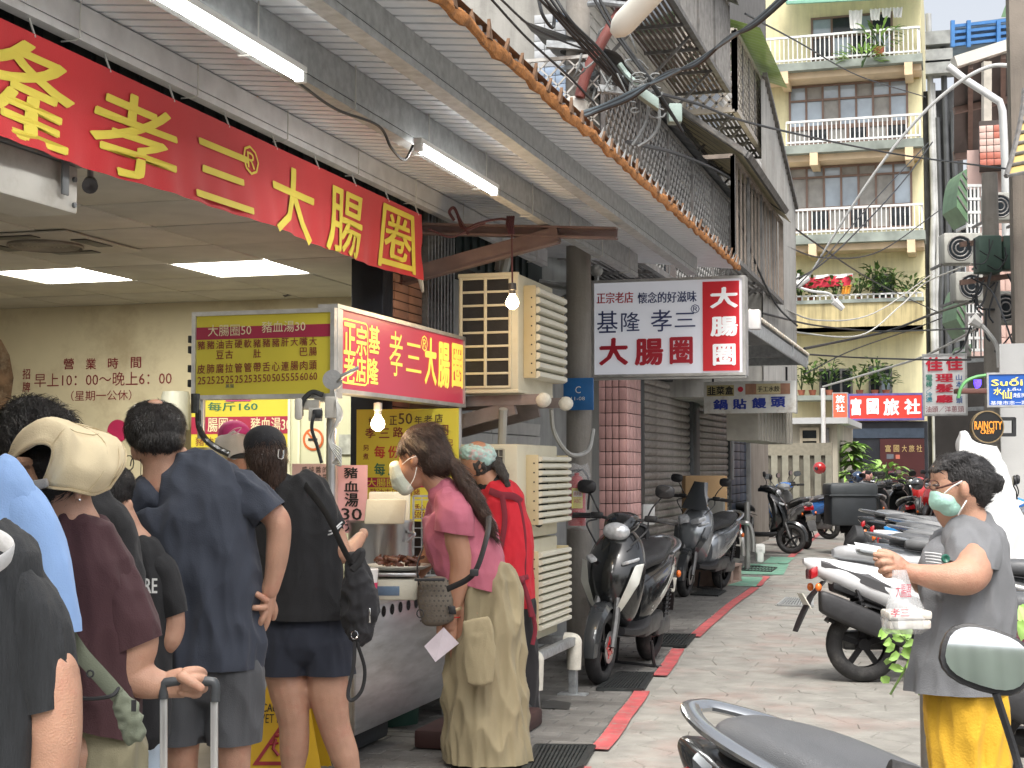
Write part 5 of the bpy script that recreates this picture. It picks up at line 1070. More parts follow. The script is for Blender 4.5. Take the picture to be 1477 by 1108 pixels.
yb3 = thing('yellow_poster', 'yellow menu poster half hidden behind the pink cap and under the menu board', 'poster', tuple(PY(345,620,YP))); fp3 = Face((-9, 9.3, 0), (1,0,0))
fp3.rect(276, 574, 416, 645, yface, yb3, off=0, name='sheet', th=.01); fp3.rect(276, 601, 416, 626, bandm, yb3, off=.002, name='heading_band')
fp3.text([('腸圈50',300,603,345,623),('豬血湯30',362,602,420,622)], mat('cream_letter', (.75,.68,.45), .5), yb3, off=.004, bold=.02)
fp3.text([('每斤160',300,580,372,593)], mat('ink_green',(.03,.16,.09),.6), yb3, off=.003, bold=.03); fp3.text([('豬油吉硬軟豬豬豬',282,630,392,643)], ltr_m, yb3, off=.003, bold=.02)
fp3.rect(326, 571, 362, 579, mat('magenta', (.5,.05,.2), .5), yb3, off=.006, name='pink_label')
# pink notice sheets
pks = mat('pink_paper', (.74,.42,.46), .7, 0, .05, 5, .05, 90); ink = mat('ink_black', (.015,.015,.015), .6, 0, 0, 5, 0)
YN = 7.0; fn_ = Face((-9, 6.95, 0), (1,0,0)); np_ = thing('price_notice', 'pink price sheet with large brush written characters hung from the counter', 'notice', tuple(fn_.at(*fn_.uv(505, 720))))
fn_.rect(488, 671, 530, 769, pks, np_, off=.004, name='paper', th=.003)
fn_.text([('豬',497,674,517,690),('血',497,694,518,709),('湯',498,711,518,731),('30',493,733,523,750),('元',498,751,518,767)], ink, np_, off=.008, bold=.03)
nq = thing('price_notice', 'pale pink notice with small columns of writing beside the large price sheet', 'notice', tuple(fn_.at(*fn_.uv(455, 700))))
fn_.rect(421, 669, 488, 750, mat('pale_pink_paper', (.72,.52,.52), .7, 0, .05, 5, .05, 90), nq, off=0, name='paper', th=.003)
items = []
for x0, s_ in ((477, '外帶食材均會附'), (466, '的醬料，如需'), (456, '醬油、小包'), (446, '純是辣椒'), (436, '感謝您')):
    for k, ch in enumerate(s_): items.append((ch, x0, 673+k*10.5, x0+7.5, 682+k*10.5))
fn_.text(items, ink, nq, off=.004, bold=.005)
# things on the counter
tz = zt
pot = thing('steam_pot', 'large stainless steel pot on the stall counter', 'pot', tuple(PD(550, 806, 7.5))); c = PD(548, 806, 7.55); c.z = tz
zt_p = PD(548, 754, 7.4).z; b = MB(); R = 46/FPX*7.5; b.lathe([(0,.001),(0,R),(zt_p-tz-.03,R),(zt_p-tz,R*1.06),(zt_p-tz+.01,R*1.02),(zt_p-tz-.02,R*.95),(.01,R*.95)], c, UP, 36); b.build('body', steel, pot)
b = MB(); b.tube(crom([c+R_*R*.9+V((0,0,zt_p-tz-.05))-F_*.08, c+R_*(R*1.12)+V((0,0,zt_p-tz-.06))-F_*.08, c+R_*R*.9+V((0,0,zt_p-tz-.1))-F_*.1]), .008, 6); b.build('handle', steel, pot)
b = MB(); fo = mat('foam_cream', (.68,.66,.54), .8, 0, .04, 5, .1, 90); pc_ = PD(562, 754, 7.35); b.obox(PD(560, 733, 7.45)+F_*.06, R_*.105, F_*.015+UP*.0, UP*.08+F_*.02, .01); b.obox(PD(556,738,7.35), R_*.10, F_*.01, UP*.062+R_*.006, .01); setp(b.build('foam_boards', fo), 'cream foam lids leaning upright behind the steel pot rim', 'lid')
b = MB(); c = PD(575, 800, 7.15); c.z = tz+.14; b.lathe([(0,.001),(.0,.12),(.018,.16),(.022,.16),(.006,.12),(.006,.001)], c, UP, 28); setp(b.build('plate', mat('plate_white', (.66,.64,.56), .3)), 'white plate holding braised meat on top of the scale', 'plate')
b = MB(); rg = random.Random(4)
for k in range(60): b.obox(c+V((rg.uniform(-.1,.1), rg.uniform(-.07,.07), .02+rg.uniform(0,.035))), V((rg.uniform(-1,1), rg.uniform(-1,1), rg.uniform(-.4,.4))).normalized()*rg.uniform(.012,.03), V((rg.uniform(-1,1), rg.uniform(-1,1), .3)).normalized()*.009, V((rg.uniform(-.3,.3), .2, 1)).normalized()*.007, .004)
setp(b.build('braised_meat', mat('meat', (.10,.035,.02), .35, 0, .4, 30, .4, 80)), 'small heap of dark braised meat pieces on the white plate', 'food')
sc_ = thing('kitchen_scale', 'cream kitchen scale with a blue display on the stall counter', 'scale', tuple(c-V((0,0,.14)))); b = MB(); p = PD(570, 826, 7.1); b.obox(V((p.x, p.y, tz+.055)), R_*.115, F_*.12, UP*.05, .012); b.build('body', mat('scale_cream', (.52,.50,.41), .5, 0, .05, 4), sc_)
b = MB(); b.obox(V((p.x, p.y, tz+.125)), R_*.11, F_*.13, UP*.008, .004); b.obox(V((p.x, p.y, tz+.11)), R_*.03, F_*.03, UP*.01, .003); b.build('weighing_plate', steel, sc_)
b = MB(); b.obox(V((p.x, p.y, tz+.05))-F_*.121-R_*.025, R_*.055, F_*.002, UP*.022, .001); b.build('display', mat('display_blue', (.10,.15,.22), .2), sc_)
cup = thing('chopstick_cup', 'pink banded white tub with a red ribbon at the counter edge', 'tub', tuple(PD(527, 850, 6.9))); b = MB(); c = PD(527, 862, 6.85); c.z = tz; b.lathe([(0,.001),(0,.045),(.16,.06),(.165,.055),(.02,.04)], c, UP, 20); b.build('tub', mat('tub_white', (.7,.68,.65), .5), cup)
b = MB(); b.lathe([(.06,.052),(.10,.058)], c, UP, 20); b.tube(crom([c+V((.0,-.06,.09)), c+V((.04,-.08,.1)), c+V((.06,-.07,.02)), c+V((.07,-.07,-.06))]), .012, 6); b.build('ribbon', mat('ribbon_red', (.6,.04,.12), .5), cup)
b = MB(); c = PD(488, 840, 6.75); c.z = tz-.02
for k in range(12): b.tube([c+V((rg.uniform(-.02,.02), rg.uniform(-.02,.02), 0)), c+V((rg.uniform(-.035,.035), rg.uniform(-.03,.03), .16+rg.uniform(0,.03)))], .003, 5)
setp(b.build('skewers', mat('bamboo', (.5,.36,.18), .6)), 'bundle of bamboo skewers standing by the counter edge', 'skewers')
wr_ = MB(); lattice(wr_, PD(596, 830, 7.9), R_, UP, .28, .42, .045, .005, False); 
for k in range(9): wr_.bar(PD(596, 830, 7.9)+UP*k*.05, PD(596, 830, 7.9)+UP*k*.05+R_*.28, .005, .005)
setp(wr_.build('wire_rack', galv), 'thin wire rack standing right of the steel pot', 'rack')
# white dispenser on the wall
b = MB(); c = PY(253, 620, 9.35); b.lathe([(0,.001),(0,.10),(.24,.10),(.27,.09),(.27,.001)], V((c.x, c.y, c.z)), UP, 24); setp(b.build('water_heater', mat('heater_white', (.55,.56,.48), .4, 0, .04, 3)), 'pale cylindrical dispenser on the shop wall behind the man', 'dispenser')
# ================================================================== cooling units
crm = mat('unit_cream', (.60,.56,.42), .5, 0, .05, 3, .04, 60, dirt=(.35,.28,.17), dirt_amt=.3, dirt_scale=4); crm2 = mat('louvre_cream', (.66,.64,.53), .45, 0, .04, 4, .03)
dkc = mat('coil_dark', (.012,.012,.014), .6, 0, .3, 20, .2)
def acunit(label, x0, x1, y0, y1, z0, z1, nl, rows=8, grid=True, foff=.1):
    t = thing('cooling_unit', label, 'air conditioner', ((x0+x1)/2, (y0+y1)/2, z0))
    b = MB(); b.bbox((x0, y0, z0), (x1, y1, z1), .012); b.build('casing', crm, t)
    if grid:
        W = x1-x0; H = z1-z0; cw = (W-.07)/2
        dk = MB(); dk.box((x0+.025, y0-.004, z0+.03), (x1-.045, y0-.001, z1-.03)); dk.build('coil', dkc, t)
        b = MB()
        for i in range(3): xx = x0+.02+i*(cw+.0); b.bbox((xx-.008, y0-.014, z0+.02), (xx+.010, y0-.002, z1-.02), .003)
        for k in range(rows+1): zz = z0+.025+(H-.05)*k/rows; b.bbox((x0+.012, y0-.013, zz-.007), (x0+.028+cw*2, y0-.003, zz+.007), .003)
        b.build('coil_guard', crm, t)
        b = MB(); b.bbox((x0-.0, y0-.004, z1-.02), (x1, y0+.02, z1+.008), .004); b.bbox((x0, y0-.006, z0-.01), (x1, y1, z0+.01), .004); b.build('rim', crm, t)
    # louvred air deflector on the lane side
    fy0 = y0+foff; fy1 = y1-.01; zz0 = z0+.08; zz1 = z1-.06
    b = MB(); b.bbox((x1, fy0, zz0), (x1+.075, fy0+.012, zz1), .004); b.bbox((x1, fy1-.012, zz0), (x1+.075, fy1, zz1), .004); b.build('deflector_frame', mat('deflector_tan', (.55,.46,.28), .5, 0, .06, 4, .03), t)
    h = (zz1-zz0)/nl; s_ = MB()
    pr_ = [(0.0,.004),(.08,.0),(.098,.016),(.098,.046),(.085,.058),(.0,.036)]
    s_.loft([[V((p, q_, z*h/.075)) for p, z in pr_] for q_ in (0.012, fy1-fy0-.012)]); sm_ = s_.mesh('louvre', crm2)
    for k in range(nl): inst('louvre', sm_, Matrix.Translation((x1, fy0, zz0+k*h)), t)
    b = MB()
    for k in range(int((zz1-zz0)/.055)): b.cyl((x1+.05, fy0-.003, zz0+.03+k*.055), (x1+.05, fy0, zz0+.03+k*.055), .005, n=6)
    b.build('screws', blackp, t, kind='stuff')
    b = MB(); b.lathe([(0,.001),(0,.2),(.006,.2)], (x1+.001, (y0+y1)/2, (z0+z1)/2-.02), (1,0,0), 24); b.build('fan_opening', dkc, t)
    return t
ax = -2.42; ay0 = PX(748, 500, ax).y; ay1 = ay0+.76; az1 = PX(748, 394, ax).z; az0 = PX(748, 564, ax).z
au = acunit('upper cream cooling unit on wall brackets with a dark gridded side', ax-.37, ax, ay0, ay1, az0, az1, 10)
b = MB()
for yy in (ay0+.1, ay1-.15): b.bar((-3.16, yy, az0-.06), (ax+.1, yy, az0-.045), .05, .06); b.bar((-3.16, yy, az0-.26), (ax-.05, yy, az0-.09), .04, .08)
b.build('bracket', mat('bracket_steel', (.24,.20,.19), .5, .4, .2, 9), au)
tapem = mat('tape_white', (.62,.60,.52), .7, 0, .1, 20, .4, 60)
b = MB()
for yy in (ay0+.1, ay1-.15): b.sphere((ax+.12, yy, az0-.05), .055, 12, 8, .9, .8, .8)
b.build('padding', tapem, au)
b = MB(); q = PD(630,350,8.7); b.tube(crom([PD(726,395,8.8), PD(730,375,8.8), PD(724,362,8.9), PD(720,390,8.9)]), .03, 8); b.tube(crom([PD(795,590,9.2), PD(800,625,9.3), PD(822,655,9.5), PD(848,650,9.9), PD(856,620,10.1)]), .014, 6); b.tube(crom([PD(726,590,8.6), PD(724,640,8.7)]), .025, 8); b.build('pipework', mat('pipe_silver', (.42,.42,.40), .5, .3), au)
lz0 = PX(735, 940, ax).z; lz1 = PX(735, 640, ax).z; lm = (lz0+lz1)/2+.02
lu = acunit('upper of the two stacked cream cooling units beside the red vested woman', ax-.37, ax, ay0-.02, ay1+.1, lm+.012, lz1, 10, grid=False, foff=.17)
lu2 = acunit('lower of the two stacked cream cooling units, standing on a low metal frame', ax-.37, ax, ay0-.02, ay1+.1, lz0, lm, 11, grid=False, foff=.17)
b = MB(); lattice(b, (ax-.35, ay0-.03, lm+.03), (1,0,0), (0,0,1), .27, lz1-lm-.06, .04, .004, False); 
for k in range(12): b.bar((ax-.35, ay0-.03, lm+.04+k*.045), (ax-.08, ay0-.03, lm+.04+k*.045), .004, .004)
b.build('guard_wires', mat('guard_pale', (.5,.48,.4), .5, .3), lu)
b = MB(); b.box((ax-.34, ay0-.024, lm+.03), (ax-.09, ay0-.021, lz1-.03)); b.build('coil', mat('coil_grey', (.12,.11,.10), .6), lu)
fr2 = thing('unit_stand', 'low galvanised stand under the stacked cooling units with taped corners', 'stand', (ax, 8.5, 0))
b = MB(); zt_ = lz0-.02; y_a, y_b = PX(772, 1028, -2.3).y, PX(828, 995, -2.3).y
for yy in (y_a, y_b):
    b.bbox((-2.33, yy-.025, 0), (-2.28, yy+.025, zt_-.03), .005); b.bbox((-2.85, yy-.025, 0), (-2.80, yy+.025, zt_-.03), .005); b.bbox((-2.85, yy-.025, zt_-.05), (-2.28, yy+.025, zt_), .005)
b.bbox((-2.33, y_a, zt_-.05), (-2.28, y_b, zt_-.0), .005); b.bbox((-2.85, y_a, zt_-.05), (-2.80, y_b, zt_), .005); b.bbox((-2.40, y_b-.03, 0), (-2.22, y_b+.06, .012), .002); b.build('frame', galv, fr2)
b = MB()
for yy in (y_a, y_b): b.tube(crom([(-2.36, yy, zt_-.02), (-2.30, yy, zt_-.025), (-2.295, yy, zt_-.06), (-2.3, yy, zt_-.2)]), .045, 10)
b.build('taped_corner', tapem, fr2)
# fire extinguisher in a bag
fe = thing('fire_extinguisher', 'red fire extinguisher wrapped in clear plastic tied to the pole', 'fire extinguisher', tuple(PD(832, 760, 10.3))); D = 10.3
c = PD(832, 758, D); hh = PD(832, 682, D).z-c.z; r_ = 13/FPX*D
b = MB(); b.lathe([(0,.001),(0,r_),(hh*.78,r_),(hh*.92,r_*.6),(hh*.95,r_*.3),(hh,r_*.3)], c, UP, 20); b.build('cylinder', mat('extinguisher_red', (.50,.02,.03), .3, 0, .05, 5, 0, coat=.5), fe)
fe_f = Face(c-F_*(r_+.002)-R_*r_*.6+V((0,0,hh*.33)), R_); fe_f.rect_uv(0, 0, r_*1.2, hh*.38, mat('label_yellow', (.7,.62,.12), .5), fe, name='label'); fe_f.rect_uv(.01, hh*.22, r_*1.1, hh*.33, mat('label_white', (.8,.78,.7), .5), fe, off=.004, name='label_band')
fe_f.text_uv([('滅火器', .012, hh*.235, r_*1.08, hh*.315), ('ABC', .015, hh*.1, r_*1.0, hh*.18)], mat('ink_red',(.5,.05,.03),.6), fe, off=.006)
b = MB(); b.lathe([(hh*.0-.03,.001),(-.02,r_*1.2),(hh*.5,r_*1.35),(hh*.95,r_*1.5),(hh*1.15,r_*1.2)], c, UP, 14)
for i, v in enumerate(b.v): b.v[i] = v+noise.noise_vector(v*14)*.025
b.build('plastic_bag', mat('clear_plastic', (.8,.8,.8), .15, 0, 0, 5, .5, 30, alpha=.22), fe)
b = MB(); b.tube(crom([c+V((0,0,hh)), c+V((.05,-.02,hh*1.05)), c+V((.09,0,hh*.8)), c+V((.08,0,hh*.3))]), .008, 6); b.bar(c+V((-.05,0,hh*1.03)), c+V((.05,0,hh*1.06)), .02, .015); b.build('hose', blackp, fe)
# ================================================================== hanging signs over the lane
YH = 11.15; fs_ = Face((-6, YH, 0), (1,0,0)); whs = mat('sign_white', (.72,.74,.80), .4, 0, .04, 2, 0, emit=.14)
u0 = fs_.uv(853, 470)[0]; u1 = fs_.uv(1075, 470)[0]; v1 = fs_.uv(960, 401)[1]; v0 = fs_.uv(960, 543)[1]
hs = lightbox('hanging_signboard', 'white and red lightbox sign with blue and red characters hanging over the lane', fs_, u0, v0, u1, v1, .16, whs, frm, .022)
fs2 = Face((-6, YH-.012+.024, 0), (1,0,0))
fs2.rect(1014, 406, 1067, 535, mat('sign_crimson', (.55,.02,.03), .4, 0, .04, 2, 0, emit=.1), hs, off=.0135, name='red_panel')
sR = mat('sign_red_ink', (.50,.02,.04), .4, 0, .03, 3, 0); sB = mat('sign_blue_ink', (.035,.05,.16), .4, 0, .03, 3, 0)
g = lambda x, y: (780+x*400/1477, 350+y*400/1477)
def T(F, lst, m, par, off=.003, bold=.02, gg=g):
    F.text([(s_, *gg(x0, y0_), *gg(x1, y1_)) for s_, x0, y0_, x1, y1_ in lst], m, par, off=off, bold=bold)
T(fs2, [('正宗老店',300,265,495,325)], sR, hs, .016, .03); T(fs2, [('懷念的好滋味',518,262,832,322)], sB, hs, .016, .03)
T(fs2, [('基',302,365,412,482),('隆',430,372,530,475),('孝',588,358,700,475),('三',715,375,825,450),('®',800,330,848,378)], sB, hs, .016, .006)
T(fs2, [('大',312,508,468,655),('腸',502,512,655,655),('圈',688,503,812,648)], sR, hs, .016, .05); T(fs2, [('大',903,238,1052,350),('腸',905,395,1052,500),('圈',918,540,1040,655)], mat('sign_white_ink', (.85,.85,.85), .4, 0, 0, 3, 0, emit=.15), hs, .018, .05)
b = MB(); b.tube(crom([fs_.at(u0, v1-.05, -.08), fs_.at(u0-.2, v1-.03, -.08), fs_.at(u0-.5, v1+.02, -.08)]), .03, 8); b.tube([fs_.at(u0, v0+.02, -.08), fs_.at(u0-.9, v0+.02, -.08)], .025, 8); b.sphere(fs_.at(u0+.02, v1+.09, -.1), .05, 12, 8); b.tube([fs_.at(u0+.02, v1+.05, -.1), fs_.at(u0+.02, v1, -.1)], .02, 6)
b.bbox(fs_.at(u0-.05, v0-.02, -.01)+V((0,0,0)), fs_.at(u1, v0-.003, -.05), .003); b.build('mounting_pipe', mat('pipe_silver', (.42,.42,.40), .5, .3), hs)
b = MB(); q = PD(800, 440, 10.6); b.obox(PD(815, 440, 11.5), R_*.13+UP*.06, F_*.1, UP*.06-R_*.03, .01); setp(b.build('metal_hood', mat('hood_grey', (.16,.17,.17), .5, .3)), 'grey metal hood tilted between the upper cooling unit and the lightbox', 'hood')
b = MB(); b.bbox(PY(1079, 475, 11.6), PY(1098, 448, 11.7), .01); setp(b.build('box_lamp', mat('lamp_offwhite', (.7,.68,.66), .5)), 'small off white plastic box hung behind the lightbox corner', 'box')
YD = 16.2; fd = Face((-6, YD, 0), (1,0,0)); u0 = fd.uv(1015, 570)[0]; u1 = fd.uv(1148, 570)[0]; v1 = fd.uv(1080, 550)[1]; v0 = fd.uv(1080, 596)[1]
signw = mat('sign_old_white', (.66,.66,.62), .6, 0, .06, 5, .05, 40, dirt=(.32,.25,.18), dirt_amt=.55, dirt_scale=6)
ds = thing('dumpling_signboard', 'white dumpling signboard with blue characters hanging before the corrugated box', 'sign', (-2, YD, v0)); b = MB(); b.bbox(fd.at(u0, v0, 0), fd.at(u1, v1, -.05), .006); b.build('board', signw, ds)
g2 = lambda x, y: (900+x*300/1477, 540+y*300/1477)
def R2(x0, y0_, x1, y1_, m, nm, off=.004): a = g2(x0, y0_); c = g2(x1, y1_); fd.rect(a[0], a[1], c[0], c[1], m, ds, off=off, name=nm)
R2(588,78,782,155, mat('patch_ochre', (.42,.36,.16), .6), 'patch'); R2(862,66,1180,142, mat('patch_brown', (.36,.19,.12), .7, 0, .3, 9), 'patch'); R2(940,66,1112,138, mat('patch_cream', (.60,.52,.30), .6), 'patch', .006)
T(fd, [('韭',592,88,652,148),('菜',655,86,715,146),('盒',718,84,778,144)], ink, ds, .007, .04, g2); T(fd, [('手工水餃',948,84,1106,124)], ink, ds, .009, .02, g2)
T(fd, [('鍋',634,178,738,252),('貼',772,174,872,248),('饅',908,166,1012,242),('頭',1042,158,1148,234)], mat('ink_royal', (.02,.04,.28), .5), ds, .006, .05, g2)
b = MB(); a = g2(828,107); b.lathe([(0,.001),(0,.03)], fd.at(*fd.uv(*a), .007), (0,-1,0), 16); b.build('red_dot', sR, ds)
b = MB(); b.tube([fd.at(u1-.1, v1, -.02), fd.at(u1-.1, v1+.15, -.02)], .012, 6); b.tube([fd.at(u0+.1, v1, -.02), fd.at(u0+.1, v1+.15, -.02)], .012, 6); b.build('hanger', cable_m, ds)
# hotel sign
YO = YF-.5; fo_ = Face((-9, YO, 0), (1,0,0))
g3 = lambda x, y: (1100+x*377/1477, 480+y*377/1477)
def box3(F, x0, y0_, x1, y1_, th, m, frm_, lab, name, gg=g3, edge=.05):
    a = gg(x0, y0_); c = gg(x1, y1_); return lightbox(name, lab, F, F.uv(a[0], (a[1]+c[1])/2)[0], F.uv((a[0]+c[0])/2, c[1])[1], F.uv(c[0], (a[1]+c[1])/2)[0], F.uv((a[0]+c[0])/2, a[1])[1], th, m, frm_, edge)
hredm = mat('hotel_red', (.68,.045,.03), .45, 0, .1, 1, 0, emit=.1); purple = mat('frame_purple', (.12,.10,.30), .5)
ho = box3(fo_, 480, 342, 912, 496, .3, hredm, purple, 'wide red hotel sign with white characters at the end of the lane', 'hotel_sign', edge=.07)
whl = mat('sign_white_ink', (.85,.85,.85), .4, 0, 0, 3, 0, emit=.15)
T(fo_, [('富',498,370,558,468),('國',588,372,656,462),('旅',682,372,772,468),('社',800,372,892,462)], whl, ho, .006, .05, g3)
ho2 = box3(Face((-9, YO-.05, 0), (1,0,0)), 394, 338, 482, 498, .3, mat('hotel_red_b', (.62,.12,.06), .45, 0, .1, 1, 0, emit=.1), frm, 'narrow orange red side sign left of the wide hotel sign', 'hotel_sign', edge=.03)
T(Face((-9, YO-.05, 0), (1,0,0)), [('旅',412,352,464,398),('社',412,404,464,448)], whl, ho2, .006, .03, g3)
b = MB(); q = PD(1212, 614, 45); b.obox(q, R_*.35, F_*.2, UP*.13, .03); setp(b.build('gutter_box', mat('orange_tan', (.42,.20,.12), .7, 0, .2, 5)), 'small orange brown box fixed below the narrow hotel sign', 'box')
# barber sign
YBb = 24.0; fbb = Face((0, YBb, 0), (1,0,0)); wh2 = mat('barber_white', (.74,.74,.73), .5, 0, .04, 2, 0, emit=.06)
bb = box3(fbb, 903, 118, 1157, 468, .25, wh2, frm, 'tall white barber signboard with red and green characters on the right', 'barber_sign', edge=.03)
rb2 = mat('barber_red', (.66,.02,.05), .4); gb2 = mat('barber_green', (.03,.25,.17), .4); bb2 = mat('barber_blue', (.05,.14,.38), .4); mb2 = mat('barber_maroon', (.30,.05,.07), .5)
T(fbb, [('佳',920,138,1018,218),('佳',1035,134,1132,214),('理',975,232,1078,278),('髮',975,288,1078,338),('廳',978,350,1076,396)], rb2, bb, .003, .05, g3)
T(fbb, [('電',922,236,960,272),('棒',922,274,960,308)], gb2, bb, .003, .03, g3); T(fbb, [('／',922,312,956,334),('冷',922,336,960,362),('燙',922,364,960,392)], mat('barber_teal', (.04,.32,.42), .4), bb, .003, .03, g3)
T(fbb, [('山',1092,236,1126,268),('本',1092,274,1128,310),('頭',1094,360,1130,400)], bb2, bb, .003, .03, g3); T(fbb, [('油頭／洋蔥頭',922,414,1138,450)], mb2, bb, .003, .02, g3)
b = MB(); a = fbb.at(*fbb.uv(1394, 520)); b.bar(a+V((0,.12,0)), a+V((1.2,.12,.05)), .06, .06); a = fbb.at(*fbb.uv(1394, 590)); b.bar(a+V((0,.12,0)), a+V((1.2,.12,.05)), .06, .06); b.build('bracket', galv, bb)
# blue sign
YU = 17.0; fu = Face((0, YU, 0), (1,0,0)); bl_ = mat('shop_blue', (.015,.10,.42), .4, 0, .04, 2, 0, emit=.08)
bs = box3(fu, 1268, 222, 1760, 418, .18, bl_, frm, 'blue shop sign with yellow lettering on the right edge', 'shop_sign', edge=.02)
T(fu, [('Suối',1292,252,1470,300)], yl2, bs, .003, .04, g3); T(fu, [('Lẩu chay',1386,308,1570,330)], whl, bs, .003, .03, g3); T(fu, [('水',1304,310,1352,352),('仙',1348,324,1408,374)], yl2, bs, .003, .02, g3); T(fu, [('越南',1416,340,1500,366)], whl, bs, .003, .0, g3); T(fu, [('基隆市忠一路23巷1號',1288,384,1620,406)], whl, bs, .003, .01, g3)
# neon hood & round sign
ng = thing('curved_bracket', 'thin green curved bracket arching beside the barber sign', 'bracket', tuple(PD(1400,545,16))); b = MB(); b.tube(crom([PD(*g3(1105,370),15.5), PD(*g3(1118,320),15.5), PD(*g3(1150,275),15.5), PD(*g3(1205,250),15.5), PD(*g3(1262,240),15.5)]), .018, 6); b.build('arm', mat('neon_green', (.12,.36,.12), .4), ng)
b = MB(); b.tube(crom([PD(*g3(1200,295),15.6), PD(*g3(1214,290),15.6), PD(*g3(1214,265),15.6)]), .04, 6); b.build('violet_tube', mat('violet_glow', (.10,.05,.9), .4, 0, 0, 3, 0, emit=1.5), ng)
b = MB(); b.obox(PD(*g3(1212,330),18), R_*.26, F_*.1, UP*.03, .01); b.tube([PD(*g3(1212,322),18)+R_*(-.2+.05*k)+V((0,0,.0)) for k in range(9)], .012, 5); b.build('shelf_box', mat('box_maroon', (.22,.10,.08), .5), ng)
rc = thing('round_sign', 'round black club sign with orange lettering on a wall bracket', 'sign', tuple(PD(1424,611,12.5))); DR = 12.5
cc = PD(*g3(1272,532), DR); rr_ = 92*377/1477/FPX*DR
b = MB(); b.lathe([(.0,.001),(.0,rr_*.95),(.04,rr_*.95),(.04,.001)], cc, F_, 40); b.build('disc', mat('disc_black', (.012,.012,.012), .35), rc); b = MB(); b.lathe([(-.008,rr_*.93),(-.008,rr_),(.05,rr_),(.05,rr_*.93)], cc, F_, 40); b.build('rim', mat('brass_rim', (.30,.22,.12), .4, .5), rc)
frc = Face(cc-F_*.001, R_); T(frc, [('RAINCITY',1196,500,1352,548),('CREW',1230,548,1310,572)], mat('orange_letter', (.85,.32,.04), .4, 0, 0, 3, 0, emit=.15), rc, .004, .05, g3)
b = MB(); b.bar(PD(*g3(1340,487),DR+.1), PD(*g3(1425,487),DR+.1), .03, .03); b.bar(PD(*g3(1340,577),DR+.1), PD(*g3(1425,577),DR+.1), .03, .03); b.bar(PD(*g3(1420,480),DR+.1), PD(*g3(1420,585),DR+.1), .03, .03, up=F_); b.build('bracket', blackp, rc)
# ================================================================== street clutter
bch = thing('bench', 'folding bench with dark frame and one pale wooden slat behind the black scooter', 'bench', tuple(PZ(925, 925, 0)))
k3 = lambda x, y, D: PD(780+x*320/985, 640+y*320/985, D); D = 10.9
b = MB(); 
for dd in (0, .35): b.tube(crom([k3(440,855,D-.1+dd), k3(500,850,D+dd), k3(530,830,D+dd), k3(552,700,D+.1+dd), k3(556,600,D+.1+dd)]), .014, 7); b.tube([k3(486,800,D+dd), k3(482,700,D+dd), k3(470,380,D+dd)], .014, 7)
b.tube([k3(470,820,D+.3), k3(545,815,D+.4), k3(562,790,D+.4), k3(545,640,D+.3)], .014, 7); b.build('frame', blackp, bch)
b = MB(); a = k3(497,605,D); c = k3(584,566,D); b.bar(a+V((0,0,-.01)), c+V((0,0,-.01)), .1, .03); b.build('slat', mat('pine_slat', (.55,.33,.14), .5, 0, .15, 6, .1, stretch=(1,1,8)), bch)
b = MB(); b.bar(k3(497,700,D), k3(540,655,D), .1, .02); b.build('lower_slat', mat('white_slat', (.6,.58,.52), .5), bch)
ft = thing('folded_table', 'dark ribbed folding table standing upright behind the black scooter', 'folding table', tuple(PZ(915, 915, 0))); DT = 11.3
b = MB(); b.tube(crom([k3(335,700,DT), k3(330,520,DT), k3(333,370,DT), k3(380,358,DT), k3(450,362,DT), k3(475,400,DT), k3(488,560,DT), k3(500,720,DT)], 4), .016, 7); b.build('rim', blackp, ft)
b = MB()
for k in range(13): b.bar(k3(340+k*10,368,DT+.01), k3(345+k*12,730,DT+.01), .016, .012, up=F_)
b.build('ribs', mat('ribs_dark', (.03,.03,.033), .5), ft, kind='stuff'); b = MB(); b.add([k3(338,368,DT+.03), k3(470,366,DT+.03), k3(498,725,DT+.03), k3(345,725,DT+.03)], [(0,1,2,3)]); b.build('top', mat('table_dark', (.02,.02,.022), .5), ft)
pal = thing('wooden_pallet', 'small weathered wooden pallet block beside the grey scooter', 'pallet', tuple(PZ(1030, 848, 0))); kp = lambda x, y, z: PZ(780+x*320/985, 640+y*320/985, z)
wdm = mat('pallet_wood', (.34,.24,.20), .8, 0, .2, 6, .3, 60); c0_, c1_ = PZ(1022, 846, 0), PZ(1050, 838, 0); u_ = (c1_-c0_); L_ = u_.length; u_.normalize(); n_ = V((-u_.y, u_.x, 0)); Lb = .62
b = MB()
for v_ in (.0, .105, .2): b.obox(c0_+u_*L_/2+n_*Lb*0+V((0,0,.012+v_)), u_*L_/2, n_*.18, UP*.012) if v_ != .105 else None
b.build('deck_board', wdm, pal); b = MB()
for k in range(3): b.obox(c0_+u_*(.05+(L_-.1)*k/2)+V((0,0,.11)), u_*.05, n_*.17, UP*.085)
b.build('block', wdm, pal)
def hoop(pts, lab):
    b = MB(); b.tube(crom(pts, 5), .032, 10); t = b.build('steel_hoop', mat('hoop_steel', (.45,.45,.44), .35, .8, .15, 8, .05)); setp(t, lab, 'barrier', 'steel hoop barriers by the black scooter')
k4 = lambda x, y, D: PD(1000+x*300/1330, 600+y*300/1330, D)
hoop([k4(165,700,19.5), k4(250,698,19.4), k4(290,715,19.3), k4(312,780,19.2), k4(318,895,19.2)], 'nearer bent steel hoop barrier between the grey and the black scooters')
hoop([k4(170,684,20.2), k4(320,682,20.0), k4(360,700,20.0), k4(380,770,20.0), k4(384,868,20.0)], 'farther bent steel hoop barrier between the grey and the black scooters')
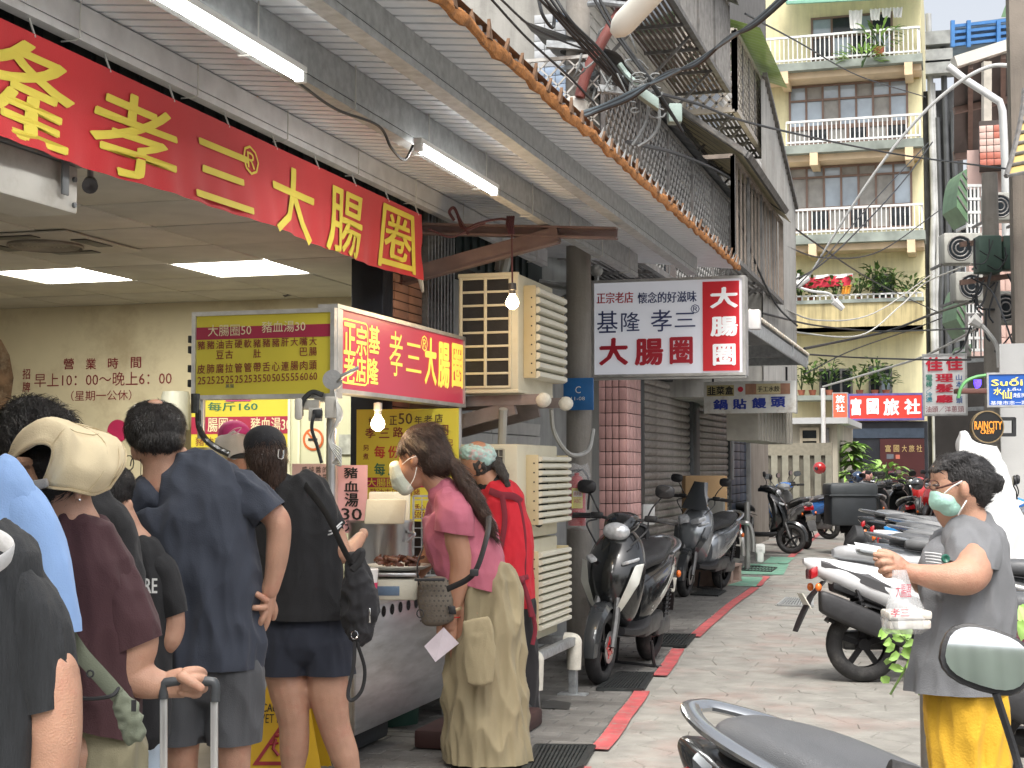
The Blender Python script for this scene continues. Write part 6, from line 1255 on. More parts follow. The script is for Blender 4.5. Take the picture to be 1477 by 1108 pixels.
b = MB(); b.tube(crom([k4(180,745,19.4), k4(195,785,19.3), k4(225,795,19.3), k4(243,750,19.3), k4(248,700,19.3)]), .018, 6); setp(b.build('chain_lock', mat('chain_red', (.25,.09,.07), .5)), 'rusty chain lock hanging from the nearer steel hoop', 'chain')
b = MB(); g_ = k4(345, 865, 20.4); b.cyl((g_.x, g_.y, 0), k4(345, 550, 20.4), .04, n=12); setp(b.build('steel_bollard', mat('hoop_steel', (.45,.45,.44), .35, .8, .15, 8, .05)), 'thin upright steel post among the hoop barriers', 'post')
b = MB(); g_ = k4(148, 920, 17.6); b.bbox((g_.x-.1, g_.y, 0), (g_.x+.09, g_.y+.12, k4(148, 525, 17.6).z), .01); setp(b.build('grey_post', mat('post_tan', (.28,.27,.24), .8, 0, .15, 5, .2)), 'square grey concrete post beside the rear of the grey scooter', 'post')
b = MB(); b.obox(k4(70,520,18.6), R_*.26, F_*.2, UP*.27, .01); setp(b.build('cardboard_box', mat('cardboard', (.34,.22,.11), .8, 0, .08, 4, .1)), 'brown cardboard box standing behind the grey scooter', 'box')
b = MB(); b.obox(PD(1033,716,18.9), R_*.1, F_*.1, UP*.12, .02); setp(b.build('white_carton', mat('carton_white', (.55,.55,.52), .7)), 'pale carton beside the brown cardboard box', 'box')
b = MB(); b.obox(PD(935,742,14.2), R_*.06, F_*.06, UP*.1, .02); setp(b.build('white_canister', white_p), 'small white canister standing against the pink pillar', 'canister')
b = MB(); b.obox(k4(425,865,21)-V((0,0,.03)), R_*.05, F_*.06, UP*.13, .03); b.obox(k4(425,850,21), R_*.07, F_*.06, UP*.07, .03); setp(b.build('white_shoe_block', white_p), 'small white plastic wedge on the ground by the black scooter wheel', 'wedge')
cn = thing('traffic_cone', 'orange traffic cone among the scooters before the hotel door', 'traffic cone', tuple(PD(1289, 745, 34))); c = PD(1290, 732, 34); c.z = 0; hz = PD(1290, 702, 34).z
b = MB(); b.lathe([(0,.2),(hz-.05,.04),(hz,.035),(hz,.001)], c, UP, 16); b.build('body', mat('cone_orange', (.75,.15,.05), .5), cn); b = MB(); b.bbox(c+V((-.24,-.24,0)), c+V((.24,.24,.04)), .01); b.build('base', mat('cone_base', (.5,.1,.04), .6), cn)
# leafy papaya like plant by the hotel
q = PD(1225, 735, 40); q.z = 0
tp_ = thing('potted_tree', 'bright leafy young tree before the hotel entrance', 'tree', tuple(q)); rg = random.Random(8)
b = MB(); top = PD(1228, 650, 40); b.tube(crom([q, q*.5+top*.5+V((.1,0,0)), top], 4), [.06,.055,.05,.045,.04,.035,.03,.03,.03], 7); b.build('trunk', mat('bark', (.18,.14,.10), .8, 0, .3, 6, .3), tp_)
for mi, m in enumerate((fol[3], fol[1])):
    b = MB()
    for k in range(70):
        ly_ = rg.choice((642, 655, 668, 684)); c = PD(rg.uniform(1222,1234), ly_+rg.uniform(-3,3), 40+rg.uniform(-.2,.2)); a = rg.uniform(0,6.28); leaf(b, c, (math.cos(a), math.sin(a)*.8, rg.uniform(-.25,.25)), rg.uniform(.35,.62), rg.uniform(.10,.17))
    b.build('leaves', m, tp_)
q = PD(1278, 735, 38); q.z = 0.9; bush(q, 'low bright bush beside the hotel door behind the helmets', .4, .7, 60, [fol[3]], .3, .14, seed=77)
# metal post and creeper by the woman
b = MB(); g_ = PD(1342, 1250, 4.55); b.cyl((g_.x, g_.y, 0), (g_.x, g_.y, PD(1342, 960, 4.55).z), .024, n=14); setp(b.build('short_post', mat('old_post', (.26,.25,.23), .5, .5, .2, 12, .2)), 'weathered metal post standing just left of the yellow skirt', 'post')
cr_ = thing('creeper_plant', 'bright green leafy shoots growing out between scooter and woman', 'plant', tuple(PD(1320, 1000, 4.9))); rg = random.Random(12)
b = MB()
for pts in (((1345,930),(1310,925),(1285,905),(1272,900)), ((1345,940),(1312,955),(1300,975),(1284,1002)), ((1350,930),(1325,910),(1310,895)), ((1350,960),(1330,985),(1326,1003)), ((1440,860),(1462,875),(1476,900)), ((1440,900),(1468,890),(1490,880))):
    b.tube(crom([PD(*p, 4.9) for p in pts], 4), .004, 5)
b.build('stem', fol[1], cr_)
b = MB()
for k in range(46):
    pt = rg.choice(((1280,902),(1290,925),(1300,915),(1315,905),(1320,930),(1284,965),(1296,945),(1284,985),(1325,985),(1300,900),(1310,950),(1330,905),(1462,878),(1470,892),(1475,870),(1455,900)))
    a = rg.uniform(0,6.28); leaf(b, PD(pt[0]+rg.uniform(-6,6), pt[1]+rg.uniform(-6,6), 4.9+rg.uniform(-.06,.06)), R_*math.cos(a)+UP*math.sin(a)*.7-F_*rg.uniform(0,.6), rg.uniform(.035,.06), rg.uniform(.02,.034), up=-F_)
b.build('leaves', fol[3], cr_)
# white tarp covered thing
tpd = thing('tarp_cover', 'tall white sheet draped over something behind the woman on the right', 'cover', tuple(PD(1420, 800, 9.5))); DW = 9.6; b = MB()
prof = [(1386,1392,622),(1384,1404,636),(1385,1436,648),(1384,1452,684),(1382,1466,720),(1380,1482,760),(1372,1500,820),(1362,1510,900)]
secs = []
prof = [tuple(a_+(b_-a_)*j/4 for a_, b_ in zip(p, q)) for p, q in zip(prof, prof[1:]) for j in range(4)]+[prof[-1]]
for x0, x1, y in prof:
    cx_ = (x0+x1)/2; hw = (x1-x0)/2; ring = []
    for k in range(56):
        a = 2*math.pi*k/56; wv = 1+.10*math.sin(a*5+y*.05)+.05*math.sin(a*9); ring.append(PD(cx_+hw*math.cos(a)*wv, y, DW+.30*math.sin(a)*wv*(hw/40)))
    secs.append(ring)
b.loft(secs)
for i, v in enumerate(b.v): b.v[i] = v+noise.noise_vector(v*3.1)*.02+noise.noise_vector(v*8)*.03
b.build('sheet', mat('tarp_white', (.66,.67,.66), .6, 0, .05, 3, .5, 9), tpd)
wf = thing('wet_floor_sign', 'yellow folding wet floor caution sign partly hidden by the capped woman', 'floor sign', tuple(PD(405, 1190, 6.75))); ylw = mat('caution_yellow', (.66,.40,.02), .45, 0, .06, 3, .05)
DWf = 6.75; q0 = PD(352, 1118, DWf); fl_ = Face(PD(350, 1160, DWf), R_, V((0,0,1))*.97+F_*.22)
def wq(px, py): return fl_.at(*fl_.uv(px, py))
b = MB(); P4 = [fl_.uv(390,972), fl_.uv(438,972), fl_.uv(470,1150), fl_.uv(336,1150)]; b.prism([fl_.at(*p) for p in P4][::-1], -fl_.n*.012); b.build('panel', ylw, wf)
b = MB(); b.prism([fl_.at(*p)+F_*(.0 if k < 2 else .34)+F_*.03 for k, p in enumerate(P4)][::-1], F_*.012); b.build('rear_panel', ylw, wf)
fl_.text([('CAUTION', 378,1015,428,1027), ('WET FLOOR', 370,1030,437,1043)], ink, wf, off=.003, bold=.025)
b = MB(); mr = mat('caution_red', (.35,.03,.04), .5)
tri = [fl_.uv(404,1046), fl_.uv(428,1104), fl_.uv(364,1104)]; cx_ = sum(t[0] for t in tri)/3; cy_ = sum(t[1] for t in tri)/3; inn = [((t[0]-cx_)*.72+cx_, (t[1]-cy_)*.72+cy_) for t in tri]
b.add([fl_.at(*t, .003) for t in tri]+[fl_.at(*t, .003) for t in inn], [(0,1,4,3),(1,2,5,4),(2,0,3,5)]); b.tube([fl_.at(*fl_.uv(398,1066), .004), fl_.at(*fl_.uv(394,1080), .004), fl_.at(*fl_.uv(402,1090), .004)], .008, 5); b.tube([fl_.at(*fl_.uv(390,1074), .004), fl_.at(*fl_.uv(402,1072), .004)], .006, 5); b.sphere(fl_.at(*fl_.uv(400,1061), .004), .01, 8, 6); b.build('warning_symbol', mr, wf)
b = MB(); b.obox(PD(414, 972, DWf+.02), R_*.075, F_*.02, UP*.015, .006); b.build('handle', ylw, wf)
# ================================================================== scooters (x forward, y left, z up)
def sec_x(x, cz, w, h, n=20, p=.75, cy=0): 
    return [V((x, cy+w*abs(math.cos(a))**p*(1 if math.cos(a) >= 0 else -1), cz+h*abs(math.sin(a))**p*(1 if math.sin(a) >= 0 else -1))) for a in [2*math.pi*k/n for k in range(n)]]
def sec_z(z, cx, lx, w, n=20, p=.75, nose=0):
    out = []
    for k in range(n):
        a = 2*math.pi*k/n; c, s_ = math.cos(a), math.sin(a); xx = lx*abs(c)**p*(1 if c >= 0 else -1); yy = w*abs(s_)**p*(1 if s_ >= 0 else -1)
        out.append(V((cx+xx-nose*(abs(yy)/max(w, .01))**1.6*lx, yy, z)))
    return out
def sloft(b, params, fn, seg=4):
    """params: tuples of numbers, interpolated smoothly, each turned into a section"""
    q = [params[0]]+list(params)+[params[-1]]; secs = []
    for i in range(1, len(q)-2):
        for k in range(seg):
            t = k/seg; secs.append(fn(*[.5*((2*b_)+(c-a)*t+(2*a-5*b_+4*c-d)*t*t+(3*b_-a-3*c+d)*t**3) for a, b_, c, d in zip(q[i-1], q[i], q[i+1], q[i+2])]))
    secs.append(fn(*params[-1])); return b.loft(secs)
tyre_m = rubber; rim_m = mat('rim_black', (.03,.03,.032), .35, .6, .1, 9); discm = mat('brake_disc', (.45,.45,.45), .3, .9, .1, 20)
seatm = mat('seat_vinyl', (.028,.029,.031), .42, 0, .2, 9, .5, 380, spec=.6); lampm = mat('lamp_lens', (.62,.64,.66), .12, .3, .3, 30, .3, 40); redlens = mat('tail_lens', (.38,.01,.015), .15, 0, .2, 20, coat=.6); amber = mat('amber_lens', (.75,.16,.02), .2, 0, .1, 20, coat=.5)
mirror_g = mat('mirror_glass', (.75,.78,.80), .03, 1, 0, 3, 0); engm = mat('engine_grey', (.13,.13,.13), .45, .6, .25, 14, .2)
chromeb = mat('grab_chrome', (.62,.64,.66), .22, .9, .05, 9, 0); platem = mat('plate_white', (.75,.76,.76), .4)
def paint(n, c, metal=.0, r=.22): return mat('paint_'+n, c, r, metal, .06, 3, 0, coat=.8)
blk_p = paint('black', (.010,.011,.012)); sil_p = paint('silver', (.30,.32,.34), .6); wht_p = paint('white', (.72,.74,.76)); dgr_p = paint('dark_grey', (.06,.065,.07), .4); red_p = paint('red', (.42,.02,.02)); blu_p = paint('blue', (.03,.14,.42)); cyn_p = paint('bright_blue', (.02,.25,.62)); pur_p = paint('maroon', (.09,.02,.035)); grn_p = paint('green', (.05,.12,.09))
def scooter(label, loc, ang, body, acc=None, group='scooters parked along the lane', seat=seatm, lod=0, windscreen=False, twin=False, topbox=False, rail=chromeb, steer=0, mir=(1, 1), red_hub=False, tilt=-.09, cover=None, small=1.0, muffler=True, tail=redlens, bolster=1.0, pitch=0, sb=0):
    acc = acc or body; t = thing('scooter', label, 'scooter', loc, ang, group, tilt=(tilt, pitch)); W = dict(world=False)
    n = 20 if lod == 0 else 12; sg = 4 if lod == 0 else 2
    # steering assembly turned by `steer` about the head at x=.5
    def st_(b):
        if steer:
            M = Matrix.Translation((.5,0,0)) @ Matrix.Rotation(steer, 4, 'Z') @ Matrix.Translation((-.5,0,0)); b.v = [M @ v for v in b.v]
        return b
    for nm, x, sf in (('front_wheel', .66, True), ('rear_wheel', -.62, False)):
        b = MB(); R0, r0 = .245, (.048 if sf else .056)
        prof = [(r0*math.sin(a)*1.05, R0-r0+r0*math.cos(a)) for a in [math.pi*(-.78)+math.pi*1.56*k/12 for k in range(13)]]
        b.lathe(prof, (x, 0, R0), (0,1,0), 40 if lod == 0 else 20)
        if sf: st_(b)
        w_ = b.build(nm, tyre_m, t, **W)
        b = MB(); b.lathe([(-.03,R0-.088),(-.035,R0-.07),(.035,R0-.07),(.03,R0-.088),(-.03,R0-.088)], (x,0,R0), (0,1,0), 28 if lod == 0 else 14); b.lathe([(-.05,.001),(-.05,.04),(.05,.04),(.05,.001)], (x,0,R0), (0,1,0), 14)
        for k in range(5):
            a = 2*math.pi*k/5+.3; d = V((math.cos(a),0,math.sin(a))); b.bar(V((x,0,R0))+d*.03, V((x,0,R0))+d*(R0-.08), .035, .03, up=V((0,1,0)))
        if sf: st_(b)
        b.build('rim', rim_m, w_, **W)
        if lod == 0 and sf:
            b = MB(); b.lathe([(.055,.06),(.055,.105),(.06,.105),(.06,.06),(.055,.06)], (x,0,R0), (0,1,0), 28); st_(b); b.build('brake_disc', discm, w_, **W)
            if red_hub:
                b = MB(); b.lathe([(.061,.03),(.064,.055),(.061,.06)], (x,0,R0), (0,1,0), 20)
                for k in range(5): a = 2*math.pi*k/5; d = V((math.cos(a),0,math.sin(a))); b.bar(V((x,.062,R0))+d*.02, V((x,.062,R0))+d*.075, .012, .006, up=V((0,1,0)))
                st_(b); b.build('red_hub', red_p, w_, **W)
    b = MB()
    for s_ in (1, -1): b.tube([(.66, .075*s_, .245), (.60, .075*s_, .42), (.53, .06*s_, .62)], [.022,.026,.022], 8)
    b.tube([(.52,0,.6), (.42,0,1.0)], .025, 8); st_(b); b.build('fork', engm, t, **W)
    b = MB(); secs = []
    for k in range(11):
        a = math.radians(-10+k*15); c = V((.655+math.cos(a)*.275, 0, .25+math.sin(a)*.275)); nrm = V((math.cos(a),0,math.sin(a))); w_ = .065-.02*abs(k-5)/5
        secs.append([c+V((0,-w_,0))-nrm*.03, c+V((0,-w_*.7,0))+nrm*.008, c+nrm*.016, c+V((0,w_*.7,0))+nrm*.008, c+V((0,w_,0))-nrm*.03, c+V((0,w_*.6,0))-nrm*.006, c-nrm*.0, c+V((0,-w_*.6,0))-nrm*.006])
    b.loft(secs); st_(b); b.build('front_fender', blackp if lod else dgr_p if body is not wht_p else body, t, **W)
    b = MB(); sloft(b, [(.34,.36,.03,.07),(.42,.44,.07,.14),(.55,.50,.09,.19),(.70,.50,.10,.205),(.82,.46,.10,.19),(.92,.40,.08,.15),(.985,.36,.05,.09)], lambda z, cx, lx, w: sec_z(z, cx, lx, w, n, .8, .9), sg); b.build('front_shield', body, t, **W)
    if lod == 0:
        b = MB()
        for s_ in (1, -1):      # pale V shaped side blades on the shield
            b.loft([[V((x, s_*y, z)), V((x-.02, s_*(y+.008), z+.01)), V((x-.05, s_*(y+dy), z+.02)), V((x-.03, s_*(y+dy-.01), z))] for x, y, z, dy in ((.585,.035,.40,.02),(.60,.085,.52,.05),(.585,.13,.64,.07),(.53,.165,.77,.05))])
        b.build('shield_trim', acc, t, **W)
        b = MB()
        for s_ in (1, -1): b.obox((.53, .135*s_, .80), (.04,-.03*s_,-.012), (0,.022,.008), (.0,0,.012), .008)
        b.build('front_indicator', lampm, t, **W)
    b = MB(); sloft(b, [(.12,1.03,.05,.03),(.20,1.05,.10,.055),(.32,1.035,.115,.075),(.43,1.0,.09,.06),(.47,.99,.04,.03)], lambda x, cz, w, h: sec_x(x, cz, w, h, n, .85), sg); st_(b); b.build('handlebar_cowl', body if not twin else dgr_p, t, **W)
    if twin:
        for s_ in (1, -1): b = MB(); b.obox((.57,.085*s_,.84), (.035,-.03*s_,-.02), (.01*s_,.05,.012), (.0,0,.03), .015); b.build('headlight', lampm, t, **W)
    else: b = MB(); b.sphere((.44,0,.985), 1, 16, 10, .055, .095, .062); st_(b); b.build('headlight', lampm, t, **W)
    if windscreen:
        b = MB(); b.grid([[V((.50-.16*v, (u-.5)*(.30-.14*v), .95+.30*v)) + V((.05*(1-(2*u-1)**2),0,0)) for u in [i/8 for i in range(9)]] for v in [j/5 for j in range(6)]]); b.build('windscreen', mat('smoked_screen', (.06,.065,.07), .08, .2, 0, 3, 0, coat=.6), t, **W)
    b = MB(); b.tube(crom([(.24,-.36,1.065),(.27,-.2,1.07),(.30,0,1.05),(.27,.2,1.07),(.24,.36,1.065)]), .011, 7); st_(b); hbar = b.build('handlebar', blackp, t, **W)
    b = MB()
    for s_ in (1, -1): b.tube([(.255,.24*s_,1.068), (.235,.37*s_,1.063)], [.019,.018], 10)
    st_(b); b.build('grip', rubber, hbar, **W)
    if lod == 0:
        b = MB()
        for s_ in (1, -1): b.tube(crom([(.30,.2*s_,1.065),(.33,.27*s_,1.06),(.30,.36*s_,1.05)],3), .006, 5); b.obox((.275,.19*s_,1.075), (.03,0,0), (0,.04,0), (0,0,.022), .01)
        b.tube(crom([(.3,.18,1.05),(.42,.2,1.0),(.5,.12,.9)]), .006, 5); b.tube(crom([(.3,-.18,1.05),(.40,-.22,1.02),(.5,-.12,.9)]), .006, 5); st_(b); b.build('lever', blackp, hbar, **W)
    for s_, on in ((1, mir[0]), (-1, mir[1])):
        if not on: continue
        b = MB(); b.tube(crom([(.27,.16*s_,1.07),(.29,.20*s_,1.15),(.26,.25*s_,1.22)]), .006, 6); st_(b); m_ = b.build('mirror', blackp, t, **W)
        b = MB(); c = V((.255, .275*s_, 1.265)); secs = []
        for q in range(7):
            f_ = (0,.75,.97,1,.97,.8,0)[q]; xx = (-.0,-.0,.004,.012,.02,.03,.034)[q]; secs.append([c+V((xx, f_*.068*math.copysign(abs(math.cos(a))**.75, math.cos(a)), f_*.048*math.copysign(abs(math.sin(a))**.75, math.sin(a)))) for a in [2*math.pi*k/20 for k in range(20)]])
        b.loft(secs, caps=False); st_(b); b.build('mirror_shell', blackp, m_, **W)
        b = MB(); b.add([c+V((-.002, .060*math.copysign(abs(math.cos(a))**.75, math.cos(a)), .041*math.copysign(abs(math.sin(a))**.75, math.sin(a)))) for a in [2*math.pi*k/24 for k in range(24)]], [tuple(range(24))]); st_(b); b.build('mirror_glass', mirror_g, m_, **W)
    b = MB(); sloft(b, [(.45,.33,.10,.03),(.30,.31,.15,.035),(.05,.31,.16,.04),(-.1,.34,.14,.06)], lambda x, cz, w, h: sec_x(x, cz, w, h, n, .5), 2); b.build('floorboard', blackp, t, **W)
    b = MB(); sloft(b, [(.03,.46,.09,.13),(-.06,.50,.135,.19),(-.25,.55,.165,.18),(-.5,.62,.165,.14),(-.75,.70,.13,.10),(-.93,.76,.07,.055),(-1.0,.79,.03,.02)], lambda x, cz, w, h: sec_x(x, cz, w, h, n, .8), sg); b.build('rear_body', body, t, **W)
    if lod == 0:
        b = MB()
        for s_ in (1, -1): b.loft([[V((x, s_*(y), z)), V((x, s_*(y+.006), z+h)), V((x, s_*(y-.01), z+h*1.4)), V((x, s_*(y-.02), z))] for x, y, z, h in ((-.1,.135,.42,.03),(-.3,.166,.50,.05),(-.6,.158,.62,.06),(-.9,.085,.755,.03))])
        b.build('side_trim', acc, t, **W)
    b = MB(); bo = bolster; sloft(b, [(.06,.70,.05,.03),(.0,.735,.10,.05),(-.14,.765,.135,.055),(-.32,.775,.15*bo,.052),(-.44,.80,.145*bo,.06),(-.60-sb*.5,.835,.125*bo,.055),(-.74-sb,.845,.10,.048),(-.80-sb,.845,.05,.025)], lambda x, cz, w, h: sec_x(x, cz, w, h, n, .72), sg+1); b.build('seat', seat, t, **W)
    if rail is not None:
        b = MB(); b.tube(crom([(-.52,.15,.80),(-.68,.155,.835),(-.84,.12,.865),(-.95,.05,.885),(-.965,0,.888),(-.95,-.05,.885),(-.84,-.12,.865),(-.68,-.155,.835),(-.52,-.15,.80)], 5), [(.014,.026)]*41, 10); b.build('grab_rail', rail, t, **W)
    b = MB(); b.obox((-.945,0,.715), (.025,0,.012), (0,.085,0), (0,0,.035), .012); b.build('tail_lamp', tail, t, **W)
    b = MB(); b.loft([[V((x,w,z)), V((x,-w,z)), V((x-.012,-w,z)), V((x-.012,w,z))] for x, z, w in ((-.86,.66,.06),(-.95,.56,.075),(-1.02,.42,.075),(-1.06,.33,.06))]); b.build('rear_fender', blackp, t, **W)
    b = MB(); b.obox((-1.0,0,.53), (.004,0,.0), (0,.085,0), (-.028,0,.05), .0); b.build('number_plate', platem, t, **W)
    b = MB()
    for s_ in (1, -1): b.sphere((-.93,.12*s_,.62), .028, 12, 8, .8, .7, 1)
    b.build('rear_indicator', amber, t, **W)
    b = MB(); b.obox((-.30,.07,.31), (.24,0,-.01), (0,.05,0), (0,0,.07), .03); b.obox((-.58,.09,.27), (.16,0,0), (0,.035,0), (0,0,.065), .03); b.cyl((-.2,-.1,.33), (-.2,.05,.33), .08, n=12); b.build('engine', engm, t, **W)
    if muffler:
        b = MB(); sloft(b, [(-.22,.24,.02,.02,-.08),(-.36,.25,.03,.03,-.12),(-.44,.32,.05,.07,-.135),(-.66,.415,.06,.085,-.145),(-.88,.51,.06,.08,-.15),(-.93,.53,.05,.065,-.15)], lambda x, cz, w, h, cy: sec_x(x, cz, w, h, 16, .45, cy), 3); b.build('muffler', mat('muffler_black', (.03,.03,.032), .5, .2, .2, 9, .1), t, **W)
    b = MB()
    for s_ in (1, -1):
        b.tube([(-.58,.115*s_,.30), (-.68,.11*s_,.62)], .014, 6)
        b.tube([(-.60-.06*q/30, .112*s_, .36+.22*q/30)+V((0,0,0)) if False else V((-.60-.065*q/40+.026*math.cos(q*1.05), .112*s_+.026*math.sin(q*1.05), .36+.2*q/40)) for q in range(41)], .0055, 4)
    b.build('shock_absorber', blackp, t, **W)
    if lod == 0:
        b = MB(); b.tube(crom([(-.2,.12,.2),(-.24,.14,.03),(-.28,.18,.015)]), .012, 6); b.tube([(-.2,-.12,.2),(-.24,-.14,.03)], .012, 6); b.tube([(-.24,.15,.02),(-.24,-.15,.02)], .01, 6); b.build('centre_stand', blackp, t, **W)
    b = MB(); secs = []
    for k in range(9):
        a = math.radians(20+k*16); c = V((-.62+math.cos(a)*.275, 0, .25+math.sin(a)*.275)); nr_ = V((math.cos(a),0,math.sin(a)))
        secs.append([c+V((0,-.075,0))-nr_*.03, c+V((0,-.06,0))+nr_*.01, c+V((0,.06,0))+nr_*.01, c+V((0,.075,0))-nr_*.03, c+V((0,.055,0))-nr_*.004, c+V((0,-.055,0))-nr_*.004])
    b.loft(secs); sloft(b, [(-.1,.42,.09,.08),(-.3,.46,.11,.07),(-.55,.55,.11,.06),(-.82,.64,.08,.05)], lambda x, cz, w, h: sec_x(x, cz, w, h, 12, .7), 2); b.build('inner_fender', blackp, t, **W)
    if lod == 0 and muffler:
        b = MB()
        for s_ in (1, -1): b.tube([V((.08,.115*s_,.62)), V((-.2,.168*s_,.70)), V((-.5,.168*s_,.755)), V((-.8,.125*s_,.80))], .004, 4)
        b.build('panel_gap', blackp, t, **W)
    return t
SC = {}
def dirang(p, q): return math.atan2(q.y-p.y, q.x-p.x)
def at_front(px, py, ang, off=.66): p = PZ(px, py, 0); return (p.x-math.cos(ang)*off, p.y-math.sin(ang)*off, 0)
def at_rear(px, py, ang): return at_front(px, py, ang, -.62)
G = 'scooters parked along the lane'
a_ = math.radians(-93); scooter('glossy black scooter with pale chevron trim parked nose out beside the cooling units', at_front(864, 987, a_), a_, blk_p, mat('trim_silver', (.55,.55,.50), .3, .4), red_hub=True, steer=.0, tilt=-.06, mir=(1,1))
a_ = math.radians(-100); scooter('silver grey scooter with smoked windscreen before the roller shutters', at_front(984, 861, a_), a_, sil_p, dgr_p, windscreen=True, twin=True, steer=.12)
a_ = math.radians(-4); scooter('black scooter standing side on past the steel hoop barriers', at_front(1141, 799, a_), a_, blk_p, dgr_p, twin=False)
a_ = math.radians(115); scooter('scooter with red tail lamp and white trim turned away behind the black one', at_rear(1163, 792, a_), a_, paint('grey_white', (.32,.33,.34), .3), wht_p, rail=chromeb)
a_ = math.radians(160); scooter('scooter with blue side panel and grey seat before the delivery box', at_rear(1196, 778, a_), a_, blu_p, blu_p, seat=mat('seat_grey', (.12,.12,.125), .5, 0, .1, 9, .2, 200))
a_ = math.radians(75); q_ = PD(1226, 728, 24.35); sx_ = scooter('dark scooter carrying a large black delivery box on its rear', (q_.x+math.cos(a_)*.85, q_.y+math.sin(a_)*.85, 0), a_, dgr_p, dgr_p, lod=1)
bxp = q_; tb_ = thing('delivery_box', 'large black lidded delivery box strapped on the back of a scooter', 'box', (bxp.x, bxp.y, .8)); kk = PD(1226, 728, 30.5)
c = PD(1226, 728, 24.0); b = MB(); b.obox(c-V((0,0,.08)), R_*.37, F_*.30, UP*.25, .05); b.build('body', mat('box_dark', (.035,.04,.046), .5, 0, .15, 6, .1), tb_); b = MB(); b.obox(c+V((0,0,.24)), R_*.39, F_*.32, UP*.11, .06); b.obox(c+V((0,0,.155)), R_*.395, F_*.325, UP*.012, .005); b.build('lid', mat('box_lid', (.07,.078,.085), .4, 0, .15, 6, .1), tb_)
far_spec = [(1150,742,blu_p,100,'blue fronted scooter behind the black one, by the tiled fence'),(1172,738,dgr_p,-70,'grey scooter with pointed screen below the red helmet'),(1196,735,red_p,80,'red trimmed scooter beyond the delivery box'),(1130,746,blk_p,-95,'dark scooter closest to the tan concrete wall'),(1262,745,pur_p,95,'maroon scooter just right of the delivery box'),(1246,738,dgr_p,-100,'dark scooter under the pink helmet'),(1306,742,blk_p,-110,'black scooter in front of the maroon hotel door'),(1322,745,red_p,-90,'red scooter right of the traffic cone'),(1340,750,wht_p,-120,'white scooter wrapped in sheet right of the red one'),(1216,738,wht_p,-85,'white scooter behind the delivery box lid'),(1366,758,blk_p,-100,'black scooter at the far right of the distant row')]
far_spec += [(1160,752,sil_p,-80,'silver scooter wedged behind the black one, nose to the lane'),(1182,748,blk_p,95,'black scooter tail out between the blue panelled and delivery scooters'),(1206,744,dgr_p,-75,'dark scooter half hidden by the delivery box, left side'),(1228,742,blu_p,100,'blue scooter rising above the delivery box lid'),(1252,750,blk_p,-95,'black scooter immediately right of the delivery box'),(1272,742,sil_p,85,'silver scooter under the dark blue helmet'),(1284,758,dgr_p,100,'dark scooter just left of the traffic cone'),(1312,752,blk_p,80,'black scooter just right of the traffic cone'),(1336,762,red_p,-105,'red nosed scooter behind the white sheet'),(1352,768,sil_p,-95,'silver scooter in the distant row near the woman in grey'),(1140,756,dgr_p,85,'dark grey scooter nearest the tiled fence'),(1258,770,blk_p,-100,'black scooter peeking over the pale seats of the right hand row'),(1276,776,dgr_p,90,'dark scooter tail between the pale seats and the cone'),(1242,764,sil_p,-85,'silver scooter nose just right of the delivery box base'),(1300,784,blk_p,100,'black scooter beyond the last pale seat on the right'),(1122,758,blk_p,-80,'black scooter nose against the tan wall before the fence')]
for k, (px, py, m_, an, lb) in enumerate(far_spec):
    scooter(lb, at_front(px, py, math.radians(an)), math.radians(an), m_, lod=1, windscreen=(k in (1, 8)), mir=(1, 1))
def helmet(px, py, D, m_, lb):
    t = thing('helmet', lb, 'helmet', tuple(PD(px, py, D)), group='helmets on scooter mirrors'); b = MB(); b.sphere(PD(px, py, D), .13, 16, 10, 1.05, 1.05, 1.0); b.build('shell', m_, t); b = MB(); c = PD(px-2, py+1, D)-F_*.09; b.obox(c, R_*.09, F_*.03, UP*.035, .02); b.build('visor', mat('visor_dark', (.02,.02,.025), .1, 0, 0, 3, 0, coat=.5), t)
helmet(1182, 675, 31, red_p, 'glossy red helmet on a distant scooter before the tiled fence'); helmet(1250, 687, 33, paint('pink', (.6,.32,.27)), 'pale pink helmet among the distant scooters'); helmet(1237, 688, 33, paint('navy', (.03,.06,.13)), 'dark blue helmet beside the pink one'); helmet(1323, 698, 31, paint('gunmetal', (.12,.13,.14), .4), 'grey helmet on a scooter in front of the hotel door')
# right hand row, tails to the lane
a_ = math.radians(18); scooter('white scooter with big black muffler, tail to the lane behind the plastic bag', at_rear(1246, 984, a_), a_, wht_p, mat('trim_dark', (.08,.08,.085), .4), seat=mat('seat_white_grey', (.40,.41,.42), .5, 0, .08, 7, .2, 90), rail=None, tail=redlens, tilt=-.07)
gseat = mat('seat_silver_grey', (.16,.165,.17), .45, 0, .12, 5, .2, 120); gseat2 = mat('seat_mid_grey', (.10,.104,.11), .42, 0, .12, 5, .2, 120)
row = [(11.35,-.55,dgr_p,gseat,'grey scooter with long pale seat directly behind the white one'),(12.1,-.70,sil_p,gseat2,'silver scooter with dark padded backrest in the right hand row'),(12.9,-.62,dgr_p,gseat,'grey seated scooter third behind the white one'),(13.7,-.60,blu_p,gseat,'grey seated scooter with a blue tail in the right hand row'),(14.6,-.75,wht_p,gseat2,'white tailed scooter with grey seat beyond the blue tailed one'),(15.6,-.7,cyn_p,gseat,'bright blue scooter with grey seat in the right hand row'),(17.0,-.95,blk_p,gseat2,'black scooter with grey seat near the far end of the right row'),(18.6,-1.15,dgr_p,gseat,'last grey scooter of the right hand row before the cone')]
for k, (y, x, m_, s_, lb) in enumerate(row):
    a_ = math.radians(6+rnd.uniform(-5, 7)); scooter(lb, (x+.62+.35, y, 0), a_, m_, seat=s_, lod=0 if k < 3 else 1, rail=sil_p if k % 2 else None, mir=(1,1), bolster=1.15)
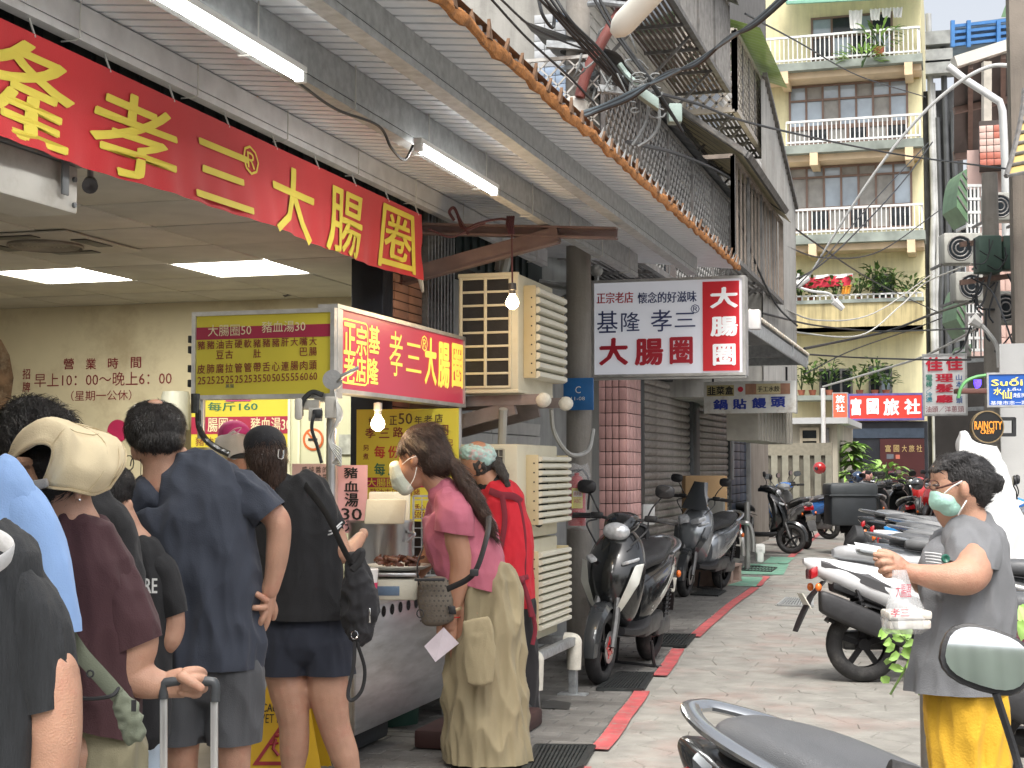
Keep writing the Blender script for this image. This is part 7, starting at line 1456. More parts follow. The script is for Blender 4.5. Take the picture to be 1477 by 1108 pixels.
p_ = PD(1232, 778, 12.2); b = MB(); b.loft([[p_+R_*x+F_*w*math.cos(a)*.6+UP*(h*math.sin(a)+z) for a in [2*math.pi*q/14 for q in range(14)]] for x, z, w, h in ((-.09,-.08,.03,.03),(-.06,-.03,.14,.06),(.0,.03,.18,.09),(.06,.02,.17,.09),(.10,-.04,.1,.06))]); setp(b.build('backrest_pad', seatm), 'dark rounded backrest pad with a thin pale piping on a grey scooter', 'backrest')
# behind and beside the woman
for (x, y, an, m_, lb) in ((1.15,7.9,12,dgr_p,'dark grey scooter nearest behind the woman in grey'),(.95,6.6,5,pur_p,'maroon scooter behind the shoulder of the woman in grey'),(1.0,9.0,10,blk_p,'black scooter under the white tarp edge')):
    scooter(lb, (x, y, 0), math.radians(an), m_, seat=gseat2, rail=None)
# foreground scooters
q0 = PD(968, 1046, 3.62); hd = math.radians(-31); scooter('nearest scooter with charcoal seat and polished grab rail, cropped at the bottom', (q0.x+math.cos(hd)*.965, q0.y+math.sin(hd)*.965, -.105), hd, dgr_p, sil_p, seat=mat('seat_charcoal', (.115,.12,.128), .36, 0, .12, 6, .35, 420), rail=mat('rail_polished', (.42,.44,.46), .18, .85, .05, 6, 0, coat=.4), tilt=-.04, bolster=1.12, pitch=.065, sb=.075)
mp_ = PD(1424, 950, 2.2); hd = math.radians(99); tl_ = .30; pt_ = .21
from mathutils import Euler
ofs = Euler((tl_, pt_, hd)).to_matrix() @ V((.255, .275, 1.265)); base = tuple(mp_-ofs)
fgs = scooter('scooter at the right edge of which only the dark mirrors and bars show', (base[0], base[1], base[2]), hd, blk_p, tilt=tl_, pitch=pt_)

# house behind the photographer, seen in the mirrors
back = thing('opposite_house', 'plain house front with a green striped awning behind the photographer', 'building', (2, -7, 0))
b = MB(); b.box((-6, -8, 0), (7, -7, 4.2)); b.build('wall', mat('opposite_wall', (.75,.73,.68), .7, 0, .2, 2, .1, streak=.4), back)
b = MB(); n = 40; b.grid([[V((-1+8*k/n, -7, 3.6+.05*(k % 2))) for k in range(n+1)], [V((-1+8*k/n, -4.6, 2.9+.05*(k % 2))) for k in range(n+1)]], False); b.build('awning_sheet', mat('opposite_green', (.25,.45,.22), .5), back)
b = MB()
for k in range(5): b.bar((-5+k*2.4, -6.98, 0), (-5+k*2.4, -6.98, 4.2), .12, .08, up=V((0,1,0)))
b.build('column', white_p, back)
for k in range(4): b = MB(); b.box((-4.6+k*2.4, -6.97, .9), (-3.4+k*2.4, -6.94, 2.5)); b.build('window', dkwin, back)
b = MB()
for k in range(5): b.tube(crom([(-6, -3-k*.5, 3.5+k*.25), (1, -3.2-k*.3, 3.1+k*.2), (8, -3-k*.4, 3.6+k*.2)]), .02, 5)
b.build('cables', cable_m, back)
# ================================================================== people
class Body:
    """collects rounded limbs given as photo pixel + radius (pixels) at a distance, then fuses them into one skin"""
    def __init__(s, D): s.D = D; s.k = D/FPX; s.b = MB()
    def limb(s, pts, n=14, seg=5):
        """pts: (px, py, r_px[, depth_r_px[, dD]])"""
        P = []; 
        for p in pts:
            p = list(p)+[None]*(5-len(p)); r = p[2]*s.k; rb = (p[3] if p[3] is not None else p[2])*s.k; dd = p[4] or 0
            P.append((PD(p[0], p[1], s.D+dd), r, rb))
        C_ = crom([p[0] for p in P], seg) if len(P) > 2 else [P[0][0]+(P[1][0]-P[0][0])*k/seg for k in range(seg)]+[P[1][0]]
        m = len(C_); rr = []
        for i in range(m):
            f = i/seg; a = min(int(f), len(P)-2); t = f-a; t = t*t*(3-2*t) if False else t; rr.append((P[a][1]*(1-t)+P[a+1][1]*t, P[a][2]*(1-t)+P[a+1][2]*t))
        # rounded ends
        t0 = (C_[0]-C_[1]).normalized(); t1 = (C_[-1]-C_[-2]).normalized(); q = []; 
        for a in (80, 60, 35): r = min(rr[0]); q.append((C_[0]+t0*r*math.sin(math.radians(a))*.8, tuple(x*math.cos(math.radians(a)) for x in rr[0])))
        e = []
        for a in (35, 60, 80): r = min(rr[-1]); e.append((C_[-1]+t1*r*math.sin(math.radians(a))*.8, tuple(x*math.cos(math.radians(a)) for x in rr[-1])))
        allp = q+list(zip(C_, rr))+e; vs = []
        for i, (c, (ra, rb)) in enumerate(allp):
            a = allp[max(i-1, 0)][0]; d = allp[min(i+1, len(allp)-1)][0]; t = (d-a).normalized(); e2 = F_-t*F_.dot(t)
            if e2.length < .15: e2 = R_-t*R_.dot(t)
            e2.normalize(); e1 = t.cross(e2)
            for k in range(n): an = 2*math.pi*k/n; vs.append(c+e1*math.cos(an)*ra+e2*math.sin(an)*rb)
        M = len(allp); fs = [(i*n+k, i*n+(k+1) % n, (i+1)*n+(k+1) % n, (i+1)*n+k) for i in range(M-1) for k in range(n)]+[tuple(range(n-1, -1, -1)), tuple((M-1)*n+k for k in range(n))]
        s.b.add(vs, fs, True); return s
    def ell(s, px, py, rx, ry, rz=None, ang=0, dd=0):
        rz = rx if rz is None else rz; c = PD(px, py, s.D+dd); ca, sa = math.cos(math.radians(ang)), math.sin(math.radians(ang)); t = MB(); t.sphere((0,0,0), 1, 20, 14)
        vs = []
        for v in t.v: x, y, z = v.x*rx, v.y*rz, v.z*ry; vs.append(c+(R_*(x*ca+z*sa)+UP*(z*ca-x*sa)+F_*y)*s.k)
        s.b.add(vs, t.f, True); return s
    def mesh(s, name, m, voxel=.008, smooth=5, wr=None, cuts=(), bump_noise=None):
        me = bpy.data.meshes.new(name); me.from_pydata([tuple(v) for v in s.b.v], [], s.b.f); me.update()
        o = bpy.data.objects.new('tmp', me); md = o.modifiers.new('r', 'REMESH'); md.mode = 'VOXEL'; md.voxel_size = voxel; md.use_smooth_shade = True
        sm = o.modifiers.new('s', 'SMOOTH'); sm.factor = .5; sm.iterations = smooth
        out = evalmesh(o); bpy.data.objects.remove(o); bpy.data.meshes.remove(me)
        if wr:
            amp, sc3 = wr[0], wr[1]; off = V((rnd.uniform(0, 50), 0, 0)); ns = [n_.vector.copy() for n_ in out.vertex_normals]
            for v, n_ in zip(out.vertices, ns):
                q = v.co; w = V((q.dot(R_)*sc3[0], q.dot(F_)*sc3[1], q.z*sc3[2]))+off; w2 = V((w.x*.45+w.z*.8, w.y, w.z*.6-w.x*.5))*1.7
                f = (1-abs(noise.noise(w))*3.2)*.6+(1-abs(noise.noise(w2))*3.4)*.5+(1-abs(noise.noise(w*2.1+V((3,3,3))))*3)*.22; v.co = q+n_*amp*1.7*(f-.35)
        for cu_ in cuts:      # cut the hem: drop what lies past the plane, near the given point
            pt, nr = cu_[0], cu_[1]; rad = cu_[2] if len(cu_) > 2 else 99
            bm = bmesh.new(); bm.from_mesh(out); fs_ = [f for f in bm.faces if (f.calc_center_median()-pt).length < rad]
            g_ = set(fs_); es_ = {e for f in fs_ for e in f.edges}; vs_ = {v for f in fs_ for v in f.verts}
            bmesh.ops.bisect_plane(bm, geom=list(vs_)+list(es_)+fs_, plane_co=pt, plane_no=nr, clear_outer=True); bm.to_mesh(out); bm.free()
        out.materials.clear(); out.materials.append(m)
        out.polygons.foreach_set('use_smooth', [True]*len(out.polygons)); return out
def skin_part(parent, name, me): return link(name, me, parent)
def joinmesh(a, b_):
    bm = bmesh.new(); bm.from_mesh(a); bm.from_mesh(b_); bm.to_mesh(a); bm.free(); bpy.data.meshes.remove(b_); a.polygons.foreach_set('use_smooth', [True]*len(a.polygons)); return a
skin = mat('skin', (.47,.265,.18), .48, 0, .12, 14, .25, 260, sss=.12, dirt=(.44,.17,.12), dirt_amt=.5, dirt_scale=9); skin2 = mat('skin_tan', (.42,.22,.14), .5, 0, .08, 9, .12, 220, sss=.12, dirt=(.38,.16,.10), dirt_amt=.35, dirt_scale=7)
def hairm(n, c): return mat(n, c, .38, 0, .5, 30, .9, 90, stretch=(3.4, 3.4, .5), spec=.6)
hair_b = hairm('hair_black', (.016,.013,.012)); hair_br = hairm('hair_brown', (.055,.028,.018))
def fab(n, c, v=.10, sh=.06, sc_=260, st=0): return mat('cloth_'+n, c, .85, 0, v, 5, .25, sc_, sheen=sh, streak=st)
navy = fab('navy', (.036,.043,.062)); shorts_g = fab('grey_shorts', (.075,.078,.085)); maroon_c = fab('maroon', (.058,.022,.026)); khaki = fab('khaki', (.26,.235,.15)); khaki2 = fab('khaki_skirt', (.27,.225,.135)); blackc = fab('black', (.014,.014,.016)); bluec = fab('light_blue', (.30,.47,.80)); pinkc = fab('pink', (.42,.115,.165)); redv = fab('red_vest', (.55,.015,.03)); maroonst = fab('maroon_strap', (.20,.02,.035)); greyc = fab('heather_grey', (.165,.17,.18), .16, .06, 300); yellowc = fab('yellow_linen', (.66,.38,.025), .12, .06, 160); creamc = fab('cream_hat', (.66,.55,.35)); oli = fab('olive', (.16,.18,.13)); jeans = fab('pale_jeans', (.42,.50,.58)); navysh = fab('navy_shorts', (.018,.022,.036)); ribbed = mat('cloth_ribbed_black', (.016,.018,.021), .8, 0, .25, 14, .5, 60, stretch=(9, 9, .8), sheen=.05)
whitec = fab('white', (.7,.7,.7)); shoe_d = mat('shoe_dark', (.03,.03,.03), .6); shoe_w = mat('shoe_white', (.7,.68,.66), .6); maskm = mat('mask_green', (.42,.70,.60), .8, 0, .04, 6, .3, 150); mask_w = mat('mask_pale', (.62,.66,.55), .8, 0, .04, 6, .3, 150); strapm = mat('strap_black', (.02,.02,.022), .6)
def strands(me, dirv, n, L, w=.0022, lift=.25, jit=.35, seed=1, pt=None):
    """lays fine locks over a hair shape so that it reads as hair and its outline frays"""
    rg = random.Random(seed); me.calc_loop_triangles(); vs = me.vertices; P_ = me.polygons; base = len(vs); nv, nf = [], []
    for _ in range(n):
        p = P_[rg.randrange(len(P_))]; nr = p.normal.copy(); c = p.center.copy(); d = (V(dirv) if not pt else (pt-c).normalized())+V((rg.uniform(-jit,jit), rg.uniform(-jit,jit), rg.uniform(-jit,jit))); d = d-nr*d.dot(nr)
        if d.length < .1: continue
        d.normalize(); sd_ = d.cross(nr)*w; l = L*rg.uniform(.5, 1.2); k = base+len(nv); c = c-nr*.001
        nv += [c-sd_, c+sd_, c+d*l*.5+nr*l*lift*.5+sd_*.8, c+d*l*.5+nr*l*lift*.5-sd_*.8, c+d*l+nr*l*lift*rg.uniform(-.2, .7)]; nf += [(k, k+1, k+2, k+3), (k+3, k+2, k+4)]
    m2 = bpy.data.meshes.new('s'); m2.from_pydata([tuple(v.co) for v in vs]+[tuple(v) for v in nv], [], [tuple(p.vertices) for p in P_]+nf); m2.materials.append(me.materials[0]); m2.polygons.foreach_set('use_smooth', [True]*len(m2.polygons)); return m2
def floor_y(D): return 672+CAMH/D*FPX
def shoes(B, xs, parent, m, dd=0):
    for x in xs:
        s_ = Body(B.D); fy_ = floor_y(B.D+dd); s_.limb([(x, fy_-8, 11, 12, dd+.06), (x, fy_-10, 13, 13, dd-.02), (x, fy_-12, 12, 14, dd-.08)]); link('shoe', s_.mesh('shoe', m, .008, 3), parent)
def person(label, D, px, group=None): 
    t = thing('person', label, 'person', tuple(PD(px, floor_y(D), D)), group=group); return t, D
def hand(B, wrist, palm, fingers, thumb):
    h = Body(B.D); h.limb(wrist); h.limb(palm)
    for f in fingers: h.limb(f, 10, 3)
    h.limb(thumb, 10, 3); return h.mesh('hand', skin, .0028, 2)
def garment(name, parent, m, parts, voxel=.0075, wr=None, smooth=4):
    """torso and sleeves, each trimmed at its own hem, as one piece of clothing"""
    out = None
    for B_, cuts in parts:
        me = B_.mesh(name, m, voxel, smooth, wr, cuts); out = me if out is None else joinmesh(out, me)
    return link(name, out, parent)
# ---------- man in the navy shirt
t, D = person('man in navy t-shirt and grey shorts seen from behind, one hand at his back pocket', 5.25, 300); B = Body(D)
B.ell(227,630,36,44,40,-6).ell(221,640,28,34,30).limb([(232,648,25,27),(234,680,28,27),(238,705,40,30)]).ell(265,656,6,12,6,8).ell(194,652,6,13,6,-8,dd=-.02)
B.limb([(382,732,19),(401,754,19),(400,800,17),(393,840,13),(388,856,12)])
B.limb([(188,760,18,18,.04),(186,790,20,20,.08),(190,860,16,16,.22),(205,900,13,13,.36)]).ell(212,912,12,18,10,dd=.4)
B.limb([(270,1000,29,32),(264,1040,29,31),(262,1085,24,26),(259,1150,24,27,.02),(260,1230,13,15,.02)]); B.limb([(335,1000,31,34),(336,1040,31,33),(336,1080,26,27),(334,1145,25,28,.02),(332,1230,13,15,.02)])
sk = B.mesh('body', skin, .0075, 4); H = hand(B, [(392,838,12.5,11),(387,858,12,9)], [(388,852,12,8),(384,870,13,8),(381,884,12,7)], [[(384,866,5,5,-.02),(372,858,4.6,4.6,-.035),(360,853,4,4,-.035)],[(382,876,5,5,-.02),(371,877,4.6,4.6,-.035),(359,876,4,4,-.03)],[(383,884,5,5,-.01),(377,895,4.6,4.6,-.015),(373,905,4,4,0)],[(388,884,5,5,.0),(385,898,4.6,4.6,.005),(381,908,4,4,.01)]], [(392,868,6,6,.01),(396,880,5.5,5.5,.02),(394,892,4.6,4.6,.03)])
link('body', joinmesh(sk, H), t)
B = Body(D); B.ell(224,617,44,39,45,-8).ell(222,606,40,29,40).ell(229,634,37,26,42,-4,dd=-.012); link('hair', strands(B.mesh('hair', hair_b, .007, 3, wr=(.0015,(30,30,8))), (0,0,-1), 5200, .03, .0016, .22), t)
B = Body(D); B.ell(222,584,13,8,12,-10,dd=-.03); link('bald_patch', B.mesh('bald_patch', skin, .004, 2), t)
B = Body(D); B.limb([(236,694,38,28),(262,706,72,42),(272,728,95,52),(276,780,95,56),(288,840,90,54),(298,890,80,54),(303,935,78,58),(300,985,76,58)]); BR = Body(D); BR.limb([(318,712,34,40),(345,714,36,38),(372,724,31,32),(392,744,26,28),(400,760,25,27)]); BL = Body(D); BL.limb([(222,714,34,38),(198,735,30,32),(188,775,26,28,.03)])
nrm = (PD(410,770,D)-PD(350,700,D)).normalized(); garment('shirt', t, navy, [(B, ((PD(300,962,D), V((0,0,-1))),)), (BR, ((PD(390,742,D), nrm),)), (BL, ())], .0075, (.009,(9,9,3.2)))
B = Body(D); B.limb([(306,930,58,38),(306,960,62,42),(305,985,64,46)]); B.limb([(272,968,38,42),(262,1020,37,42),(258,1090,33,38)]); B.limb([(340,965,40,44),(338,1010,42,44),(335,1085,39,40)]); link('shorts', B.mesh('shorts', shorts_g, .009, 4, wr=(.006,(8,8,3)), cuts=((PD(300,1071,D), V((0,0,-1))),)), t)
b = MB(); b.tube(crom([PD(268,650,D-.0),PD(250,648,D-.0),PD(210,650,D+.02),PD(192,660,D+.05),PD(188,672,D+.1)]), .0022, 5); b.tube([PD(186+7*math.cos(a),668+11*math.sin(a),D+.06) for a in [k*.63 for k in range(11)]], .0022, 5); b.tube(crom([PD(199,645,D-.03),PD(203,665,D-.04),PD(203,685,D-.02)]), .0015, 4); link('glasses', b.mesh('glasses', blackp), t)
B = Body(D); B.limb([(369,880,5,4,-.01),(366,893,6,5,-.005)]); link('phone', B.mesh('phone', blackp, .004, 1), t); shoes(B, (259,331), t, shoe_d)
# ---------- woman with the cream visor
t, D = person('woman in maroon t-shirt and cream sun visor gripping a suitcase handle', 4.0, 150); B = Body(D)
B.ell(94,672,38,44,44,10).ell(112,690,25,26,30,dd=.04).limb([(96,700,30,32),(104,735,30,31),(112,758,34,32)]).ell(113,712,6,10,6,10,dd=-.09)
B.limb([(184,880,34,34),(196,925,33,33),(186,968,31,32),(214,984,25,25),(240,988,18,16)])
B.limb([(62,860,28,28,.08),(60,880,30,30,.08),(75,950,24,24,.2)]); B.limb([(120,1080,48,50),(120,1200,40,42),(120,1400,20,20)]); B.limb([(165,1080,48,50,.05),(168,1200,38,42,.05),(168,1400,20,20,.05)])
sk = B.mesh('body', skin, .0065, 4); H = hand(B, [(232,988,19,15),(248,988,19,14)], [(246,987,20,14),(262,985,22,16),(274,984,17,15)], [[(268,970,8,8,-.03),(284,968,7.5,7.5,-.02),(293,972,6.5,6.5,.015),(286,980,6,6,.03)],[(268,980,8,8,-.035),(286,979,7.5,7.5,-.03),(297,983,6.5,6.5,.01),(289,988,6,6,.03)],[(266,990,8,8,-.03),(283,990,7.5,7.5,-.025),(294,993,6.5,6.5,.01),(286,996,6,6,.03)],[(262,998,7,7,-.02),(277,1000,6.5,6.5,-.01),(286,1001,6,6,.015),(279,1003,5.5,5.5,.03)]], [(262,976,9,9,-.05),(276,984,8,8,-.065),(290,993,6.5,6.5,-.062)])
link('body', joinmesh(sk, H), t)
B = Body(D); B.ell(84,668,42,42,44,10).ell(52,670,32,34,34).limb([(100,700,28,34),(80,712,24,28),(70,720,18,22)]).ell(32,690,18,26,18,dd=-.06).limb([(34,690,14,14,-.07),(16,705,11,11,-.08),(4,730,8,8,-.08)]); link('hair', strands(B.mesh('hair', hair_b, .007, 3, wr=(.0015,(18,18,18))), -R_*.8-UP*.3, 4000, .05, .0014, .1, .15), t)
b = MB(); b.tube([PD(32+13*math.cos(a)*1.0+4*math.sin(a*3), 686+20*math.sin(a), D-.14+.03*math.cos(a)) for a in [2*math.pi*k/16 for k in range(16)]], [(.012+.004*(k % 2)) for k in range(16)], 9, closed=True); link('scrunchie', b.mesh('scrunchie', fab('scrunchie', (.26,.14,.08))), t)
# visor: curved sheet, rows from the opening at the back over the crown to the brim rim
rows_px = [[(6,694,-.02),(20,662,-.10),(44,643,-.15),(66,640,-.17),(76,650,-.18),(70,676,-.17),(60,700,-.15)],
 [(4,680,.06),(20,640,.0),(50,614,-.06),(80,608,-.10),(100,630,-.16),(92,668,-.19),(78,704,-.17)],
 [(4,672,.10),(24,632,.08),(58,604,.06),(96,612,.02),(118,634,-.03),(116,672,-.14),(100,706,-.14)],
 [(8,668,.14),(34,628,.16),(72,604,.18),(112,613,.14),(146,640,.04),(142,680,-.06),(120,711,-.10)],
 [(14,668,.16),(44,630,.24),(84,609,.28),(128,616,.28),(166,632,.20),(170,676,.06),(136,713,-.03)],
 [(20,672,.18),(52,636,.30),(92,612,.34),(140,620,.36),(174,640,.32),(180,668,.20),(158,704,.06)]]
rows_s = []
for r_ in rows_px: rows_s.append(crom([PD(x, y, D+d) for x, y, d in r_], 5))
cols_s = [crom([rows_s[j][k] for j in range(len(rows_s))], 4) for k in range(len(rows_s[0]))]
b = MB(); b.grid([[c[j] for c in cols_s] for j in range(len(cols_s[0]))]); me = b.mesh('hat', creamc, sharp=3.2)
o = bpy.data.objects.new('x', me); sm = o.modifiers.new('s', 'SOLIDIFY'); sm.thickness = .006; me2 = evalmesh(o); bpy.data.objects.remove(o); 
for v in me2.vertices: q_ = v.co*9; v.co += V((noise.noise(q_), noise.noise(q_+V((9,0,0))), noise.noise(q_+V((0,9,0)))))*.009+V((0,0,1))*(abs(noise.noise(v.co*16))-.2)*.010
hat = link('visor_hat', me2, t)
b = MB(); rim_ = [c[-1] for c in cols_s]; b.tube(rim_, .0045, 6); rim2 = [r_ for r_ in cols_s[-1]]; b.tube(rim2, .0045, 6); b.tube([c[0] for c in cols_s], .004, 6)
for q_ in (-3, -5, -8): b.tube([c[q_]-F_*.0035 for c in cols_s], .0013, 4)
b.tube([p-F_*.004 for p in cols_s[18]], .0016, 4); link('hem_piping', b.mesh('piping', fab('cream_dark', (.50,.40,.24))), hat)
B = Body(D); B.limb([(40,702,7,3,-.17),(52,700,8,3,-.175),(68,696,7,3,-.18)]); link('hat_strap', B.mesh('hat_strap', fab('strap_grey', (.3,.28,.25)), .004, 1), hat)
b = MB(); b.sphere(PD(115,721,D-.1), .004, 8, 6); link('earring', b.mesh('earring', chrome), t)
B = Body(D); B.limb([(106,752,34,32),(118,778,52,44),(126,815,66,52),(132,870,64,54),(138,930,60,54),(143,990,58,56),(146,1075,58,58)]); BR = Body(D); BR.limb([(124,794,42,44),(150,830,43,42),(181,885,42,42),(199,950,42,40)])
garment('shirt', t, maroon_c, [(B, ((PD(145,1048,D), V((0,0,-1))-R_*.28),)), (BR, ((PD(200,930,D), (PD(206,990,D)-PD(196,930,D)).normalized()+R_*.22),))], .0065, (.007,(10,10,3.5)))
B = Body(D); B.limb([(148,1035,45,42),(150,1075,52,48),(150,1110,54,52)]); B.limb([(122,1080,42,46),(118,1200,40,44),(116,1405,34,36)]); B.limb([(172,1080,40,46,.04),(172,1200,40,44,.04),(172,1405,34,36,.04)]); link('trousers', B.mesh('trousers', khaki, .009, 4, wr=(.010,(10,10,2.5))), t); shoes(B, (118,170), t, shoe_w)
b = MB(); b.tube(crom([PD(98,915,D-.24),PD(118,945,D-.25),PD(145,975,D-.26),(PD(170,1003,D-.27))]), [(.022,.004)]*25, 8, ref=(0,0,1)); bag = link('bag_strap', b.mesh('strap', oli), t)
B = Body(D-.26); B.limb([(170,1000,12,8),(184,1030,20,12),(196,1060,17,12)]); B.limb([(178,1010,12,8),(186,1045,18,12),(190,1070,9,8)]); link('belt_bag', B.mesh('belt_bag', oli, .006, 3, wr=(.004,(20,20,20))), t)
b = MB(); b.tube(crom([PD(105,1005,D-.24),PD(130,1008,D-.27),PD(160,1004,D-.29),PD(172,992,D-.27)]), .005, 6); b.tube([PD(130+5*math.cos(a*.8),972+5*math.sin(a*.8),D-.29) for a in range(9)], .0025, 5); b.obox(PD(193,1018,D-.32), R_*.006, F_*.002, UP*.014); link('bag_cord', b.mesh('cord', strapm), t)
# suitcase with the handle she holds
sx = thing('suitcase', 'suitcase whose pulled out silver handle the woman in maroon is gripping', 'suitcase', tuple(PD(272, floor_y(3.95), 3.95))); D = 3.98
b = MB()
for x in (236, 309): b.obox((PD(x, 1000, D)+PD(x, 1170, D))/2+V((0,0,.02)), R_*.0095, F_*.006, (PD(x,1000,D)-PD(x,1170,D))/2, .002)
b.build('handle_rod', mat('rod_alu', (.68,.68,.68), .3, .8, .05, 10, 0), sx)
b = MB(); b.tube(crom([PD(236,1008,D),PD(236,988,D),PD(244,984,D),PD(270,983,D),PD(302,983,D),PD(310,988,D),PD(310,1012,D)], 4), .0135, 10); b.build('grip', mat('grip_dark', (.05,.055,.06), .4), sx)
b = MB(); q = PD(272, 1170, D); b.bbox((q.x-.19, q.y-.12, .05), (q.x+.19, q.y+.12, q.z), .04); b.build('shell', mat('case_shell', (.10,.11,.13), .4), sx)
for dx in (-.15, .15): b = MB(); b.cyl((q.x+dx, q.y-.02, .03), (q.x+dx, q.y+.02, .03), .03, n=12); b.build('wheel', rubber, sx)
# ---------- ribbed black top, nearest left
t, D = person('person in ribbed black top at the left edge, only shoulder and arm in view', 3.05, 20); B = Body(D)
B.limb([(72,960,40,40),(76,1000,42,42),(80,1060,38,38),(76,1120,34,34),(60,1220,26,26)]).limb([(-60,720,44,44),(-62,790,50,50)]).ell(-110,640,72,88,80); B.limb([(-60,1100,80,80),(-60,1400,60,60),(-60,1640,30,30)])
link('body', B.mesh('body', skin, .009, 4), t)
B = Body(D); B.limb([(-60,780,52,50),(-40,815,98,70),(-40,900,105,75),(-40,1000,100,75),(-45,1200,110,80),(-45,1400,100,80)]); BR = Body(D); BR.limb([(-14,830,46,54),(22,850,50,54),(56,920,49,50),(68,990,46,47),(72,1040,44,44)])
garment('ribbed_top', t, ribbed, [(B, ()), (BR, ((PD(76,1020,D), (V((0,0,-1))+R_*.25).normalized()),))], .008, (.006,(14,14,2.5)))
b = MB(); b.tube(crom([PD(-20,770,D-.1),PD(10,785,D-.16),PD(16,800,D-.2),PD(-10,820,D-.28)]), [(.02,.004)]*25, 8); link('pale_strap', b.mesh('strap', whitec), t)
B = Body(D); B.ell(-110,630,78,90,86); link('hair', B.mesh('hair', hair_b, .012, 3), t)
# ---------- light blue shirt
t, D = person('person in light blue shirt standing behind the ribbed black top', 3.7, 0); B = Body(D)
B.ell(-85,600,48,60,54).limb([(-78,640,30,30),(-50,690,32,32)]); B.limb([(58,830,28,28),(66,900,28,28),(40,980,22,22)]); B.limb([(-40,1000,60,60),(-40,1200,50,50),(-40,1440,26,26)]); link('body', B.mesh('body', skin, .009, 4), t)
B = Body(D); B.limb([(-38,690,44,36),(-25,710,76,48),(-20,780,88,56),(-20,900,86,56),(-20,1000,84,56)]); BR = Body(D); BR.limb([(4,716,36,40),(40,750,38,40),(64,820,40,38),(80,900,35,34),(86,940,34,34)]); garment('shirt', t, bluec, [(B, ()), (BR, ((PD(90,908,D), (PD(92,960,D)-PD(84,905,D)).normalized()-R_*.25),))], .007, (.005,(8,8,3)))
B = Body(D); B.ell(-87,590,54,60,58); link('hair', B.mesh('hair', hair_b, .012, 3), t)
B = Body(D); B.limb([(-40,980,78,56),(-40,1200,70,60),(-40,1430,40,40)]); link('trousers', B.mesh('trousers', blackc, .012, 3), t)
# ---------- dark haired person behind the visor
t, D = person('person with messy black hair and black shirt behind the cream visor', 4.7, 80); B = Body(D)
B.ell(50,640,38,46,42).limb([(58,670,28,28),(70,720,32,30)]); B.limb([(176,800,18,18),(180,810,20,20),(178,880,16,16)]); B.limb([(70,980,45,45),(75,1200,32,32),(75,1300,18,18)]); link('body', B.mesh('body', skin, .009, 4), t)
B = Body(D); B.ell(46,628,54,56,52,-8).ell(80,622,28,36,36).ell(20,640,26,46,36).limb([(40,670,40,40),(50,695,34,34)]); link('hair', strands(B.mesh('hair', hair_b, .006, 2, wr=(.004,(22,22,16))), R_*.5-UP*.7, 5000, .055, .0015, .45, .6), t)
B = Body(D); B.limb([(78,712,44,34),(90,730,76,44),(92,800,82,50),(92,900,80,50),(92,1010,78,50)]); B.limb([(120,738,34,38),(152,752,36,36),(172,800,30,30),(184,850,26,26)]); link('shirt', B.mesh('shirt', blackc, .009, 4, wr=(.008,(8,8,3))), t)
B = Body(D); B.limb([(85,980,78,50),(80,1150,60,48),(80,1300,40,40)]); link('trousers', B.mesh('trousers', blackc, .012, 3), t)
# ---------- boy
t, D = person('boy in black t-shirt with white print standing between the visor and the navy shirt', 4.95, 200); B = Body(D)
B.ell(160,715,28,36,34,6).limb([(172,735,19,21),(186,765,19,20),(196,785,26,22)]).ell(187,731,5,11,6,6,dd=-.01); B.limb([(248,862,16,16),(250,905,17,17),(240,930,15,15),(215,935,12,12,.1),(190,925,10,10,.22)]); B.limb([(175,1000,28,28),(175,1150,20,20),(175,1275,12,12)]); B.limb([(212,1000,26,28,.02),(214,1150,20,20),(214,1275,12,12)])
sk = B.mesh('body', skin, .007, 4); link('body', sk, t)
B = Body(D); B.ell(158,708,33,36,38,6).ell(166,696,28,24,30).limb([(160,735,22,26),(172,742,14,16)]); link('hair', strands(B.mesh('hair', hair_b, .006, 3, wr=(.001,(30,30,10))), (0,0,-1), 3500, .022, .0014, .3), t)
B = Body(D); B.limb([(190,786,30,24),(196,802,44,34),(200,850,48,38),(200,920,46,38),(200,1000,48,38),(200,1060,46,36)]); BR = Body(D); BR.limb([(214,808,24,26),(236,828,24,24),(247,868,22,22),(252,900,20,20)]); shb = garment('shirt', t, blackc, [(B, ()), (BR, ((PD(250,888,D), (V((0,0,-1))+R_*.35).normalized()),))], .0075, (.004,(10,10,4)))
ftx = Face(PD(190,840,D-.215), (R_+F_*.0).normalized()); ftx.text([('ORE',193,834,227,856)], white_p, t, off=0, bold=.05, name='shirt_print'); ftx.text([('OPE',190,823,205,834)], white_p, t, off=0, bold=.02, name='shirt_print')
B = Body(D); B.limb([(198,1040,40,36),(198,1070,40,36)]); B.limb([(176,1060,26,28),(175,1270,18,20)]); B.limb([(216,1060,26,28),(216,1270,18,20)]); link('jeans', B.mesh('jeans', jeans, .009, 4, wr=(.006,(10,10,4))), t); shoes(B, (175,215), t, shoe_w)
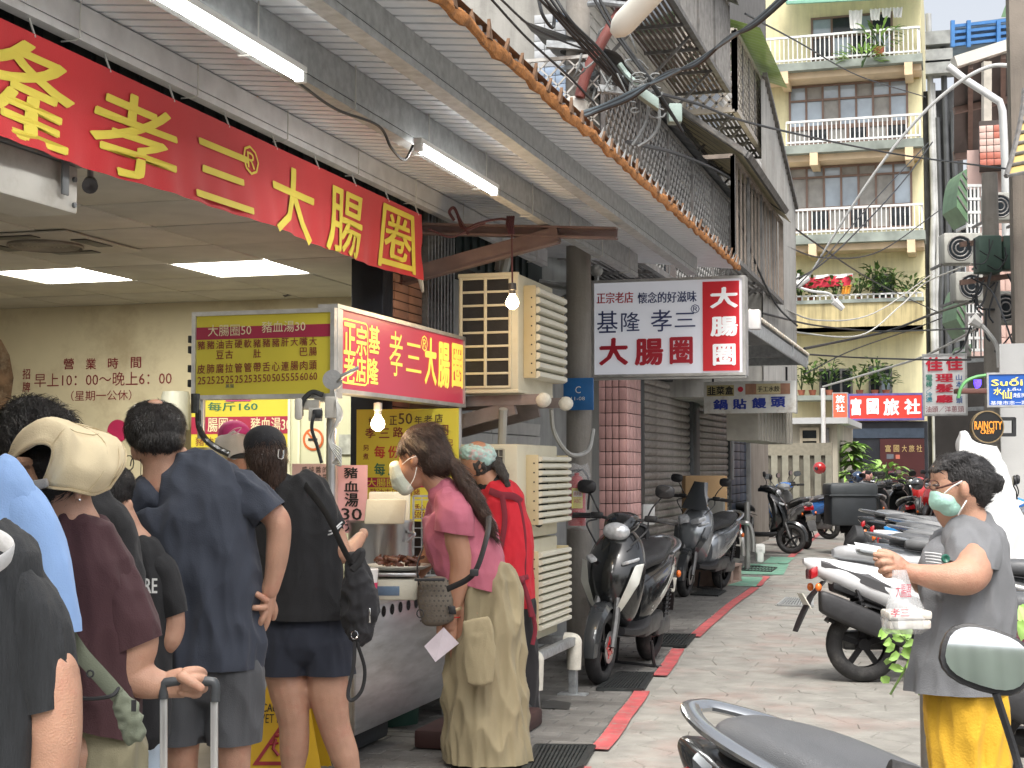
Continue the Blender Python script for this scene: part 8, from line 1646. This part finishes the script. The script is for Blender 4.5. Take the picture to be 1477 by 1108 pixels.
# ---------- woman with the black cap
t, D = person('woman in black cap, black top and navy shorts with bare legs at the stall', 6.3, 450); B = Body(D)
B.ell(385,655,24,32,30,-4).limb([(388,680,17,18),(394,700,18,18),(402,715,26,22)]).ell(357,662,4,8,5,0,dd=-.02); B.limb([(480,766,16,16),(485,778,16,16),(494,800,15,15),(508,790,12,12,.12),(520,775,9,9,.24)]).ell(524,770,8,9,8,dd=.28); B.limb([(360,775,15,15,.06),(360,800,15,15,.1),(375,850,12,12,.2)])
B.limb([(408,962,29,29),(417,1000,28,28),(424,1045,22,22),(424,1085,21,23,.01),(420,1142,11,12)]); B.limb([(472,962,30,29),(474,1000,29,29),(482,1045,23,22),(497,1090,21,23,.01),(512,1142,11,12)]); link('body', B.mesh('body', skin, .0075, 5), t)
B = Body(D); B.ell(384,656,29,34,32,-4,dd=-.008).limb([(390,668,26,24,-.02),(396,688,17,16,-.03)]); link('hair', strands(B.mesh('hair', hair_br, .006, 3, wr=(.001,(30,30,6))), (0,0,-1), 3500, .06, .0016, .12, .2), t)
B = Body(D); B.ell(382,640,31,27,34,4).ell(384,650,31,16,34,4); c_ = link('cap', B.mesh('cap', fab('cap_black', (.012,.012,.015)), .006, 4, cuts=((PD(380,662,D), V((0,0,-1))),)), t); b = MB(); b.tube(crom([PD(402,648,D-.1),PD(401,660,D-.1),PD(408,661,D-.09),PD(409,649,D-.085)],3), .003, 5); link('buckle', b.mesh('buckle', chrome), c_)
b = MB(); c = PD(362,655,D+.12); b.loft([[c+R_*.09*math.cos(a)+F_*(.0+.09*math.sin(a))+V((0,0,z-.02*math.cos(a)**2)) for a in [2*math.pi*k/16 for k in range(16)]] for z in (0,.006)]); link('cap_brim', b.mesh('brim', blackp), c_)
B = Body(D); B.limb([(404,706,30,22),(416,718,58,36),(428,750,66,42),(432,800,62,42),(436,850,60,42),(440,885,66,47),(440,915,67,48)]); BR = Body(D); BR.limb([(440,722,26,30),(466,742,23,25),(480,766,20,21),(488,784,19,20)]); BL = Body(D); BL.limb([(378,726,22,26,.0),(364,750,20,24,.04),(360,780,18,20,.06)]); garment('shirt', t, blackc, [(B, ((PD(440,892,D), V((0,0,-1))),)), (BR, ((PD(481,768,D), (V((0,0,-1))*.8+R_*.6).normalized()),)), (BL, ())], .0085, (.006,(9,9,3.5)))
b = MB(); 
for o_ in (0, 5): b.tube(crom([PD(466+o_*.3,772-o_,D-.06),PD(478+o_*.3,770-o_,D-.09),PD(492+o_*.3,758-o_,D-.06)],4), .0035, 5)
link('sleeve_stripe', b.mesh('stripe', whitec), t)
B = Body(D); B.limb([(438,880,56,34),(440,905,62,40),(440,930,66,42)]); B.limb([(412,925,37,38),(408,985,37,37)]); B.limb([(470,925,37,38),(475,985,37,37)]); link('shorts', B.mesh('shorts', navysh, .0085, 4, wr=(.006,(9,9,3.5)), cuts=((PD(440,972,D), V((0,0,-1))),)), t); shoes(B, (420,513), t, shoe_w)
bg = thing('backpack', 'small black backpack hanging at the hip of the woman in the black cap', 'bag', tuple(PD(520,900,6.15))); B = Body(6.1); B.limb([(512,805,12,12),(516,840,24,22),(520,880,27,24),(518,915,20,20)]); B.limb([(505,840,14,14),(506,900,14,14)]); link('pack', B.mesh('pack', fab('pack_black', (.018,.018,.021)), .006, 4, wr=(.006,(14,14,10))), bg)
b = MB(); b.tube(crom([PD(440,700,6.2),PD(470,740,6.08),PD(492,785,6.05),PD(506,812,6.05)]), [(.018,.004)]*25, 8); b.tube(crom([PD(506,812,6.05),PD(514,800,6.05),PD(522,795,6.05),PD(520,808,6.05),PD(508,822,6.05)]), [(.014,.004)]*33, 8)
b.tube(crom([PD(512,912,6.05),PD(516,930,6.05),PD(526,965,6.05),PD(522,995,6.05),PD(508,1010,6.05),PD(502,1000,6.05),PD(510,960,6.05),PD(512,925,6.05)]), [(.008,.003)]*57, 6); link('straps', b.mesh('straps', strapm), bg)
b = MB(); b.tube([PD(511+5*math.cos(a),916+6*math.sin(a),6.0) for a in [k*.7 for k in range(10)]], .0025, 5); b.obox(PD(533,888,6.0), R_*.004, F_*.002, UP*.03, .002); link('ring', b.mesh('ring', chrome), bg)
# ---------- pink cap at the stall
t, D = person('stall worker in bright pink cap, mostly hidden behind the capped woman', 7.7, 345); B = Body(D); B.ell(340,635,18,26,22).limb([(342,655,14,14),(344,690,18,18)]); link('body', B.mesh('body', skin, .009, 3), t)
B = Body(D); B.ell(338,627,24,21,26,6); pcp = link('cap', B.mesh('cap', fab('cap_pink', (.60,.055,.25)), .006, 4, cuts=((PD(338,640,D), V((0,0,-1))),)), t); B = Body(D); B.limb([(322,640,14,14,-.05),(338,642,22,6,-.09),(352,640,14,14,-.05)]); link('cap_trim', B.mesh('brim', whitec, .006, 2), pcp)
b = MB(); b.tube(crom([PD(330,625,D-.12),PD(338,619,D-.12),PD(348,617,D-.11),PD(342,624,D-.12),PD(334,627,D-.12)],3), .003, 4); link('logo', b.mesh('logo', fab('logo_pale', (.75,.45,.55))), pcp)
B = Body(D); B.limb([(344,685,20,18),(346,700,46,30),(348,800,46,34),(348,920,46,34),(348,1060,40,30)]); link('shirt', B.mesh('shirt', blackc, .012, 3), t)
# ---------- woman in pink, leaning
t, D = person('woman in pink t-shirt, pale mask and khaki cargo trousers leaning towards the stall', 7.1, 690); B = Body(D)
B.ell(606,656,30,34,27,18).ell(594,676,21,24,20,20).limb([(588,688,15,14),(600,692,15,14)]).limb([(618,680,18,17),(634,702,19,18),(648,722,24,22)]).ell(598,664,5,9,5,15,dd=-.09).ell(576,676,5,7,5,20)
B.limb([(658,768,20,20,-.1),(660,780,20,20,-.1),(666,812,18,18,-.1),(660,850,14,14,-.1),(653,880,10.5,10.5,-.1)]); B.limb([(632,770,16,16,.18),(620,800,15,15,.2),(600,830,11,11,.25)])
B.limb([(680,880,36,34),(672,980,26,26),(672,1085,12,13)]); B.limb([(718,880,36,34),(722,980,26,26),(730,1085,12,13)])
sk = B.mesh('body', skin2, .007, 4); B2 = Body(D-.1)
H = hand(B2, [(654,874,10,9),(650,886,10,8)], [(650,884,10,8),(648,896,12,8),(646,906,11,7)], [[(640,902,3.6,3.6),(637,914,3.5,3.5,-.01),(641,924,3.2,3.2,-.015)],[(645,906,3.8,3.8),(643,919,3.6,3.6,-.01),(645,928,3.2,3.2,-.012)],[(651,907,3.8,3.8),(650,919,3.6,3.6,-.005),(650,927,3.2,3.2,-.01)],[(656,904,3.5,3.5),(656,914,3.3,3.3),(655,921,3,3)]], [(640,890,5,5,-.02),(634,902,4.4,4.4,-.03),(633,914,3.8,3.8,-.03)])
H.materials.clear(); H.materials.append(skin2); link('body', joinmesh(sk, H), t)
B = Body(D); B.ell(613,648,37,33,32,14).ell(626,662,28,28,32).limb([(586,650,14,24),(600,632,18,28),(625,628,20,28)]).limb([(640,668,14,16),(652,668,9,9,-.04),(666,690,12,12,-.08),(684,720,12,12,-.1),(702,752,9,9,-.1),(712,775,3,3,-.1)]); link('hair', strands(B.mesh('hair', hair_br, .006, 3, wr=(.0015,(26,26,14))), R_*.7-UP*.6, 5200, .07, .0016, .09, .18), t)
B = Body(D); B.limb([(570,672,9,18),(576,688,14,19),(586,704,13,15)]); B.limb([(568,680,7,12),(574,700,9,13)]); mk = link('mask', B.mesh('mask', mask_w, .004, 3), t); b = MB(); b.tube(crom([PD(580,670,D-.09),PD(590,662,D-.11),PD(600,658,D-.1)]), .002, 4); b.tube(crom([PD(588,706,D-.09),PD(597,690,D-.1),PD(601,674,D-.1)]), .002, 4); link('ear_loops', b.mesh('loops', white_p), mk)
B = Body(D); B.limb([(640,712,27,26),(654,728,44,38),(662,765,55,42),(674,805,52,42),(688,845,48,40),(698,870,46,38)]); BR = Body(D); BR.limb([(650,722,27,25,-.05),(656,748,29,27,-.1),(657,790,28,27,-.1)]); B.limb([(640,730,24,24,.1),(632,760,24,24,.14)])
shp = garment('shirt', t, pinkc, [(B, ((PD(690,846,D), (V((0,0,-1))+R_*-.28).normalized()),)), (BR, ((PD(657,769,D-.1), (V((0,0,-1))+R_*-.15).normalized()),))], .0075, (.005,(9,9,5)))
B = Body(D); B.limb([(700,838,45,38),(704,870,50,42),(702,920,55,46),(700,980,58,48),(702,1040,60,50),(704,1110,62,52)]); link('cargo_trousers', B.mesh('trousers', khaki2, .0085, 4, wr=(.018,(9,9,2.2)), cuts=((PD(700,1097,D), V((0,0,-1))),)), t)
B = Body(D-.285); B.limb([(672,915,20,4),(708,908,20,4)]); B.limb([(690,915,22,5),(692,955,24,6),(694,985,20,5)]); link('cargo_pocket', B.mesh('pocket', khaki2, .006, 3, wr=(.003,(14,14,5))), t)
b = MB(); c = PD(652,880,D-.19); b.obox(c, R_*.017, F_*.008, UP*.02+R_*-.004, .005); link('watch', b.mesh('watch', blackp), t); b = MB(); b.tube([PD(653,880,D-.1)+R_*.044*math.cos(a)+F_*.044*math.sin(a)+V((0,0,.012*math.cos(a))) for a in [2*math.pi*k/18 for k in range(18)]], [(.008,.002)]*18, 6, closed=True, ref=(0,0,1)); link('watch_strap', b.mesh('strap', mat('strap_gold', (.45,.33,.2), .4, .5)), t)
b = MB(); b.tube([PD(651,890,D-.1)+R_*.042*math.cos(a)+F_*.042*math.sin(a) for a in [2*math.pi*k/18 for k in range(18)]], .003, 5, closed=True); link('red_bracelet', b.mesh('bracelet', red_p), t)
B = Body(D); shoes(B, (672,), t, shoe_d); B3 = Body(D); B3.limb([(722,1088,10,10,.0),(740,1090,9,9,-.06)]); link('shoe', B3.mesh('shoe', shoe_w, .006, 2), t)
b = MB(); pf = [PD(612,932,D-.14),PD(640,905,D-.16),PD(662,928,D-.12),PD(628,955,D-.15)]; b.prism(pf, F_*.001); setp(b.build('paper_slip', mat('paper_white', (.78,.70,.76), .7)), 'folded pinkish paper slip held by the leaning woman in pink', 'paper')
hb_ = thing('handbag', 'brown patterned shoulder bag hanging in front of the leaning woman', 'bag', tuple(PD(625,880,7.0))); bagm = mat('bag_brown', (.13,.11,.085), .55, 0, .1, 9, .2, 120)
B = Body(6.95); B.limb([(624,838,22,8),(628,868,26,11),(632,895,24,10)]); B.limb([(612,880,14,8),(640,885,14,8)]); link('bag_body', B.mesh('bag', bagm, .006, 3), hb_)
b = MB(); fm_ = Face(PD(600,900,6.86), R_)
for i in range(7):
    for j in range(9):
        u_, v_ = fm_.uv(607+i*6.5+(3 if j % 2 else 0), 838+j*7.2); b.add([fm_.at(u_-.006, v_), fm_.at(u_, v_-.006), fm_.at(u_+.006, v_), fm_.at(u_, v_+.006)], [(0,1,2,3)])
b.build('pattern', mat('bag_pattern', (.06,.05,.045), .6), hb_, kind='stuff')
b = MB(); b.tube(crom([PD(604,842,6.9),PD(602,815,6.95),PD(610,790,7.0)]), [(.012,.004)]*17, 6); b.tube(crom([PD(645,850,6.85),PD(675,835,6.78),PD(690,815,6.75),PD(703,770,6.78),PD(705,745,6.9)]), [(.014,.004)]*33, 6); b.obox(PD(684,826,6.74), R_*.02, F_*.01, UP*.016, .006); b.obox(PD(620,836,6.86), R_*.07, F_*.02, UP*.006, .003); b.tube([PD(606+5*math.cos(a),885+6*math.sin(a),6.86) for a in [k*.7 for k in range(10)]], .003, 5); link('strap', b.mesh('strap', strapm), hb_)
# ---------- woman in the red vest
t, D = person('woman in red vest and flowered headscarf behind the leaning woman', 8.3, 735); B = Body(D)
B.ell(688,664,24,28,24,10).limb([(696,680,15,15),(708,698,18,18)]); B.limb([(698,750,13,13,.1),(690,780,13,13,.1),(675,810,10,10,.1)]); B.limb([(752,930,22,22),(755,1000,18,18),(758,1035,10,10)]); link('body', B.mesh('body', skin2, .008, 4), t)
B = Body(D); B.ell(688,656,27,16,28,8).ell(700,660,16,20,24); scf = link('headscarf', B.mesh('scarf', mat('scarf_print', (.36,.55,.52), .8, 0, .2, 30, .2, 90, dirt=(.60,.18,.20), dirt_amt=1, dirt_scale=16, sheen=.3), .006, 3, wr=(.003,(30,30,30))), t)
B = Body(D); B.ell(690,670,24,20,24,10).ell(716,668,9,10,10).limb([(718,670,8,8,-.05),(728,690,7,7,-.07),(732,706,4,4,-.06)]); link('hair', B.mesh('hair', mat('hair_grey', (.05,.045,.042), .5, 0, .6, 40, .8, 90, stretch=(7,7,1.2)), .006, 3, wr=(.004,(30,30,14))), t)
B = Body(D); B.limb([(704,696,18,17),(714,704,22,20),(722,712,24,22)]); link('black_collar', B.mesh('collar', blackc, .008, 3), t)
B = Body(D); B.limb([(712,706,24,22),(722,722,34,30),(730,760,36,32),(734,800,36,32),(736,840,34,32),(738,885,34,32)]); vst = link('vest', B.mesh('vest', redv, .008, 4, wr=(.005,(10,10,4)), cuts=((PD(738,876,D), V((0,0,-1))),)), t)
b = MB(); b.tube(crom([PD(706,708,D-.1),PD(722,714,D-.13),PD(740,716,D-.12),PD(752,724,D-.08)]), [(.02,.004)]*25, 6, ref=(0,0,1)); b.tube(crom([PD(724,712,D-.13),PD(728,750,D-.14),PD(722,790,D-.13),PD(712,820,D-.12)]), [(.016,.004)]*25, 6); b.tube(crom([PD(748,722,D-.09),PD(756,770,D-.09),PD(756,830,D-.09)]), [(.012,.004)]*17, 6)
b.tube(crom([PD(712,838,D-.14),PD(735,838,D-.15),PD(762,832,D-.1)]), [(.014,.004)]*17, 6); b.tube(crom([PD(754,838,D-.13),PD(764,870,D-.14),PD(772,905,D-.14),PD(768,930,D-.14)]), [(.012,.004)]*25, 6); b.tube(crom([PD(752,836,D-.14),PD(760,860,D-.15),PD(766,890,D-.15)]), [(.012,.004)]*17, 6); b.sphere(PD(752,837,D-.15), .022, 10, 8); link('apron_straps', b.mesh('straps', maroonst), vst)
B = Body(D); B.limb([(742,870,30,28),(750,910,24,24),(756,960,22,22),(760,1030,20,20)]); link('trousers', B.mesh('trousers', blackc, .009, 4, wr=(.006,(10,10,3))), t); shoes(B, (757,), t, shoe_d)
# ---------- woman in grey on the right
t, D = person('woman in long grey shirt and yellow skirt with green mask reading papers in the lane', 4.1, 1400); B = Body(D)
B.ell(1382,706,39,48,36,-8).ell(1370,721,27,36,30,-4).limb([(1368,738,20,21),(1376,748,21,22)]).limb([(1390,735,27,28),(1400,757,28,28)]).ell(1391,706,8,14,6,-8,dd=-.085).limb([(1352,690,10,22),(1356,680,14,26)])
B.limb([(1404,806,27,27,-.11),(1402,824,28,28,-.13),(1390,833,26,26,-.15),(1358,834,20,20,-.14),(1328,829,15,14,-.12),(1308,823,12,11,-.11)]); B.limb([(1356,835,22,22,.16),(1350,845,22,22,.16),(1325,838,17,17,.1),(1302,822,12,12,.04)])
B.limb([(1385,1000,34,34),(1385,1200,30,30),(1385,1400,18,18)]); B.limb([(1418,1000,30,34),(1425,1200,28,30),(1430,1400,18,18)])
sk = B.mesh('body', skin, .0065, 4); B4 = Body(D-.1)
H1 = hand(B4, [(1318,828,14,12),(1303,824,13,10)], [(1304,824,14,9),(1292,818,16,9),(1282,812,13,8)], [[(1284,804,5.5,5.5,-.01),(1272,801,5,5,-.015),(1262,800,4.3,4.3,-.01)],[(1284,812,5.5,5.5,-.015),(1272,811,5,5,-.02),(1265,814,4.5,4.5,.0)],[(1286,820,5.5,5.5,-.015),(1276,822,5,5,-.02),(1270,824,4.5,4.5,.0)],[(1290,828,5,5,-.01),(1281,830,4.6,4.6,-.01),(1276,829,4,4,.0)]], [(1296,808,7,7,.0),(1282,799,6,6,.01),(1268,796,5,5,.015)])
B5 = Body(D+.03); H2 = hand(B5, [(1306,822,12,10),(1296,816,12,9)], [(1298,816,12,8),(1288,810,13,8),(1280,806,11,7)], [[(1280,800,5,5),(1270,798,4.6,4.6),(1262,798,4,4)],[(1280,808,5,5),(1270,807,4.6,4.6),(1262,806,4,4)],[(1282,815,5,5),(1274,816,4.6,4.6),(1268,816,4,4)],[(1286,821,4.6,4.6),(1278,823,4.2,4.2),(1273,822,4,4)]], [(1290,802,5.5,5.5),(1278,797,5,5),(1268,795,4.4,4.4)])
link('body', joinmesh(joinmesh(sk, H1), H2), t)
B = Body(D); B.ell(1391,691,43,38,41,-12).ell(1402,706,27,31,36).limb([(1350,680,9,22),(1362,668,10,30),(1385,660,9,34)]).limb([(1404,722,17,24),(1408,734,8,12)]).ell(1436,697,13,14,14,dd=-.01); link('hair', strands(B.mesh('hair', hairm('hair_dark_grey', (.026,.024,.024)), .0055, 3, wr=(.001,(12,12,40))), (0,0,0), 6500, .034, .0013, .03, .07, 1, PD(1418,698,D)), t)
b = MB(); b.tube([PD(1426+4*math.sin(a)*.5, 697+12*math.cos(a), D-.0+.045*math.sin(a)) for a in [2*math.pi*k/16 for k in range(16)]], .006, 6, closed=True); link('hair_tie', b.mesh('hair_tie', strapm), t)
B = Body(D); B.ell(1361,723,20,18,35,-8).ell(1368,731,20,17,34,-22).ell(1354,716,12,14,24,-10); mk = link('mask', B.mesh('mask', maskm, .0045, 3, ), t)
b = MB(); b.tube(crom([PD(1362,712,D-.10),PD(1374,702,D-.11),PD(1388,694,D-.11)]), .0022, 4); b.tube(crom([PD(1382,743,D-.1),PD(1388,732,D-.11),PD(1394,722,D-.1)]), .0022, 4); link('ear_loops', b.mesh('loops', white_p), mk)
b = MB(); b.tube(crom([PD(1388,694,D-.10),PD(1374,698,D-.105),PD(1358,703,D-.09),PD(1350,704,D-.07)]), .003, 5); b.tube([PD(1347+7*math.cos(a),700+7*math.sin(a)*1.0,D-.085+.02*math.cos(a)) for a in [2*math.pi*k/14 for k in range(14)]], .002, 5, closed=True); b.tube([PD(1338+5*math.cos(a),698+7*math.sin(a),D+.02) for a in [2*math.pi*k/14 for k in range(14)]], .002, 5, closed=True); link('glasses', b.mesh('glasses', mat('glasses_brown', (.10,.04,.03), .3)), t)
b = MB(); b.sphere(PD(1350,700,D-.072), .008, 10, 8, 1.3, .7, .5); link('eye', b.mesh('eye', mat('eye_dark', (.05,.03,.025), .2)), t)
B = Body(D); B.limb([(1402,764,36,34),(1405,782,50,42),(1400,830,60,52),(1394,880,66,58),(1388,930,68,60),(1382,975,72,62),(1380,1015,74,62)]); BR = Body(D); BR.limb([(1402,778,42,40,-.03),(1405,798,36,40,-.08),(1402,835,32,38,-.12)]); B.limb([(1375,788,34,34,.1),(1362,820,34,34,.14)]); B.limb([(1362,800,26,36),(1356,830,26,40),(1350,860,22,40)])
garment('shirt', t, greyc, [(B, ((PD(1380,996,D), V((0,0,-1))),)), (BR, ((PD(1399,814,D-.11), (V((0,0,-1))*.97-R_*.2).normalized()),))], .0062, (.009,(9,9,3.2)))
b = MB()
for k in range(4): b.tube(crom([PD(1334+k*.6,797+k*4.4,D-.235),PD(1346,798+k*4.4,D-.255),PD(1358,800+k*4.4,D-.26)],3), .0022, 4)
link('chest_stripes', b.mesh('stripes', mat('stripe_pale', (.55,.55,.55), .8)), t)
b = MB(); b.lathe([(0,.001),(.004,.009),(.0,.012)], PD(1364,806,D-.28), -F_, 14); link('round_badge', b.mesh('badge', mat('badge_green', (.02,.12,.08), .3)), t)
B = Body(D); B.limb([(1396,960,54,50),(1396,1020,54,52),(1398,1100,55,52),(1400,1250,60,56),(1400,1390,64,58)]); link('skirt', B.mesh('skirt', yellowc, .0075, 4, wr=(.012,(10,10,2.6))), t); shoes(B, (1385,1430), t, shoe_d)
# bag and papers she holds
pb_ = thing('plastic_bag', 'clear plastic bag with a printed food box hanging from her wrist', 'bag', tuple(PD(1305,905,3.95))); Db = 3.93
def lp(pts, D_): return [PD(x, y, D_+d) for x, y, d in pts]
prof = [(1298,822,10,6),(1300,845,14,10),(1304,870,24,22),(1306,892,34,36),(1306,908,32,36),(1304,915,24,28)]
b = MB(); secs = []
for x, y, rx_, rz_ in prof: secs.append([PD(x+rx_*math.cos(a)*(1+.1*math.sin(a*5+y)), y, Db+rz_/FPX*4*math.sin(a)*(1+.1*math.sin(a*7+y*.3))) for a in [2*math.pi*k/30 for k in range(30)]])
b.loft(secs, caps=False); b.build('film', mat('bag_film', (.80,.82,.84), .12, 0, .1, 9, .8, 25, alpha=.32), pb_)
b = MB(); b.obox(PD(1307,899,Db), R_*.058+F_*.012, F_*.045, UP*.012, .006); b.obox(PD(1307,886,Db), R_*.06+F_*.012, F_*.047, UP*.011, .006); b.build('food_box', mat('box_white', (.66,.64,.58), .6, 0, .15, 12, .1, dirt=(.45,.28,.22), dirt_amt=.5, dirt_scale=18), pb_)
fpb = Face(PD(1300,880,Db-.075), R_); fpb.text([('大腸圈',1292,842,1314,862)], mat('print_red', (.55,.10,.14), .5, alpha=.75), pb_, off=.0, bold=.02); fpb.text([('孝三',1284,878,1312,890)], mat('print_red', (.5,.1,.1)), pb_, off=0, bold=.03)
ppr = thing('paper_sheets', 'white papers and phone held up in the hands of the woman in grey', 'papers', tuple(PD(1250,800,4.05))); b = MB(); b.prism(lp([(1222,786,.02),(1262,792,-.02),(1274,806,-.05),(1236,800,-.01)], 4.05), UP*.002); b.prism(lp([(1232,783,.05),(1270,790,.02),(1276,800,.0),(1240,796,.03)], 4.05), UP*.002); b.build('sheet', mat('paper_white2', (.72,.74,.75), .7), ppr)
b = MB(); b.obox(PD(1254,796,4.03), R_*.034+UP*-.006, F_*.035, UP*.004, .003); b.build('phone', mat('phone_grey', (.25,.27,.28), .3), ppr)
# ================================================================== pieces that can be picked apart become parts of their own
SPLIT = {'pipework','mounting_pipe','deflector_frame','bracket','post','trim','leg','grip','lever','front_indicator','rear_indicator','shield_trim','side_trim','padding','taped_corner','column','shock_absorber','centre_stand','socket_box','panel_gap','handle_rod','transformer','cross_arm','end_cap','slots','ties','blade','straps','ear_loops','hood_ribs','block','kerb','side_clips','pole','splice_box','mirror','pale_leads','stem','duct','deck_board','straps','apron_straps','foam_boards','skewers'}
def split_islands(o, most=24):
    me = o.data; n = len(me.vertices); par = list(range(n))
    def find(a):
        while par[a] != a: par[a] = par[par[a]]; a = par[a]
        return a
    for e in me.edges:
        a, b = find(e.vertices[0]), find(e.vertices[1])
        if a != b: par[a] = b
    isl = {}
    for p in me.polygons: isl.setdefault(find(p.vertices[0]), []).append(p)
    if not 2 <= len(isl) <= most: return
    keep = None; ch = list(o.children)
    for k, ps in enumerate(isl.values()):
        idx = {}; vs = []; fs = []
        for p in ps:
            for v in p.vertices:
                if v not in idx: idx[v] = len(vs); vs.append(tuple(me.vertices[v].co))
            fs.append(tuple(idx[v] for v in p.vertices))
        m2 = bpy.data.meshes.new(me.name); m2.from_pydata(vs, [], fs)
        for m in me.materials: m2.materials.append(m)
        m2.polygons.foreach_set('use_smooth', [p.use_smooth for p in ps]); m2.polygons.foreach_set('material_index', [p.material_index for p in ps])
        if any(p.use_smooth for p in ps): m2.set_sharp_from_angle(angle=math.radians(38))
        if k == 0: keep = m2; continue
        c = o.copy(); c.data = m2; COL.objects.link(c)
    o.data = keep
for o in [x for x in sc.objects if x.type == 'MESH' and x.parent is not None and x.name.split('.')[0] in SPLIT and x.get('kind') != 'stuff' and x.data.users == 1]: split_islands(o)
bpy.data.scenes.remove(TS)
